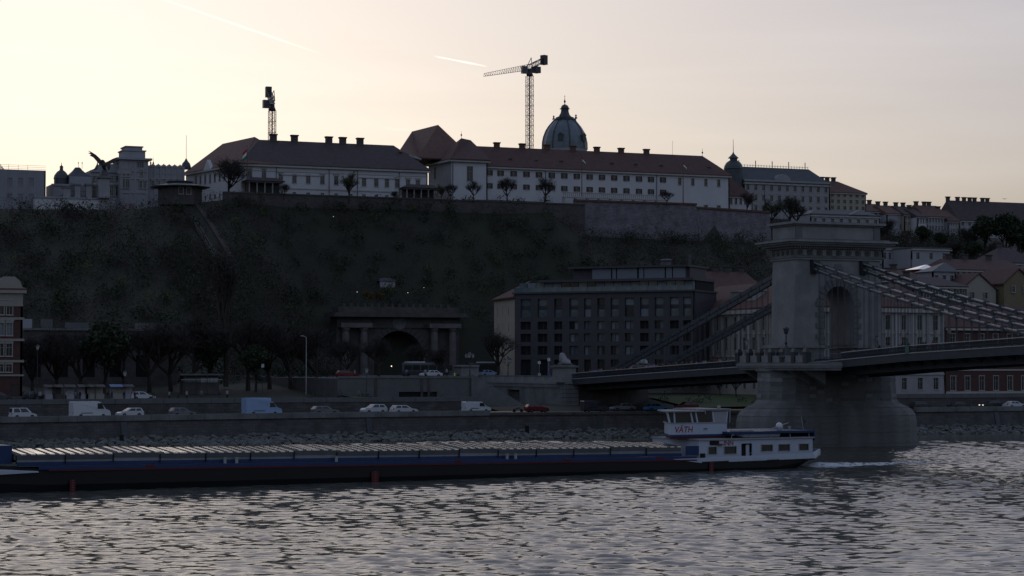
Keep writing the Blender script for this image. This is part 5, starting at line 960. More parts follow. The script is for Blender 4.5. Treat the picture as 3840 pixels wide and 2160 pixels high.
fh.box(HT, 'roof_slab', 5.5, Lh - .2, -.2, 14, zg + .002, zg + .55, 'hotel')
s0, s1 = fh.sp(2130, 1020), fh.sp(2570, 1020); zp = hz(2350, 1003)
fh.box(HT, 'penthouse_core', s0, s1, 2.9, 13, zg + .56, zp, 'hotel'); ng = [2207, 2282, 2302, 2318, 2332, 2408, 2430, 2448, 2514, 2535, 2556]
for a_, b_ in ((2208, 2278), (2284, 2297), (2302, 2376), (2384, 2400), (2404, 2480), (2486, 2508), (2512, 2556)): fh.box(HT, 'penthouse_pane', fh.sp(a_, 1020), fh.sp(b_, 1020), 1.9, 2.88, zg + .6, zp - .1, 'palepane' if b_ - a_ > 12 else 'hglass')
fh.box(HT, 'penthouse_roof', s0 - .6, s1 + .3, 1.2, 14, zp + .002, zp + .4, 'hotel')
for px in (2455, 2468, 2478): q = fh.pos(fh.sp(px, 985), 5, zp + .4); obj('roof_equipment', MB().lathe([(.5, 0), (.5, .9), (.8, 1.2), (.3, 1.5)], n=8), 'concrete', HT, q)
for px in (2560, 2566): obj('flue', MB().tube((0, 0, 0), (0, 0, 2.6), .12), 'concrete', HT, fh.pos(fh.sp(px, 1000), 4, zp + .1))
qb = on_z(1853, 1130, hz(1925, 1120)); fb2 = Fac((qb.x, qb.y), v2(Lc)); ztb = hz(1930, 1118)
bw = [(fb2.sp(px, 1200), z, h) for px in (1867, 1886, 1907) for z, h in ((hz(1930, 1180), 1.9), (hz(1930, 1242), 1.9), (hz(1930, 1315), 2.0), (hz(1930, 1385), 1.9))]
fb2.wall(HT, z0h, ztb, [(a_ - .25, a_ + .25, z, z + h) for a_, z, h in bw], 'beige', name='side_wall'); [window(HT, fb2, a_, z, .5, h, 'plain') for a_, z, h in bw]
fb2.box(HT, 'eaves', -.5, fb2.L + .2, -.6, .4, ztb + .002, ztb + .25, 'redroof2')
r0, r1, r2, r3 = fb2.pos(-.5, -.6, ztb + .25), fb2.pos(fb2.L + .1, -.6, ztb + .25), fh.pos(2.8, 2.3, zg + .6), fb2.pos(2.5, 7, zg + .9)
obj('side_roof', MB().add([r0, r1, r2, r3, r0 - Vector((0, 0, .3)), r1 - Vector((0, 0, .3)), r2 - Vector((0, 0, .3)), r3 - Vector((0, 0, .3))], [(0, 1, 2, 3), (7, 6, 5, 4), (0, 4, 5, 1), (1, 5, 6, 2), (2, 6, 7, 3), (3, 7, 4, 0)]), 'redroof2', HT)
e0, e1 = fh.pos(Lh, 0, 0), fh.pos(Lh, 14, 0); Fac(v2(e0), v2(e1)).wall(HT, z0h, ztop, [], 'hotel', name='side_wall'); fh.box(HT, 'rear_wall', 0, Lh, 13.5, 14, z0h, ztop, 'hotel')
# --- white palace behind the tower, its red roofs and the brick building
WP = thing('riverside_palace', 'pale palace with tall pilastered windows partly hidden behind the bridge tower', 'building', (55, -15, 6.5))
fs = Fac((38.5, 40), (38.5, -15)); fr = Fac((38.5, -15), (72.4, -15)); zt = 24.3; z0 = 6.3
def pal(f_, n_, skip=0):
    H = []; ws = f_.L / n_
    for i in range(n_):
        for z, h in ((7.6, 2.4), (11.6, 2.5), (15.6, 2.6), (19.6, 3.0)): H.append(((i + .5) * ws - .6, (i + .5) * ws + .6, z, z + h))
    f_.wall(WP, z0, zt, H, 'cream' if f_ is fs else 'palegrey')
    for a, b, z, z1 in H: window(WP, f_, (a + b) / 2, z, 1.2, z1 - z, 'hood' if z > 14 else 'cas')
    for i in range(n_ + 1): f_.box(WP, 'pilaster', max(0, i * ws - .35), min(f_.L, i * ws + .35), -.22, -.002, 14.6, zt - 1.3, 'trim')
    for z, h in ((10.6, .35), (14.2, .38), (18.9, .25)): f_.box(WP, 'string_course', 0, f_.L, -.26, -.003, z, z + h, 'trim')
    f_.box(WP, 'cornice', -.6, f_.L + .6, -.9, -.002, zt - 1.2, zt - .4, 'trim')
pal(fs, 14); pal(fr, 9)
hip_roof(WP, [(38.5, -15), (72.4, -15), (72.4, 3), (38.5, 3)], zt, (46, -6, zt + 4.6), (68, -6, zt + 4.6), 'redroof', over=.4); hip_roof(WP, [(38.5, -12), (56, -12), (56, 40), (38.5, 40)], zt - .03, (46.5, -2, zt + 5.6), (47.5, 34, zt + 5.6), 'redroof2', over=.4)
for px, py in ((2770, 1110), (2830, 1050)): q = on_x(px, py, 41.5); obj('dormer', MB().box(-1.2, 1.2, -1.6, 1.6, 0, 2.0).box(-1.5, 1.5, -1.9, 1.9, 2.002, 2.3), 'palegrey', WP, (41.8, q.y, zt + 1.6))
house('yellow grey block with long red roof behind the riverside palace', 2608, 2885, 62, 1180, 1100, 1020, 'ochre', 'redroof', 2, 12, dep=20, hipx=(1, 1), chim=(.15, .3, .55, .7, .9))
BB = thing('brick_building', 'long red brick building with pale trim at the right edge under the bridge', 'building', (92, -15, 6.5)); fb3 = Fac((72.9, -15), (125, -15)); H = []; ng = 15
for i in range(ng):
    for z, h in ((7.4, 2.9), (12.6, 2.3), (16.6, 2.3)): H.append(((i + .5) * fb3.L / ng - .6, (i + .5) * fb3.L / ng + .6, z, z + h))
fb3.wall(BB, 6.3, 20.3, H, 'brickwall')
for a, b, z, z1 in H: window(BB, fb3, (a + b) / 2, z, 1.2, z1 - z, 'cas')
for z in (11.4, 15.9): fb3.box(BB, 'string_course', 0, fb3.L, -.15, -.002, z, z + .3, 'trim')
fb3.box(BB, 'plinth', 0, fb3.L, -.2, -.002, 6.3, 7.2, 'trim'); fb3.box(BB, 'cornice', 0, fb3.L + .5, -.7, -.002, 19.6, 20.0, 'trim'); hip_roof(BB, [(72.9, -15), (125, -15), (125, 1), (72.9, 1)], 20.3, (79, -7, 25), (119, -7, 25), 'redroof', over=.4)
# --- old riverside quarter on the right slope
T, f_, z_ = house('white low modern building half way up the right slope', 3418, 3566, 140, 985, 932, None, 'grey', 'concrete', 1, 3, dep=12, st='plain')
T, f_, z_ = house('grey low annex left of the white modern building', 3310, 3420, 150, 985, 930, None, 'grey', 'concrete', 1, 6, dep=12, st='plain')
def pyr(label, px0, px1, Yh, pb, pe, pt, wm_, rm_, cx=.5):
    a, b = on_y(px0, pb, Yh), on_y(px1, pb, Yh); ze_ = on_y(px0, pe, Yh).z; T = thing('tower_house', label, 'building', ((a.x + b.x) / 2, Yh, a.z)); w = b.x - a.x; f_ = Fac(v2(a), v2(b)); H = [(w * (k + .5) / 3 - .5, w * (k + .5) / 3 + .5, ze_ - 2.6, ze_ - .9) for k in range(3)]
    f_.wall(T, a.z - 6, ze_, H, wm_); [window(T, f_, (h[0] + h[1]) / 2, h[2], 1.0, 1.7, 'cas') for h in H]; Fac((a.x, Yh + w), v2(a)).wall(T, a.z - 6, ze_, [], wm_); Fac(v2(b), (b.x, Yh + w)).wall(T, a.z - 6, ze_, [], wm_)
    tp_ = on_y((px0 + px1) / 2, pt, Yh + w / 2); obj('roof', MB().frust((a.x - .6, b.x + .6, Yh - .6, Yh + w + .6), (tp_.x - .2, tp_.x + .2, Yh + w / 2 - .2, Yh + w / 2 + .2), ze_ + .002, tp_.z), rm_, T)
pyr('square house with slate pyramid roof above the chains', 3498, 3585, 60, 1110, 1018, 985, 'grey', 'slate'); pyr('small glazed pyramid skylight building with bright left slope', 3442, 3502, 78, 1030, 1010, 993, 'brickwall', 'alu')
def gable(label, px0, px1, Yh, pb, pe, pt, wm_, rm_='redroof', wn=2):
    a, b = on_y(px0, pb, Yh), on_y(px1, pb, Yh); ze_ = on_y(px0, pe, Yh).z; zt_ = on_y((px0 + px1) / 2, pt, Yh).z; T = thing('gabled_house', label, 'building', ((a.x + b.x) / 2, Yh, a.z)); w = b.x - a.x
    obj('gable_wall', MB().exty([(a.x, a.z - 6), (b.x, a.z - 6), (b.x, ze_), ((a.x + b.x) / 2, zt_), (a.x, ze_)], Yh, Yh + .4), wm_, T); obj('side_wall', MB().box(a.x, a.x + .4, Yh + .402, Yh + 14, a.z - 6, ze_), wm_, T); obj('side_wall', MB().box(b.x - .4, b.x, Yh + .402, Yh + 14, a.z - 6, ze_), wm_, T)
    xm = (a.x + b.x) / 2
    for s in (-1, 1): e = xm + s * (w / 2 + .5); ez = ze_ - .5 * (zt_ - ze_) / (w / 2); obj('roof_slope', MB().add([(xm, Yh - .4, zt_ + .05), (e, Yh - .4, ez + .05), (e, Yh + 14, ez + .05), (xm, Yh + 14, zt_ + .05), (xm, Yh - .4, zt_ + .35), (e, Yh - .4, ez + .35), (e, Yh + 14, ez + .35), (xm, Yh + 14, zt_ + .35)], [(0, 3, 2, 1), (4, 5, 6, 7), (0, 1, 5, 4), (1, 2, 6, 5), (2, 3, 7, 6), (3, 0, 4, 7)]), rm_, T)
    f_ = Fac(v2(a), v2(b))
    for k in range(wn): o = window(T, f_, w * (k + .8) / (wn + .6), ze_ - 2.2, .9, 1.5, 'cas'); o.location.y -= .27
gable('pale gabled house with arched attic window behind the chains', 3606, 3735, 52, 1150, 1085, 1028, 'cream'); gable('yellow gabled house at the right edge behind the chains', 3765, 3875, 50, 1110, 1062, 1010, 'ochre')
house('long red roof above the gabled houses', 3560, 3860, 75, 1040, 1012, 975, 'grey', 'redroof', 1, 14, dep=14, hipx=(2, 2), chim=(.2, .4, .7)); house('dark roofed villa at the far right edge', 3745, 3900, 95, 1000, 985, 930, 'grey', 'darkroof', 1, 5, dep=14, hipx=(5, 5), chim=(.4,))
house('red roofed block just right of the bridge tower', 3300, 3500, 66, 1100, 1050, 1012, 'brickwall', 'redroof', 1, 8, dep=16, hipx=(3, 3), chim=(.3, .6)); house('brown block with cornice below the slate pyramid roof', 3425, 3625, 40, 1190, 1072, 1040, 'darkstone', 'darkroof', 2, 9, dep=14, hipx=(3, 3), chim=(.2,))
# --- apartment house at the left edge
AH = thing('apartment_house', 'red brick apartment house with cream trim at the left edge', 'building', (-120, -15, 7)); fa = Fac((-136, -15), (-111.8, -15)); zt = on_y(60, 1082, -15).z; z0 = 6.4
wz = [(on_y(35, 1180, -15).z, 2.0), (on_y(35, 1258, -15).z, 2.1), (on_y(35, 1335, -15).z, 2.1), (on_y(35, 1395, -15).z, 1.3)]; H = []
for px in (-115, -75, -35, 3, 35): a_ = fa.sp(px, 1250); H += [(a_ - .5, a_ + .5, z, z + h) for z, h in wz]
a_ = fa.sp(56, 1450); H2 = [(a_ - .7, a_ + .7, z0, z0 + 2.9)]
fa.wall(AH, z0, zt, H + H2, 'brickwall'); [window(AH, fa, (h[0] + h[1]) / 2, h[2], 1.0, h[3] - h[2], 'hood', 'curtain' if abs(h[2] - wz[1][0]) < .1 else 'glass') for h in H]; fa.box(AH, 'door', a_ - .7, a_ + .7, .15, .25, z0, z0 + 2.9, 'glass')
for py, h in ((1190, .4), (1270, .4), (1350, .4), (1404, .3)): z = on_y(60, py, -15).z; fa.box(AH, 'string_course', 0, fa.L + .25, -.25, -.002, z - h, z, 'cream')
fa.box(AH, 'shop_front', 0, fa.L, -.18, -.003, z0, z0 + .9, 'darkstone'); fa.box(AH, 'cornice', -.2, fa.L + .5, -.7, -.002, zt - .8, zt - .3, 'cream'); fa.box(AH, 'attic_band', 0, fa.L, -.15, -.002, zt - 3.0, zt - .81, 'cream'); Fac((-111.8, -15), (-111.8, 3)).wall(AH, z0, zt, [], 'brickwall')
obj('attic_gable', MB().exty([(-2.2, 0), (2.2, 0), (1.8, 1.2), (.9, 2.0), (-.9, 2.0), (-1.8, 1.2)], -.2, .6), 'cream', AH, fa.pos(fa.sp(35, 1100), 0, zt)); hip_roof(AH, [(-136, -15), (-111.8, -15), (-111.8, 3), (-136, 3)], zt, (-129, -6, zt + 2.6), (-115, -6, zt + 2.6), 'redroof2', over=.5)
# --- low terrace range at the foot of the hill
TR = thing('terrace_range', 'dark arcaded terrace range at the foot of the hill', 'wall', (-95, 34, 8)); a, b = on_y(88, 1238, 34), on_y(665, 1245, 34); ft = Fac(v2(a), v2(b)); H = [(k * 5.2 + 1, k * 5.2 + 3.4, 10.2, 14.5) for k in range(int(ft.L / 5.2))]
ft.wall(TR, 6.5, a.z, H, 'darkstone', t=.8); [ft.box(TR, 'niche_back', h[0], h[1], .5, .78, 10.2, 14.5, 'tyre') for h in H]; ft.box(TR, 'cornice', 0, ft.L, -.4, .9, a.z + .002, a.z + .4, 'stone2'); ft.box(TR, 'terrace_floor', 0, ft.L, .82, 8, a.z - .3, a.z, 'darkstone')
for px, w_, lb in ((108, 1.9, 'pale'), (186, 1.9, 'grey'), (300, 4.2, 'roof'), (560, 3.8, 'stone')):
    q = ft.sp(px, 1235); ft.box(TR, 'terrace_kiosk', q - w_ / 2, q + w_ / 2, 2.0, 4.5, a.z + .003, a.z + (2.2 if w_ < 3 else 1.6), 'grey' if lb == 'pale' else 'concrete')
# --- kiosk pavilion and market stalls by the upper street
PV = thing('tram_pavilion', 'low flat roofed pavilion with a pale glazed band at the tree row', 'pavilion', on_y(755, 1440, 6)); q0, q1 = on_y(684, 1440, 6), on_y(826, 1440, 6); fp = Fac(v2(q0), v2(q1)); zt = on_y(755, 1402, 6).z
fp.box(PV, 'wall', .3, fp.L - .3, .6, 3.4, 6.5, zt - .3, 'darkstone'); fp.box(PV, 'roof', -.5, fp.L + .5, -.4, 4, zt - .28, zt, 'concrete'); fp.box(PV, 'canopy_edge', -.3, fp.L + .3, -.5, -.402, zt - 1.12, zt - 1.02, 'frame'); zs_ = on_y(755, 1432, 6).z
for i in range(8): fp.box(PV, 'sign_pane', .3 + i * (fp.L - .6) / 8 + .04, .3 + (i + 1) * (fp.L - .6) / 8 - .04, .40, .58, zs_ - .1, zs_ + .72, 'panel' if i > 3 else 'hglass')
for i in range(4): obj('post', MB().tube((0, 0, 0), (0, 0, zt - 6.8), .09), 'metal', PV, fp.pos(.4 + i * (fp.L - .8) / 3, -.2, 6.52))
stalls = [(185, 'panel', 'leftmost white market stall panel beside the upper street'), (215, 'darkstone', 'dark market booth beside the leftmost white panel'), (262, 'panel', 'grey white market booth with open counter'), (312, 'panel', 'market booth with striped front next to the pale booth'), (337, 'cream', 'pale cream market booth left of the blue tarp'), (372, 'cream', 'pale pink market booth beneath the blue tarp'), (440, 'cream', 'long cream market stall right of the blue tarp'), (480, 'panel', 'market stall next to the parked white hatchback')]
for px, m_, lb in stalls:
    q = on_y(px, 1495, -17); w = 1.5 if px not in (440,) else 2.2; T = thing('market_stall', lb, 'stall', (q.x, -17, ZU), 0, 'market stalls on the upper street')
    obj('counter', MB().box(-w / 2, w / 2, -.5, .5, 0, 1.0), m_, T, (q.x, -17, ZU + .16)); obj('back_panel', MB().box(-w / 2, w / 2, .6, .68, 0, 2.2), m_, T, (q.x, -17, ZU + .16)); obj('awning', MB().add([(-w / 2 - .2, -.8, 2.1), (w / 2 + .2, -.8, 2.1), (w / 2 + .2, .75, 2.5), (-w / 2 - .2, .75, 2.5), (-w / 2 - .2, -.8, 2.2), (w / 2 + .2, -.8, 2.2), (w / 2 + .2, .75, 2.6), (-w / 2 - .2, .75, 2.6)], [(0, 3, 2, 1), (4, 5, 6, 7), (0, 1, 5, 4), (1, 2, 6, 5), (2, 3, 7, 6), (3, 0, 4, 7)]), 'bluetarp' if px in (440,) else 'darkstone', T, (q.x, -17, ZU + .16))
    for s in (-1, 1): obj('pole', MB().tube((0, 0, 0), (0, 0, 2.15), .04), 'metal', T, (q.x + s * (w / 2 + .1), -17.7, ZU + .16))
# ================================================================ CARGO BARGE
A = Vector((-37.9, -149.9, 0)); Bv = Vector((-139.4, -163.65, 0)); dS = (Bv - A).normalized(); BRZ = math.atan2(dS.y, dS.x)
SH = thing('cargo_barge', 'long black hulled cargo barge with ribbed silver hatch covers and white wheelhouse', 'barge', A, BRZ)
def sb(nm, mb, m, par=None, smooth=False): return obj(nm, mb, m, par or SH, A, BRZ, smooth)
def zd(s): return 1.45 + .0100 * (s - 18) if s > 4 else 1.45                     # deck edge
BW = 11.4
st = [(-2.2, 2.4, 1.35), (0, .9, 1.0), (2.5, .35, .0), (6, .06, -.8), (14, 0, -.8), (30, 0, -.8), (60, 0, -.8), (88, 0, -.8), (96, .25, -.8), (102, .9, -.8), (107, 2.1, -.8), (110.5, 3.9, -.8), (112.5, 5.3, .4)]
V = []; Fc = []
for s, ins, zk in st:
    zt = zd(s) + (.75 if s > 104 else .75 * max(0, (s - 97) / 7) if s > 97 else 0) + (.25 if s < -1 else 0); k = min(1.0, ins / 2 + .05)
    V += [(s, -ins, zt), (s, -ins - .05, (zt + max(zk, -.8)) / 2), (s, -ins - .6, zk), (s, -BW + ins + .6, zk), (s, -BW + ins + .05, (zt + zk) / 2), (s, -BW + ins, zt)]
for i in range(len(st) - 1):
    for j in range(6): Fc.append((i * 6 + j, i * 6 + (j + 1) % 6, i * 6 + 6 + (j + 1) % 6, i * 6 + 6 + j))
Fc += [tuple(range(5, -1, -1)), tuple(range(len(st) * 6 - 6, len(st) * 6))]
sb('hull', MB().add(V, Fc), 'black')
def side_strip(nm, s0, s1, y, za, zb, m, n_=12, t=.06, zf=zd, yin=None):
    mb = MB(); P = [s0 + (s1 - s0) * i / n_ for i in range(n_ + 1)]
    for a, b in zip(P[:-1], P[1:]): mb.add([(a, y, zf(a) + za), (b, y, zf(b) + za), (b, y - t, zf(b) + za), (a, y - t, zf(a) + za), (a, y, zf(a) + zb), (b, y, zf(b) + zb), (b, y - t, zf(b) + zb), (a, y - t, zf(a) + zb)], [(0, 3, 2, 1), (4, 5, 6, 7), (0, 1, 5, 4), (1, 2, 6, 5), (2, 3, 7, 6), (3, 0, 4, 7)])
    return sb(nm, mb, m)
side_strip('rubbing_strake', 18, 96, .08, -.16, .0, 'redd', t=.09); side_strip('blue_strake', 18, 97, -.002, .002, .34, 'blue', t=.1); side_strip('blue_coaming', 19.5, 99, -.95, .36, .72, 'blue', t=.15); side_strip('side_deck', 18, 99, -.1, .30, .34, 'steel', t=.85); side_strip('far_coaming', 19.5, 99, -BW + 1.0, .3, .9, 'blue', t=.15)
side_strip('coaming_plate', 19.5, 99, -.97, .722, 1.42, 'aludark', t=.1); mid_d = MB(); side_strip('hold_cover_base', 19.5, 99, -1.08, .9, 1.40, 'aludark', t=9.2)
# hatch covers: sixteen sections of ribbed aluminium, slightly ridged along the middle
y0, y1, ym = -.90, -BW + .90, -BW / 2; NS = 16; s0, s1 = 19.6, 99.0
for k in range(NS):
    a, b = s0 + (s1 - s0) * k / NS + .04, s0 + (s1 - s0) * (k + 1) / NS - .04; up = .12 if k % 4 == 1 else 0.0; z = zd((a + b) / 2) + 1.44 + up; dzs = .0100 * (b - a) / 2; pk = .36
    hc = sb('hatch_cover', MB().add([(a, y0, z - dzs), (b, y0, z + dzs), (b, ym, z + dzs + pk), (a, ym, z - dzs + pk), (b, y1, z + dzs), (a, y1, z - dzs), (a, y0, z - dzs - .5), (b, y0, z + dzs - .5), (b, y1, z + dzs - .5), (a, y1, z - dzs - .5)], [(0, 1, 2, 3), (3, 2, 4, 5), (6, 7, 1, 0), (5, 4, 8, 9), (6, 9, 8, 7), (1, 7, 8, 4, 2), (0, 3, 5, 9, 6)]), 'hatchshade')  # dark base colour paints the shade in the grooves between the bright ribs
    nr = 5; pw = (b - a) / nr
    for r_ in range(nr):
        u0 = a + r_ * pw + .03; u1 = u0 + pw * (.86 if (r_ == 2 and k % 3 == 0) else .52); h = .085; zz = lambda u: z - dzs + 2 * dzs * (u - a) / (b - a)
        sb('rib_plate', MB().add([(u0, y0 + .06, zz(u0) - .03), (u1, y0 + .06, zz(u1) - .03), (u0, y0 + .06, zz(u0) + h), (u1, y0 + .06, zz(u1) + h), (u0, ym, zz(u0) + pk + h), (u1, ym, zz(u1) + pk + h), (u0, y1, zz(u0) + h), (u1, y1, zz(u1) + h), (u0, y1, zz(u0) - .03), (u1, y1, zz(u1) - .03)], [(0, 1, 3, 2), (2, 3, 5, 4), (4, 5, 7, 6), (6, 7, 9, 8), (0, 2, 4, 6, 8), (1, 9, 7, 5, 3), (0, 8, 9, 1)]), 'alu', hc)
    sb('cover_seam', MB().box(b + .0, b + .08, y0 + .0, y0 + .14, z - .9, z - .05), 'tyre', hc)
# bow deck, white bow bulwark marks
sb('fore_house', MB().box(99.2, 104, -BW + 1.6, -1.6, zd(100) + .1, zd(100) + 2.35), 'blue'); sb('fore_deck', MB().prism([(99, -.6), (99, -BW + .6), (106, -BW + 2.2), (110.5, -7.4), (110.5, -4.0), (106, -2.2)][::-1], zd(104) + .3, zd(104) + .5), 'steel')
sb('bow_bulwark', MB().add([(97.0, .02, 1.98), (103, -.85, 1.72), (103, -.85, 2.40), (100.5, -.5, 2.32), (97.0, -.12, 2.1), (103, -.95, 1.72), (103, -.95, 2.4), (100.5, -.62, 2.32)], [(0, 1, 2, 3), (4, 7, 6, 5), (0, 4, 5, 1), (1, 5, 6, 2), (2, 6, 7, 3), (3, 7, 4, 0)]), 'wpaint'); sb('bow_bulwark', MB().add([(103.02, -.9, 1.9), (109.5, -3.5, 2.2), (109.5, -3.5, 3.2), (103.02, -.9, 2.6), (103.02, -1.0, 1.9), (109.5, -3.62, 2.2), (109.5, -3.62, 3.2), (103.02, -1.0, 2.6)], [(0, 1, 2, 3), (4, 7, 6, 5), (0, 4, 5, 1), (1, 5, 6, 2), (2, 6, 7, 3), (3, 7, 4, 0)]), 'wpaint')
for s in (101.2, 98.6): sb('bollard', MB().lathe([(.22, 0), (.22, .75), (.3, .8), (.3, .9)], s, -1.2, zd(s) + .34, 8), 'frame')
sb('anchor_winch', MB().box(105, 106.4, -6.4, -5, zd(105) + .5, zd(105) + 1.5).tube((105.7, -6.9, zd(105) + 1.2), (105.7, -4.4, zd(105) + 1.2), .4, n=8), 'blue')
# draught boards, white number marks, red dots
for s, w in ((93.6, .28), (60.2, .42), (16.0, .30)):
    sb('draught_board', MB().box(s - w, s + w, .10, .16, -.1, 1.15), 'redd')
    for i in range(5): sb('draught_mark', MB().box(s - .12, s + .06, .162, .172, .15 + i * .23, .22 + i * .23), 'redd2')
for s in (85.5, 50.0, 36.0, 23.2): sb('red_mark', MB().box(s - .45, s + .45, .0, .012, zd(s) + .05, zd(s) + .33), 'redd')
for s in (77.2, 75.9, 64.5, 43.5, 42.4): sb('mooring_bollard', MB().lathe([(.16, 0), (.16, .5), (.22, .54), (.22, .6)], s, -.45, zd(s) + .34, 8), 'frame')
# stern accommodation
zh0, zh1 = 1.55, 3.62
wins = [(15.2, .62, 1.95, 2.85), (12.6, .92, 1.95, 2.85), (7.15, .88, 2.15, 2.95), (4.55, .88, 2.15, 2.95), (1.55, .75, 2.15, 2.95)]
fac_z = MB()
def hwall(nm, sa, sb_, y, holes, z0, z1, m, t=.12):
    mb = MB(); zs = sorted({z0, z1, *[h[2] for h in holes], *[h[3] for h in holes]})
    for a, b in zip(zs[:-1], zs[1:]):
        x = sa
        for h in sorted(h for h in holes if h[2] <= a + 1e-6 and h[3] >= b - 1e-6):
            if h[0] > x: mb.box(x, h[0], y - t, y, a, b)
            x = max(x, h[1])
        if x < sb_: mb.box(x, sb_, y - t, y, a, b)
    return sb(nm, mb, m)
door = (9.35, 10.95, 1.6, 3.15)
hwall('deckhouse_side', .3, 17.0, -.75, [(s - w, s + w, a, b) for s, w, a, b in wins] + [door], zh0, zh1, 'wpaint')
for s, w, a, b in wins:
    o = sb('window', MB().box(s - w - .06, s - w + .04, -.76, -.70, a - .05, b + .05).box(s + w - .04, s + w + .06, -.76, -.70, a - .05, b + .05).box(s - w, s + w, -.76, -.70, b - .02, b + .06).box(s - w, s + w, -.76, -.70, a - .06, a + .02), 'frame'); sb('pane', MB().box(s - w, s + w, -.86, -.82, a, b), 'glass', o)
sb('door_recess', MB().box(door[0], door[1], -2.0, -1.9, door[2], door[3]), 'steel'); sb('door_leaf', MB().box(9.6, 10.1, -1.05, -.99, 1.65, 3.0), 'wpaint')
sb('deckhouse_end', MB().box(.18, .30, -BW + .9, -.75, zh0, zh1), 'wpaint'); sb('deckhouse_end', MB().box(17.0, 17.14, -BW + .9, -.75, zh0, zh1), 'wpaint'); sb('deckhouse_side', MB().box(.3, 17, -BW + .9, -BW + 1.02, zh0, zh1), 'wpaint'); sb('deckhouse_roof', MB().prism([(.0, -.55), (17.3, -.55), (17.3, -BW + .7), (.0, -BW + .7)][::-1], zh1 + .002, zh1 + .16), 'palegrey'); sb('wing_deck', MB().box(15.4, 22.2, -3.4, -.60, zh1 - .14, zh1 - .003), 'palegrey') if False else None
sb('wing_screen', MB().box(17.15, 22.3, -BW + 1.4, -1.4, zh1 - .55, zh1 - .05), 'wpaint'); sb('blue_end_plate', MB().box(17.16, 19.0, -.86, -.76, 1.9, 3.0), 'blue')
sb('stern_awning', MB().prism([(-.2, -1.0), (12.4, -1.0), (12.4, -BW + 1.2), (-.2, -BW + 1.2)][::-1], 4.28, 4.55), 'blue'); sb('awning_end', MB().box(-.4, -.22, -BW + 1.2, -1.0, 3.3, 4.5), 'blue')
for s in (.3, 3.2, 6.2, 9.2, 12.0): sb('awning_post', MB().tube((s, -1.3, zh1 + .16), (s, -1.3, 4.3), .05), 'frame')
sb('tender_boat', MB().add([(4.6, -1.6, 3.85), (10, -1.5, 3.85), (11, -2.2, 4.2), (10, -2.9, 3.85), (4.6, -2.8, 3.85), (4.6, -1.4, 4.2), (10, -1.3, 4.22), (10, -3.1, 4.22), (4.6, -3.0, 4.2)], [(4, 3, 2, 1, 0), (0, 1, 6, 5), (1, 2, 6), (2, 3, 7), (3, 4, 8, 7), (0, 5, 8, 4), (5, 6, 2, 7, 8)]), 'wpaint')
sb('radar_dome', MB().lathe([(.26, 0), (.26, .15), (.42, .3), (.45, .55), (.34, .85), (.1, 1.0)], 4.3, -2.0, 4.55, 10), 'carwhite', smooth=True); sb('radar_bar', MB().tube((2.9, -2.0, 5.5), (5.7, -2.0, 4.75), .05), 'frame'); sb('deck_vent', MB().lathe([(.15, 0), (.15, .35), (.22, .4), (.2, .5)], 2.6, -2.2, 4.55, 8), 'frame'); sb('folded_mast', MB().box(8.6, 11.8, -1.9, -1.5, 4.56, 4.72), 'frame')
o = sb('flag_staff', MB().tube((.6, -2.0, 4.55), (.9, -2.0, 6.2), .035), 'frame'); sb('flag_cloth', MB().add([(.72, -2.0, 5.0), (.2, -1.9, 4.8), (.0, -2.05, 5.7), (.85, -2.0, 6.1), (.72, -2.06, 5.0), (.2, -1.96, 4.8), (.0, -2.11, 5.7), (.85, -2.06, 6.1)], [(0, 1, 2, 3), (7, 6, 5, 4), (0, 4, 5, 1), (2, 6, 7, 3)]), 'metal', o)
# bulwark: white band, dipping forward, raised at the very stern
sb('bulwark', MB().add([(17.4, .05, 1.02), (0.2, -.1, 1.18), (-2.3, -2.35, 1.55), (-2.3, -2.35, 2.2), (-1.6, -1.7, 2.2), (.6, -.16, 1.88), (17.4, .05, 1.60), (21.5, .05, 1.56), (17.4, -.06, 1.02), (.2, -.22, 1.18), (-2.2, -2.47, 1.55), (-2.2, -2.47, 2.2), (-1.6, -1.82, 2.2), (.6, -.28, 1.88), (17.4, -.06, 1.60), (21.5, -.06, 1.56)],
    [(1, 0, 6, 5), (1, 5, 4, 2), (4, 3, 2), (0, 7, 6), (8, 9, 13, 14), (9, 10, 12, 13), (10, 11, 12), (8, 14, 15), (5, 6, 14, 13), (4, 5, 13, 12), (3, 4, 12, 11), (2, 3, 11, 10), (1, 2, 10, 9), (0, 1, 9, 8), (6, 7, 15, 14), (7, 0, 8, 15)]), 'wpaint')
sb('stern_transom', MB().box(-2.35, -2.2, -BW + 2.4, -2.4, 1.4, 2.2), 'wpaint'); sb('stern_winch', MB().box(-1.4, -.3, -5.2, -3.5, 1.5, 2.6), 'steel')
for s0_, s1_ in ((13.4, 17.3), (5.9, 7.7), (.6, 2.2)): sb('fender_recess', MB().add([(s0_, .062, 1.02), (s1_, .062, .98), (s1_, .062, 1.16), (s0_, .062, 1.20), (s0_, .0, 1.02), (s1_, .0, .98), (s1_, .0, 1.16), (s0_, .0, 1.20)], [(0, 1, 2, 3), (7, 6, 5, 4), (0, 4, 5, 1), (2, 6, 7, 3)]), 'black')
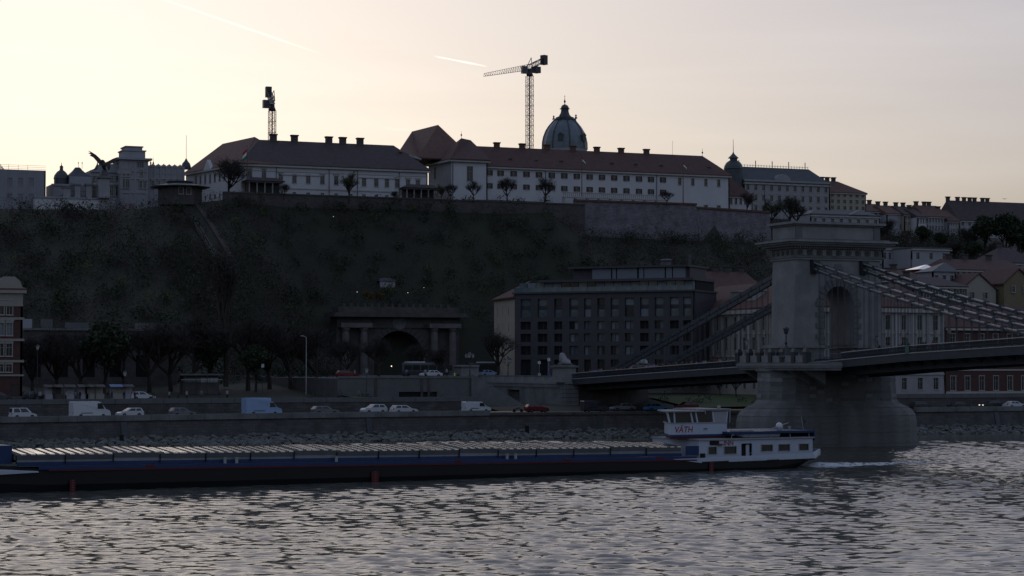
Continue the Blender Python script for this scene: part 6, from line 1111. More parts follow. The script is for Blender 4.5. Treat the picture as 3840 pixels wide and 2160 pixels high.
# wheelhouse
w0, w1 = 11.7, 20.0; wy0, wy1 = -2.6, -BW + 2.8; zw = zh1 + .4
wfar = 16.7
def wpl(a, b, o=0.0): return [(a, wy1 - o), (a, wy0 + o), (b, wy0 + o), (b - (w1 - wfar), wy1 - o)][::-1]
sb('wheelhouse_base', MB().prism(wpl(w0 + .1, w1 - .1, -.1), zh1 + .17, zw), 'redd'); sb('wheelhouse_skirt', MB().prism(wpl(w0 - .6, w1), zw + .002, zw + .26), 'blue'); sb('wheelhouse_wall', MB().prism(wpl(w0, w1), zw + .262, zw + 1.55), 'wpaint'); sb('wheelhouse_sill', MB().prism(wpl(w0 - .05, w1 + .15, .06), zw + 1.552, zw + 1.68), 'palegrey')
zt_ = zw + 2.95
for s_b, s_t in ((20.0, 20.35), (19.3, 19.4), (16.7, 17.0), (16.0, 16.3), (13.6, 13.8), (11.8, 11.6)): sb('window_post', MB().add([(s_b - .1, wy0, zw + 1.68), (s_b + .1, wy0, zw + 1.68), (s_b + .1, wy0 - .15, zw + 1.68), (s_b - .1, wy0 - .15, zw + 1.68), (s_t - .1, wy0, zt_), (s_t + .1, wy0, zt_), (s_t + .1, wy0 - .15, zt_), (s_t - .1, wy0 - .15, zt_)], [(0, 3, 2, 1), (4, 5, 6, 7), (0, 1, 5, 4), (1, 2, 6, 5), (2, 3, 7, 6), (3, 0, 4, 7)]), 'wpaint')
for a, b in ((19.45, 19.95), (17.1, 19.25), (16.35, 16.65), (13.85, 15.9)): sb('wheelhouse_pane', MB().box(a, b, wy0 - .12, wy0 - .08, zw + 1.69, zt_), 'glass')
sb('wheelhouse_rear_panel', MB().box(11.75, 13.6, wy0 - .1, wy0 - .02, zw + 1.69, zt_ - .02), 'grey'); sb('wheelhouse_far_side', MB().box(11.8, 16.6, wy1, wy1 + .1, zw + 1.69, zt_), 'glass'); sb('wheelhouse_front', MB().prism([(20.0, wy0 - .16), (20.1, wy0 - .16), (16.75, wy1 + .1), (16.65, wy1 + .1)][::-1], zw + 1.69, zt_), 'glass'); sb('wheelhouse_roof', MB().prism(wpl(15.2, 20.8, .3), zt_ + .002, zt_ + .16), 'palegrey'); sb('roof_canopy', MB().box(11.3, 15.3, wy1 - .2, wy0 + .25, zt_ + .22, zt_ + .34), 'palegrey')
for s in (11.4, 15.0): sb('canopy_post', MB().tube((s, wy0 + .15, zt_ - .3 if s > 14 else zw + 1.6), (s - .05, wy0 + .15, zt_ + .23), .05), 'frame')
sb('searchlight', MB().lathe([(.1, 0), (.2, .1), (.2, .35)], 12.6, wy0 - .4, zt_ + .34, 8), 'frame'); sb('round_vent', MB().lathe([(.24, 0), (.3, .04), (.18, .07)], 0, 0, 0, 10), 'steel').location = Matrix.Rotation(0, 3, 'Z') @ Vector((14.9, wy0 + .01, zw + .9)); bpy.data.objects[SH.children[-1].name].rotation_euler = (-math.pi / 2, 0, 0)
# lettering
def text(nm, body, s, y, z, size, m, shear=0.0, par=SH):
    cu = bpy.data.curves.new(nm, 'FONT'); cu.body = body; cu.size = size; cu.extrude = .008; cu.shear = shear; cu.offset = .012
    o = bpy.data.objects.new(nm, cu); SC.collection.objects.link(o); dg = bpy.context.evaluated_depsgraph_get(); me = bpy.data.meshes.new_from_object(o.evaluated_get(dg)); bpy.data.objects.remove(o)
    me.materials.clear(); me.materials.append(M[m]); o = bpy.data.objects.new(nm, me); SC.collection.objects.link(o); o.parent = par; o.location = (s, y, z); o.rotation_euler = (math.pi / 2, 0, math.pi); WL[o.name] = (A, BRZ); return o
text('lettering', 'VÄTH', 19.4, wy0 + .012, zw + .52, 1.02, 'red', .18); text('lettering', 'INN', 13.55, -.735, 2.98, .80, 'red')
o = sb('name_board', MB().box(14.3, 15.6, -.72, -.64, 3.05, 3.55), 'tyre'); sb('lifebuoy', MB().lathe([(.20, -.07), (.36, -.07), (.42, 0), (.36, .07), (.20, .07), (.15, 0), (.20, -.07)], 0, 0, 0, 14), 'red').location = (14.15, -.58, 3.12); SH.children[-1].rotation_euler = (math.pi / 2, 0, 0)
sb('hose_box', MB().box(16.4, 17.0, -.74, -.5, 1.6, 2.1), 'tyre')
# --- wake
def wake():
    mb = MB(); n_ = 90; rows_ = 7; r2 = random.Random(5)
    for i in range(n_ + 1):
        t = i / n_; s = .2 - t * 36; w = .8 + t * 3.2; hh = (.55 * math.exp(-t * 3.5) + .06) * min(1, t * 14 + .1)
        for j in range(rows_):
            v = j / (rows_ - 1); mb.v.append((s + r2.uniform(-.1, .1), -2.6 - t * 2.0 + (v - .5) * w * 2, hh * math.sin(math.pi * v) * r2.uniform(.5, 1.25) + .012 - .02 * (v in (0, 1)) * 2))
    for i in range(n_):
        for j in range(rows_ - 1): mb.f.append((i * rows_ + j, i * rows_ + j + 1, (i + 1) * rows_ + j + 1, (i + 1) * rows_ + j)); mb.mi.append(0)
    m = bpy.data.materials.new('wake_foam'); m.use_nodes = True; nn = m.node_tree; p_ = nn.nodes['Principled BSDF']; p_.inputs['Base Color'].default_value = (.42, .46, .50, 1); p_.inputs['Roughness'].default_value = .5
    tc_ = nn.nodes.new('ShaderNodeTexCoord'); no = nn.nodes.new('ShaderNodeTexNoise'); no.inputs['Scale'].default_value = 1.6; no.inputs['Detail'].default_value = 6; rm_ = nn.nodes.new('ShaderNodeMapRange'); sx_ = nn.nodes.new('ShaderNodeSeparateXYZ'); gr = nn.nodes.new('ShaderNodeMapRange'); gr.inputs[1].default_value = -34; gr.inputs[2].default_value = -2; gr.inputs[3].default_value = -.12; gr.inputs[4].default_value = .26
    ad_ = nn.nodes.new('ShaderNodeMath'); ad_.operation = 'ADD'
    nn.links.new(tc_.outputs['Object'], no.inputs[0]); nn.links.new(tc_.outputs['Object'], sx_.inputs[0]); nn.links.new(sx_.outputs[0], gr.inputs[0]); nn.links.new(no.outputs[0], ad_.inputs[0]); nn.links.new(gr.outputs[0], ad_.inputs[1]); nn.links.new(ad_.outputs[0], rm_.inputs[0]); rm_.inputs[1].default_value = .48; rm_.inputs[2].default_value = .66; nn.links.new(rm_.outputs[0], p_.inputs['Alpha'])
    o = obj('wake', mb, m, None, A, BRZ); tag(o, 'white foaming wake trailing behind the stern of the barge', 'wake', kind='stuff')
wake()
# ================================================================ TREES
def grow(seed, H, spread=.62, depth=5, r0=.13, up=.30, crown0=.11):
    R_ = random.Random(seed); mb = MB(); tips = []
    def br(p, d, ln, r, k):
        q = p + d * ln * .5; d2 = (d + Vector((R_.uniform(-.16, .16), R_.uniform(-.16, .16), .05))).normalized(); e = q + d2 * ln * .5
        mb.tube(p, q, r, r * .85, 5 if k > 2 else 3); mb.tube(q, e, r * .85, r * .65, 5 if k > 2 else 3)
        if k <= 3: tips.append(e); tips.append(q)
        if k == 0: return
        n_ = 4 if k == depth else (R_.choice((2, 3, 3)) if k > 1 else 3)
        for i in range(n_):
            a = R_.uniform(0, 6.28); sp_ = spread * R_.uniform(.7, 1.3); side = Vector((math.cos(a), math.sin(a), 0)); nd = (d2 * (1 - .3 * sp_) + side * sp_ + Vector((0, 0, up))).normalized(); br(e, nd, ln * R_.uniform(.62, .82), r * .62, k - 1)
        if k >= 3: nd = (d2 + Vector((R_.uniform(-.2, .2), R_.uniform(-.2, .2), .3))).normalized(); br(e, nd, ln * .8, r * .7, k - 1)
    br(Vector((0, 0, -.3)), Vector((0, 0, 1)), H * crown0, r0, depth)
    zm = max(t.z for t in tips); s = H / zm
    mb.v = [(x * s, y * s, z * s) for x, y, z in mb.v]; return mb, np.array([tuple(t * s) for t in tips])
TREES = {}
def tree_kind(key, seed, H, leaf=None, n=5, size=.22, rad=.7, thin=.25, bark='barkd', **kw):
    mb, tips = grow(seed, H, **kw); tm = mb.mesh('trunk', bark)
    idx = rng.permutation(len(tips))[:620]; c = tips[idx]; cm_ = cards(n, c, np.full((len(c), 3), rad), size, 'crown', leaf or 'twig', '', '', thin, False); TREES[key] = (tm, cm_, H)
tree_kind('broad', 3, 10, None, 4, .42, 1.1, .045, spread=.8); tree_kind('broad2', 8, 10, None, 4, .42, 1.1, .045, spread=.95); tree_kind('leafy', 5, 10, 'leafy', 3, .13, .9, .6, spread=.85); tree_kind('poplar', 21, 24, None, 5, .40, 1.0, .14, bark='bark', spread=.28, up=.5, crown0=.16, r0=.30); tree_kind('round', 14, 10, None, 6, .42, 1.1, .055, spread=.9, up=.22)
tree_kind('dense', 31, 10, 'leafd', 16, .30, 1.0, .6, spread=.6)
def tree(label, key, p, h, rz=0.0, group=None):
    tm, cm_, H = TREES[key]; T = thing('tree', label, 'tree', p, rz, group); s = h / H
    a = inst('trunk', tm, T, p, rz); b = inst('crown', cm_, T, p, rz); T.scale = (s, s, s); return T
def tree_px(label, key, px, py_b, py_t, Yt, group=None):
    b = on_y(px, py_b, Yt); t = on_y(px, py_t, Yt); tree(label, key, (b.x, Yt, b.z), t.z - b.z, random.uniform(0, 6), group)
G1 = 'trees along the palace terrace'; G2 = 'bare trees along the upper street'
for a in (('dark rounded bare tree at the left corner of the palace', 'round', 858, 745, 590, 147), ('bare tree with first yellowish leaves in front of the palace', 'leafy', 1308, 755, 640, 142), ('small bare tree right of the left loggia', 'broad', 1065, 745, 688, 143), ('low bare tree left of the middle loggia', 'round', 1480, 752, 715, 143),
          ('bare tree in front of the church corner of the monastery', 'broad2', 1775, 752, 676, 145), ('bare tree under the fourth shuttered window', 'broad', 1902, 758, 664, 148), ('bare tree under the sixth shuttered window', 'broad2', 2042, 758, 662, 149), ('small bare shrubby tree between church and shuttered wing', 'broad', 1690, 750, 690, 145), ('leafy green bush tree left of the church window', 'leafy', 1655, 755, 690, 145),
          ('thin bare tree at the foot of the flag pole nearest the right end', 'broad', 2500, 770, 715, 150), ('bare tree against the right end of the fortress wall top', 'broad2', 2800, 800, 720, 165), ('young green tree beside the tall pole left of the tower top', 'leafy', 2895, 850, 745, 166), ('bare reddish tree left of the bridge tower top', 'broad', 2960, 850, 735, 172), ('bare tree rising before the ministry facade', 'broad2', 2990, 850, 760, 178)): tree_px(*a, group=G1)
for i, (px, pb, pt, y_, k, lb) in enumerate(((120, 1480, 1255, 8, 'broad', 'bare street tree beside the brick apartment house'), (215, 1480, 1230, 10, 'round', 'dense bare tree left of the market stalls'), (300, 1475, 1240, 12, 'broad2', 'bare tree behind the market booths'), (390, 1475, 1215, 10, 'dense', 'dark leafy tree behind the blue tarp'), (470, 1475, 1225, 12, 'round', 'bare tree behind the parked white hatchback'), (560, 1470, 1210, 12, 'broad', 'bare tree left of the low pavilion'),
        (640, 1470, 1200, 14, 'broad2', 'bare tree at the left end of the low pavilion'), (720, 1460, 1180, 18, 'round', 'dense bare tree behind the low pavilion'), (848, 1440, 945, 20, 'poplar', 'very tall pale barked poplar standing above all street trees'), (930, 1455, 1180, 16, 'broad', 'bare tree between poplar and street lamp'), (1010, 1455, 1190, 20, 'round', 'dense bare tree right of the poplar'), (1090, 1450, 1210, 20, 'broad2', 'bare tree left of the single arm street lamp'),
        (1190, 1450, 1220, 24, 'round', 'dense bare tree left of the tunnel portal'), (1300, 1420, 1270, 30, 'broad', 'bare tree in front of the left portal columns'), (1420, 1415, 1260, 30, 'broad2', 'bare tree in front of the tunnel arch'), (1570, 1412, 1290, 40, 'broad', 'thin bare tree at the right side of the tunnel arch'), (1660, 1410, 1300, 44, 'round', 'dense bare tree right of the tunnel columns'), (1868, 1410, 1240, 38, 'broad', 'slim bare tree before the beige hotel side wall'),
        (2760, 1480, 1400, -8, 'broad', 'bare tree under the side span left of the pier'), (2700, 1480, 1405, -6, 'broad2', 'bare tree below the deck left of the pier'), (780, 1465, 1250, 22, 'dense', 'dark evergreen behind the low pavilion right end'), (960, 1460, 1300, 12, 'dense', 'dark evergreen under the bare trees right of the poplar'))): tree_px(lb, k, px, pb, pt, y_, G2)
for px, pb, pt, y_, k, lb in ((3340, 905, 820, 205, 'round', 'dark round tree in front of the blank grey gable'), (3455, 935, 850, 200, 'dense', 'dark evergreen mass below the old town row'), (3520, 945, 875, 195, 'dense', 'dark evergreen left of the white modern building'), (3690, 965, 815, 190, 'dense', 'tall dark conifer on the right slope'), (3765, 990, 810, 185, 'dense', 'broad dark conifer rising to the right skyline roof'), (3830, 1000, 850, 180, 'dense', 'dark conifer at the right edge of the slope'), (3620, 960, 850, 195, 'round', 'bare tree below the balconied old town house'), (3590, 1000, 900, 170, 'round', 'bare tree right of the white modern building'), (3660, 1005, 910, 160, 'dense', 'dark evergreen above the long red roof'), (3740, 1010, 900, 160, 'round', 'bare tree above the villa roof'), (3290, 1000, 930, 140, 'dense', 'dark evergreen beside the right cornice of the tower'), (3300, 900, 850, 200, 'round', 'bare tree right of the tower attic')): tree_px(lb, k, px, pb, pt, y_, 'trees on the right slope')
for px, py, lb in ((1378, 1118, 'left orange tinted bush above the tunnel'), (1425, 1122, 'right orange tinted bush above the tunnel')):
    q = on_hill(px, py); T = thing('bush', lb, 'bush', q, 0, 'orange bushes above the tunnel'); inst('foliage', cards(500, np.array([[0, 0, .8]]), np.array([[1.5, 1.2, 1.2]]), .16, 'foliage', 'leafo', '', '', .6, False), T, q); obj('stem', MB().tube((0, 0, -.5), (0, 0, .8), .08), 'barkd', T, q)
# ================================================================ VEHICLES
def slab(c4, off, th=.02):
    c = [Vector(p_) for p_ in c4]; n_ = (c[1] - c[0]).cross(c[3] - c[0]).normalized(); return MB().add([p_ + n_ * off for p_ in c] + [p_ + n_ * (off - th) for p_ in c], [(0, 1, 2, 3), (7, 6, 5, 4), (0, 4, 5, 1), (1, 5, 6, 2), (2, 6, 7, 3), (3, 7, 4, 0)])
KIND = {  # length, width, height, body outline (x,z), cabin: (rear bottom, rear top, front top, front bottom), belt z
 'hatch': (4.2, 1.75, 1.48, [(-2.1, .35), (-2.08, .9), (-1.9, 1.0), (.75, .98), (1.75, .82), (2.08, .62), (2.1, .35)], (-2.0, -1.65, .10, .95), .97),
 'estate': (4.7, 1.8, 1.48, [(-2.35, .35), (-2.33, .92), (-2.2, 1.0), (.85, .98), (1.95, .84), (2.32, .62), (2.35, .35)], (-2.28, -1.75, .25, 1.05), .97),
 'suv': (4.4, 1.85, 1.62, [(-2.2, .4), (-2.18, 1.0), (-2.05, 1.1), (.8, 1.08), (1.85, .98), (2.18, .7), (2.2, .4)], (-2.1, -1.65, .25, 1.0), 1.07),
 'mpv': (4.0, 1.7, 1.75, [(-2.0, .35), (-1.98, 1.0), (-1.95, 1.05), (.9, 1.02), (1.7, .85), (1.98, .65), (2.0, .35)], (-1.97, -1.85, .45, 1.15), 1.02),
 'sedan': (4.5, 1.8, 1.40, [(-2.25, .35), (-2.23, .85), (-1.6, .95), (.85, .95), (1.85, .82), (2.22, .62), (2.25, .35)], (-1.75, -1.1, .15, 1.0), .94),
 'van': (4.9, 1.95, 1.95, [(-2.45, .4), (-2.45, 1.9), (-2.3, 1.97), (.55, 1.97), (.8, 1.9), (1.55, 1.15), (2.25, .95), (2.42, .7), (2.45, .4)], None, 1.1),
 'highvan': (6.2, 2.05, 2.65, [(-3.1, .4), (-3.1, 2.5), (-2.95, 2.65), (1.1, 2.65), (1.45, 2.5), (2.25, 1.45), (2.9, 1.2), (3.07, .8), (3.1, .4)], None, 1.35),
 'boxvan': (6.4, 2.2, 2.95, [(-3.2, .45), (-3.2, 2.95), (1.2, 2.95), (1.2, 2.4), (1.55, 2.3), (2.3, 1.4), (3.0, 1.15), (3.17, .8), (3.2, .45)], None, 1.3)}
whl = MB().lathe([(.20, -.11), (.32, -.11), (.34, -.05), (.34, .05), (.32, .11), (.20, .11)], n=14).mesh('tyre', 'tyre'); rmm = MB().lathe([(.05, -.115), (.205, -.10), (.205, .10), (.05, .115)], n=10).mesh('rim', 'rim')
def vehicle(kind, m, label, px, lane_y, face=1, z=ZQ, cat='car', name=None, lights=False):
    L, Wd, Hh, prof, cab, belt = KIND[kind]; q = on_y(px, 1500, lane_y); x = q.x; sl_ = (q_y(x + 3) - q_y(x - 3)) / 6 if z == ZQ else 0.0; rz = math.atan(sl_) + (math.pi if face < 0 else 0); P0 = (x, lane_y, z)
    T = thing(name or ('parked_van' if 'van' in kind else 'car'), label, cat, P0, rz, 'vehicles along the quay road' if z == ZQ else 'vehicles on the upper street'); w = Wd / 2
    n_ = len(prof); mb = MB(); ins = .10
    mb.add([(x_, -w + (ins if z_ > .9 * Hh else 0), z_) for x_, z_ in prof] + [(x_, w - (ins if z_ > .9 * Hh else 0), z_) for x_, z_ in prof], [tuple(range(n_)), tuple(range(2 * n_ - 1, n_ - 1, -1))] + [(i, n_ + i, n_ + (i + 1) % n_, (i + 1) % n_) for i in range(n_)]); obj('body', mb, m, T, P0, rz)
    obj('underbody', MB().box(-L / 2 + .12, L / 2 - .12, -w + .12, w - .12, .18, .36), 'tyre', T, P0, rz)
    def glass(nm, c4): obj(nm, slab(c4, .015), 'glass', T, P0, rz)
    if cab:
        rb, rt, ft, fb_ = cab; wt = w - .22; a, b = (rb, fb_, -w + .06, w - .06), (rt, ft, -wt, wt); obj('cabin', MB().frust(a, b, belt, Hh), m, T, P0, rz); lo, hi = belt + .04, Hh - .09; f_ = lambda zz: (zz - belt) / (Hh - belt)
        def at_(zz, xs): k = f_(zz); xr, xf = rb + (rt - rb) * k, fb_ + (ft - fb_) * k; return xr + (xf - xr) * xs, (w - .06) + (wt - w + .06) * k
        for s_ in (-1, 1):
            for u0, u1 in ((.08, .44), (.48, .90)):
                c = [at_(lo, u0), at_(lo, u1), at_(hi, u1 - .02), at_(hi, u0 + .02)]; c4 = [(c[i][0], s_ * c[i][1], (lo, lo, hi, hi)[i]) for i in range(4)]; glass('side_window', c4 if s_ < 0 else [c4[1], c4[0], c4[3], c4[2]])
        for u, nm in ((1.0, 'windscreen'), (0.0, 'rear_window')):
            c = [at_(lo, u), at_(hi, u)]; k = .86; c4 = [(c[0][0], -c[0][1] * k, lo), (c[0][0], c[0][1] * k, lo), (c[1][0], c[1][1] * k, hi), (c[1][0], -c[1][1] * k, hi)]; glass(nm, c4 if u else [c4[1], c4[0], c4[3], c4[2]])
    else:
        pts = [p_ for p_ in prof if p_[0] > 0]; t_, b_ = [(p, q2) for p, q2 in zip(prof[:-1], prof[1:]) if p[0] > .5 and p[1] - q2[1] > .5 and q2[0] - p[0] > .4][0]
        glass('windscreen', [(b_[0] - .05, -w + .15, b_[1] + .05), (b_[0] - .05, w - .15, b_[1] + .05), (t_[0] + .05, w - .22, t_[1] - .08), (t_[0] + .05, -w + .22, t_[1] - .08)])
        for s_ in (-1, 1):
            c4 = [(t_[0] - .55, s_ * w, b_[1] + .02), (b_[0] - .22, s_ * w, b_[1] + .02), (t_[0] + .12, s_ * (w - .0), t_[1] - .15), (t_[0] - .55, s_ * (w - .0), t_[1] - .15)]; glass('side_window', c4 if s_ < 0 else [c4[1], c4[0], c4[3], c4[2]])
        for s_ in (-1, 1): obj('side_trim', MB().box(-L * .30, L * .02, s_ * w - .01, s_ * w + .012, .78, .88), 'tyre', T, P0, rz)
    for sx_ in (-1, 1):
        for sy_ in (-1, 1):
            wx, wy = sx_ * L * .30, sy_ * (w - .08); v = Matrix.Rotation(rz, 3, 'Z') @ Vector((wx, wy, .34)); loc = Vector(P0) + v
            o = inst('wheel', whl, T, loc, rz); o.rotation_euler = (math.pi / 2, 0, 0); r = bpy.data.objects.new('rim', rmm); SC.collection.objects.link(r); r.parent = o; WL[r.name] = (loc, rz)
    zl = prof[-2][1] if prof[-2][1] > .5 else .65
    for sy_ in (-1, 1): obj('headlight', MB().box(L / 2 - .16, L / 2 - .0, sy_ * (w - .32) - .16, sy_ * (w - .32) + .16, zl - .06, zl + .07), 'lampglow' if lights else 'headlight', T, P0, rz); obj('tail_light', MB().box(-L / 2 - .012, -L / 2 + .1, sy_ * (w - .15) - .1, sy_ * (w - .15) + .1, .75, 1.0), 'taillight', T, P0, rz)
    return T
LY = lambda px: q_y(on_y(px, 1545, -36).x) + 5.5
for k, m, lb, px, fd in (('mpv', 'carwhite', 'small white upright car at the far left of the quay road', 86, 1), ('highvan', 'carwhite', 'high roofed white panel van on the quay road', 337, 1), ('hatch', 'carwhite', 'white hatchback heading left behind the high white van', 487, -1), ('hatch', 'cargrey', 'dark grey hatchback between white hatchback and blue box van', 683, 1), ('boxvan', 'carblue', 'pale blue box van on the quay road', 982, 1), ('estate', 'cargrey', 'silver grey estate car right of the blue box van', 1218, 1), ('suv', 'carwhite', 'white crossover heading left in the middle of the quay road', 1401, -1), ('estate', 'carwhite', 'white estate car just right of the white crossover', 1514, 1), ('van', 'carwhite', 'white compact van near the bridge abutment', 1786, 1), ('hatch', 'carred', 'dark red hatchback under the lion pedestal', 2013, 1), ('van', 'cardark', 'dark blue van in the shade below the bridge deck', 2230, 1), ('sedan', 'cargrey', 'grey saloon below the bridge deck', 2335, -1), ('sedan', 'carcyan', 'bright blue low car below the side span', 2462, 1), ('suv', 'carred', 'red off road car left of the bridge pier', 2572, -1), ('hatch', 'cardark', 'black car just right of the bridge pier', 3455, 1), ('sedan', 'cardark', 'dark saloon with lit headlights heading right', 3597, 1), ('hatch', 'cardark', 'dark hatchback with lit headlights heading left', 3712, -1), ('sedan', 'carwhite', 'pale silver saloon at the right end of the quay road', 3805, 1)):
    vehicle(k, m, lb, px, LY(px) + (3.2 if fd < 0 else 0), fd, lights='lit' in lb, cat='van' if 'van' in k else 'car', name='van' if 'van' in k else 'car')
for k, m, lb, px, y_, fd in (('suv', 'cardark', 'dark parked off road car by the brick apartment house', 128, -12, 1), ('hatch', 'carwhite', 'white hatchback parked right of the market stalls', 534, -17, 1), ('hatch', 'cardark', 'dark car cut by the left edge on the upper street', 2, -18, 1)): vehicle(k, m, lb, px, y_, fd, ZU + .02)
for k, m, lb, px, y_, fd, zz in (('hatch', 'carred', 'red car on the square left of the concrete wall', 1302, -2, 1, 10.1), ('sedan', 'carwhite', 'white and dark patrol car beside the bus on the square', 1615, 20, -1, 10.1), ('sedan', 'carblue', 'dark blue car behind the abutment parapet', 1835, 42, 1, 10.1), ('hatch', 'cargrey', 'grey car inside the dark garage opening', 1532, -7.4, 1, 4.62)): vehicle(k, m, lb, px, y_, fd, zz)
def bus(label, px, y_, z, m1, L=11.5):
    q = on_y(px, 1400, y_); P0 = (q.x, y_, z); T = thing('bus', label, 'bus', P0, 0); obj('body', MB().extx([(-1.25, .35), (-1.27, 1.2), (-1.2, 2.75), (-1.0, 2.95), (1.0, 2.95), (1.2, 2.75), (1.27, 1.2), (1.25, .35)], -L / 2, L / 2), m1, T, P0); obj('roof_unit', MB().box(-2, 2, -.8, .8, 2.955, 3.2), 'carwhite', T, P0)
    for i in range(6): obj('side_window', MB().box(-L / 2 + .5 + i * 1.8, -L / 2 + 2.1 + i * 1.8, -1.29, -1.24, 1.35, 2.45), 'glass', T, P0)
    obj('windscreen', MB().box(L / 2 + .002, L / 2 + .03, -1.05, 1.05, 1.1, 2.5), 'glass', T, P0)
    for i in (-1, 1):
        for s_ in (-1, 1): o = inst('wheel', whl, T, (q.x + i * L * .3, y_ + s_ * 1.15, z + .42)); o.rotation_euler = (math.pi / 2, 0, 0); o.scale = (1.25, 1.25, 1.25)
bus('dark blue city bus with pale roof in front of the tunnel', 1556, 36, 10.1, 'cardark', 6.5); bus('blue bus behind the end pier of the abutment', 1822, 60, 10.1, 'cardark', 9)
# motorcycle by the underpass
q = on_y(1942, 1530, -33); T = thing('motorcycle', 'dark motorcycle with rider left of the red hatchback', 'motorcycle', (q.x, -33, ZQ))
for dx in (-.7, .7): o = inst('wheel', whl, T, (q.x + dx, -33, ZQ + .34)); o.rotation_euler = (math.pi / 2, 0, 0); o.scale = (.9, .9, .6)
obj('frame', MB().tube((-.7, 0, .34), (.1, 0, .75), .06).tube((.1, 0, .75), (.7, 0, .34), .05).tube((.45, 0, .5), (.4, 0, 1.0), .05).box(-.5, .25, -.15, .15, .7, .85), 'metal', T, (q.x, -33, ZQ))
# ================================================================ PEOPLE
def person_mesh(key, stride, arm, cols):
    a = stride; V = [(0, 0, .95), (0, .0, 1.15), (0, 0, 1.40), (0, .01, 1.50), (0, .03, 1.62), (0, .04, 1.72), (.19, 0, 1.40), (.25, -.02 + arm * .12, 1.13), (.26, .10 + arm * .35, .92 + arm * .25), (-.19, 0, 1.40), (-.25, .02 - arm * .05, 1.13), (-.26, .06 - arm * .05, .90), (.10, 0, .90), (.11, a * .14, .50), (.11, a * .30 - .02, .09), (.11, a * .30 + .13, .04), (-.10, 0, .90), (-.11, -a * .10, .50), (-.11, -a * .32, .10), (-.11, -a * .32 + .15, .04)]
    E = [(0, 1), (1, 2), (2, 3), (3, 4), (4, 5), (2, 6), (6, 7), (7, 8), (2, 9), (9, 10), (10, 11), (0, 12), (12, 13), (13, 14), (14, 15), (0, 16), (16, 17), (17, 18), (18, 19)]
    R = [(.17, .12), (.16, .12), (.18, .11), .06, .105, .085, .075, .06, .045, .075, .06, .045, .095, .07, .05, .04, .095, .07, .05, .04]
    return skin_mesh(key, V, E, R, cols, 1, lambda c: 2 if (c.z > 1.52 and not (c.z > 1.66 or c.y < 0)) else (3 if c.z > 1.52 else (1 if c.z < .92 and abs(c.x) < .2 else 0)))
def cmat_(nm, c): return mat(nm, c, var=.1)
CL = [('black', (.015, .015, .018)), ('dark red', (.10, .02, .02)), ('navy', (.02, .03, .07)), ('white', (.24, .24, .25)), ('olive', (.05, .05, .03)), ('brown', (.07, .045, .03)), ('grey', (.12, .12, .13)), ('red', (.25, .03, .03)), ('lilac', (.22, .16, .30))]
hair = cmat_('dark_hair', (.02, .015, .012)); trou = [cmat_('jeans', (.04, .05, .08)), cmat_('dark_trousers', (.02, .02, .022))]; PM = {}
for i, (nm, c) in enumerate(CL): PM[nm] = person_mesh('body', (i % 3) * .5, (i % 4 == 1) * 1.0, [cmat_('coat_' + nm.replace(' ', '_'), c), trou[i % 2], 'skin', hair])
PM['hivis'] = person_mesh('body', .4, .3, ['hivis', trou[1], 'skin', hair])
def person(col, p, rz, label, group): T = thing('person', label, 'person', p, rz, group); o = inst('body', PM[col], T, p, rz); s = random.uniform(.94, 1.06); T.scale = (s, s, s); return T
ORD = {}; ONAME = 'first second third fourth fifth sixth seventh eighth ninth tenth eleventh twelfth thirteenth fourteenth fifteenth sixteenth seventeenth eighteenth nineteenth twentieth'.split()
def ordn(k): ORD[k] = ORD.get(k, 0) + 1; return ONAME[min(19, ORD[k] - 1)]
names = [c[0] for c in CL]; R9 = random.Random(9)
y = -12.0
while y > -79:
    for _ in range(R9.choice((1, 1, 2))):
        col = R9.choice(names); yy_ = y + R9.uniform(-.5, .5); far = R9.random() < .3; person(col, (R9.uniform(-6.9, -5.4) if not far else R9.uniform(5.4, 6.9), yy_, dz(yy_) - .04), R9.choice((0, math.pi)) + R9.uniform(-.4, .4), 'person in %s, %s of that colour from the lion, %s footway' % (col, ordn('s%d' % far + col), 'far' if far else 'near'), 'crowd on the bridge footway')
    y -= R9.uniform(.45, 1.0)
y = -107.0
while y > -128:
    col = R9.choice(names); person(col, (R9.uniform(-6.8, -5.6), y, dz(y) - .04), R9.uniform(-.4, .4), 'person in a %s coat, %s of that colour right of the tower' % (col, ordn('r' + col)), 'crowd right of the tower'); y -= R9.uniform(1.0, 2.4)
for i in range(9): y = -84 - i * 2.2 + R9.uniform(-.5, .5); col = R9.choice(names); person(col, (-9.8 + R9.uniform(-.5, .5), y, 13.0), R9.uniform(0, 6), 'person in a %s coat, %s of that colour behind the balcony parapet' % (col, ordn('b' + col)), 'people on the tower balcony')
for px, y_, z_, col, lb in ((1705, -6.3, 9.6, 'hivis', 'person in a yellow green high visibility vest at the top of the stairs'), (1718, -6.0, 9.3, 'black', 'person in a black coat beside the high visibility vest'), (1728, -5.6, 8.0, 'red', 'person in a red coat half way down the stairs'), (1750, -11, 4.9, 'black', 'person in a black coat at the foot of the stairs wall'), (1715, -12, 5.0, 'red', 'person in a red coat on the bank below the stairs'), (1728, -12.5, 5.0, 'dark red', 'person in a dark red coat on the bank below the stairs'), (1694, -12, 5.1, 'black', 'person in a black coat left of the red coats'), (1675, 30, 10.1, 'white', 'person in white on the square near the right columns'), (1524, 30, 10.1, 'lilac', 'person in lilac crossing the square'), (1330, 0, 10.1, 'white', 'person in white behind the red car'), (1345, -12, 6.2, 'grey', 'person in grey on the path below the square'), (1595, 2, 10.1, 'white', 'person in white at the square parapet'), (2150, 10, 9.75, 'white', 'person in white behind the abutment parapet near the lion'), (2095, 14, 9.75, 'navy', 'person in navy by the road sign on the abutment')):
    q = on_y(px, 1450, y_); person(col, (q.x, y_, z_), R9.uniform(0, 6), lb, None)
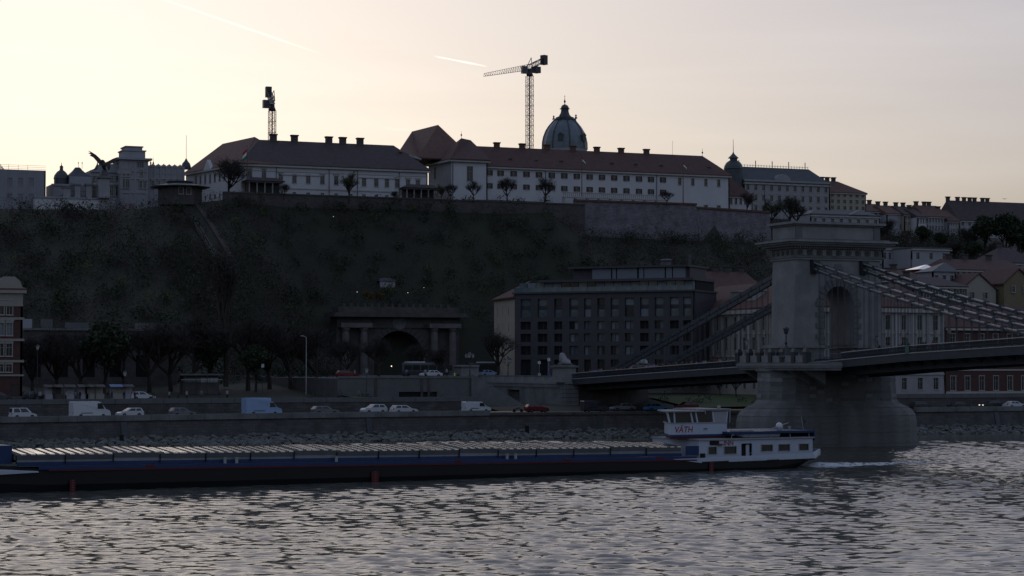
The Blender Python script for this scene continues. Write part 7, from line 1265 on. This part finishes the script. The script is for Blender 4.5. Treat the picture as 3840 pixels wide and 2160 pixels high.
ux = sorted([(200, 'black'), (248, 'white'), (282, 'grey'), (300, 'black'), (405, 'black'), (420, 'navy'), (465, 'black'), (505, 'dark red'), (575, 'olive'), (635, 'white'), (668, 'brown'), (700, 'white'), (755, 'grey'), (822, 'navy'), (852, 'white'), (150, 'white'), (110, 'grey')])
for px, col in ux: q = on_y(px, 1500, -19.5 + R9.uniform(-1.5, 1)); person(col, (q.x, q.y, ZU + .03), R9.uniform(0, 6), 'person in %s, %s of that colour from the left on the upper street' % (col, ordn('u' + col)), 'people on the upper street')
# ================================================================ LAMPS, SIGNS
q = on_y(1148, 1425, 6); T = thing('street_lamp', 'tall pale street lamp with a single short arm left of the tunnel', 'street lamp', (q.x, 6, 6.6)); h = on_y(1148, 1265, 6).z - 6.6
obj('post', MB().tube((0, 0, 0), (0, 0, h), .11, .07, 7), 'frame', T, (q.x, 6, 6.6)); obj('arm', MB().tube((0, 0, h), (-.65, 0, h + .25), .06), 'frame', T, (q.x, 6, 6.6)); obj('lamp_head', MB().box(-1.1, -.5, -.14, .14, h + .2, h + .36), 'frame', T, (q.x, 6, 6.6))
lantern_post('five armed candelabra lamp left of the hotel', tuple(on_y(1762, 1400, 30).xy) + (10.1,), 4.8, arms=5); lantern_post('candelabra lamp in front of the hotel beige wall', tuple(on_y(1905, 1405, 36).xy) + (9.75,), 4.2, arms=3); lantern_post('tall dark lamp post left of the market stalls', tuple(on_y(139, 1490, -14).xy) + (ZU,), 9.5); lantern_post('thin lamp post beside the blue tarp', tuple(on_y(468, 1490, -14).xy) + (ZU,), 5.0); lantern_post('thin lamp post on the bank left of the garage opening', tuple(on_y(1375, 1480, -12).xy) + (6.0,), 6.0)
for px, zt_, lb, m_ in ((2058, 3.2, 'traffic sign with white square and blue disc beside the lion pedestal', 'bluetarp'), (2022, 2.6, 'small traffic light pole on the abutment', 'frame')):
    q = on_y(px, 1400, 12); T = thing('traffic_sign', lb, 'sign', (q.x, 12, 9.75)); obj('pole', MB().tube((0, 0, 0), (0, 0, zt_ + 1.2), .05), 'frame', T, (q.x, 12, 9.75)); obj('disc', MB().lathe([(.01, -.02), (.34, -.02), (.34, .02), (.01, .02)], 0, 0, 0, 14), m_, T, (q.x, 11.94, 9.75 + .9)).rotation_euler = (math.pi / 2, 0, 0); obj('plate', MB().box(-.3, .3, -.04, -.01, zt_ + .4, zt_ + 1.0), 'carwhite', T, (q.x, 12, 9.75))
# a few lit lamps seen on the dark slope and in the tunnel
for px, py, lb in ((1332, 1100, 'tiny lit lamp above the tunnel portal at left'), (1522, 1103, 'tiny lit lamp above the tunnel portal at right'), (1582, 1083, 'tiny lit lamp right of the hillside cottage'), (1244, 818, 'tiny lit lamp on the upper slope left'), (1340, 820, 'tiny lit lamp on the upper slope right')):
    q = on_hill(px, py); T = thing('path_lamp', lb, 'lamp', (q.x, q.y - 1.5, q.z - 2)); obj('post', MB().tube((0, 0, 0), (0, 0, 2.4), .05), 'metal', T, (q.x, q.y - 1.5, q.z - 2.2)); obj('bulb', MB().ball((0, 0, 0), .07, 8, 5), 'lampglow', T, (q.x, q.y - 1.5, q.z + .3))
q = on_y(1468, 1400, 100); T = thing('tunnel_lamp', 'bright white lamp shining in the tunnel mouth', 'lamp', (q.x, 100, 10.1)); obj('post', MB().tube((0, 0, 0), (0, 0, 2.0), .05), 'metal', T, (q.x, 100, 10.1)); obj('bulb', MB().ball((0, 0, 0), .15, 8, 5), 'lampglow', T, (q.x, 100, 11.2 + 1.1))
q = on_y(985, 1372, 10); T = thing('lit_sign', 'small lit white sign under the bare trees right of the poplar', 'sign', (q.x, 10, 7)); obj('pole', MB().tube((0, 0, 0), (0, 0, q.z - 7 - .3), .05), 'metal', T, (q.x, 10, 7)); obj('sign_face', MB().box(-.28, .28, -.04, .04, -.3, .4), 'carwhite', T, (q.x, 10, q.z))
# tide gauge box on the riprap
for px, py, lb in ((456, 1648, 'dark square post on the riprap at left'), (1976, 1612, 'dark outlet box on the quay wall foot')):
    q = on_y(px, py, q_y(on_y(px, py, -48).x) - 4.0); T = thing('gauge_post', lb, 'post', (q.x, q.y, .2)); obj('shaft', MB().box(-.28, .28, -.28, .28, 0, q.z + .5), 'tyre', T, (q.x, q.y, .2)); obj('cap', MB().box(-.34, .34, -.34, .34, 0, .08), 'metal', T, (q.x, q.y, q.z + .702))
# graffiti of the quay steps: tall mast near the fortress wall
q = on_y(2868, 830, 168); T = thing('tall_pole', 'tall dark flag pole before the ministry building', 'pole', (q.x, 168, q.z - 3)); obj('pole', MB().tube((0, 0, 0), (0, 0, on_y(2868, 690, 168).z - q.z + 3), .12, .06), 'metal', T, (q.x, 168, q.z - 3)); obj('pennant', MB().box(.0, .55, -.03, .03, 7.2, 9.6), 'metal', T, (q.x, 168, q.z - 3))
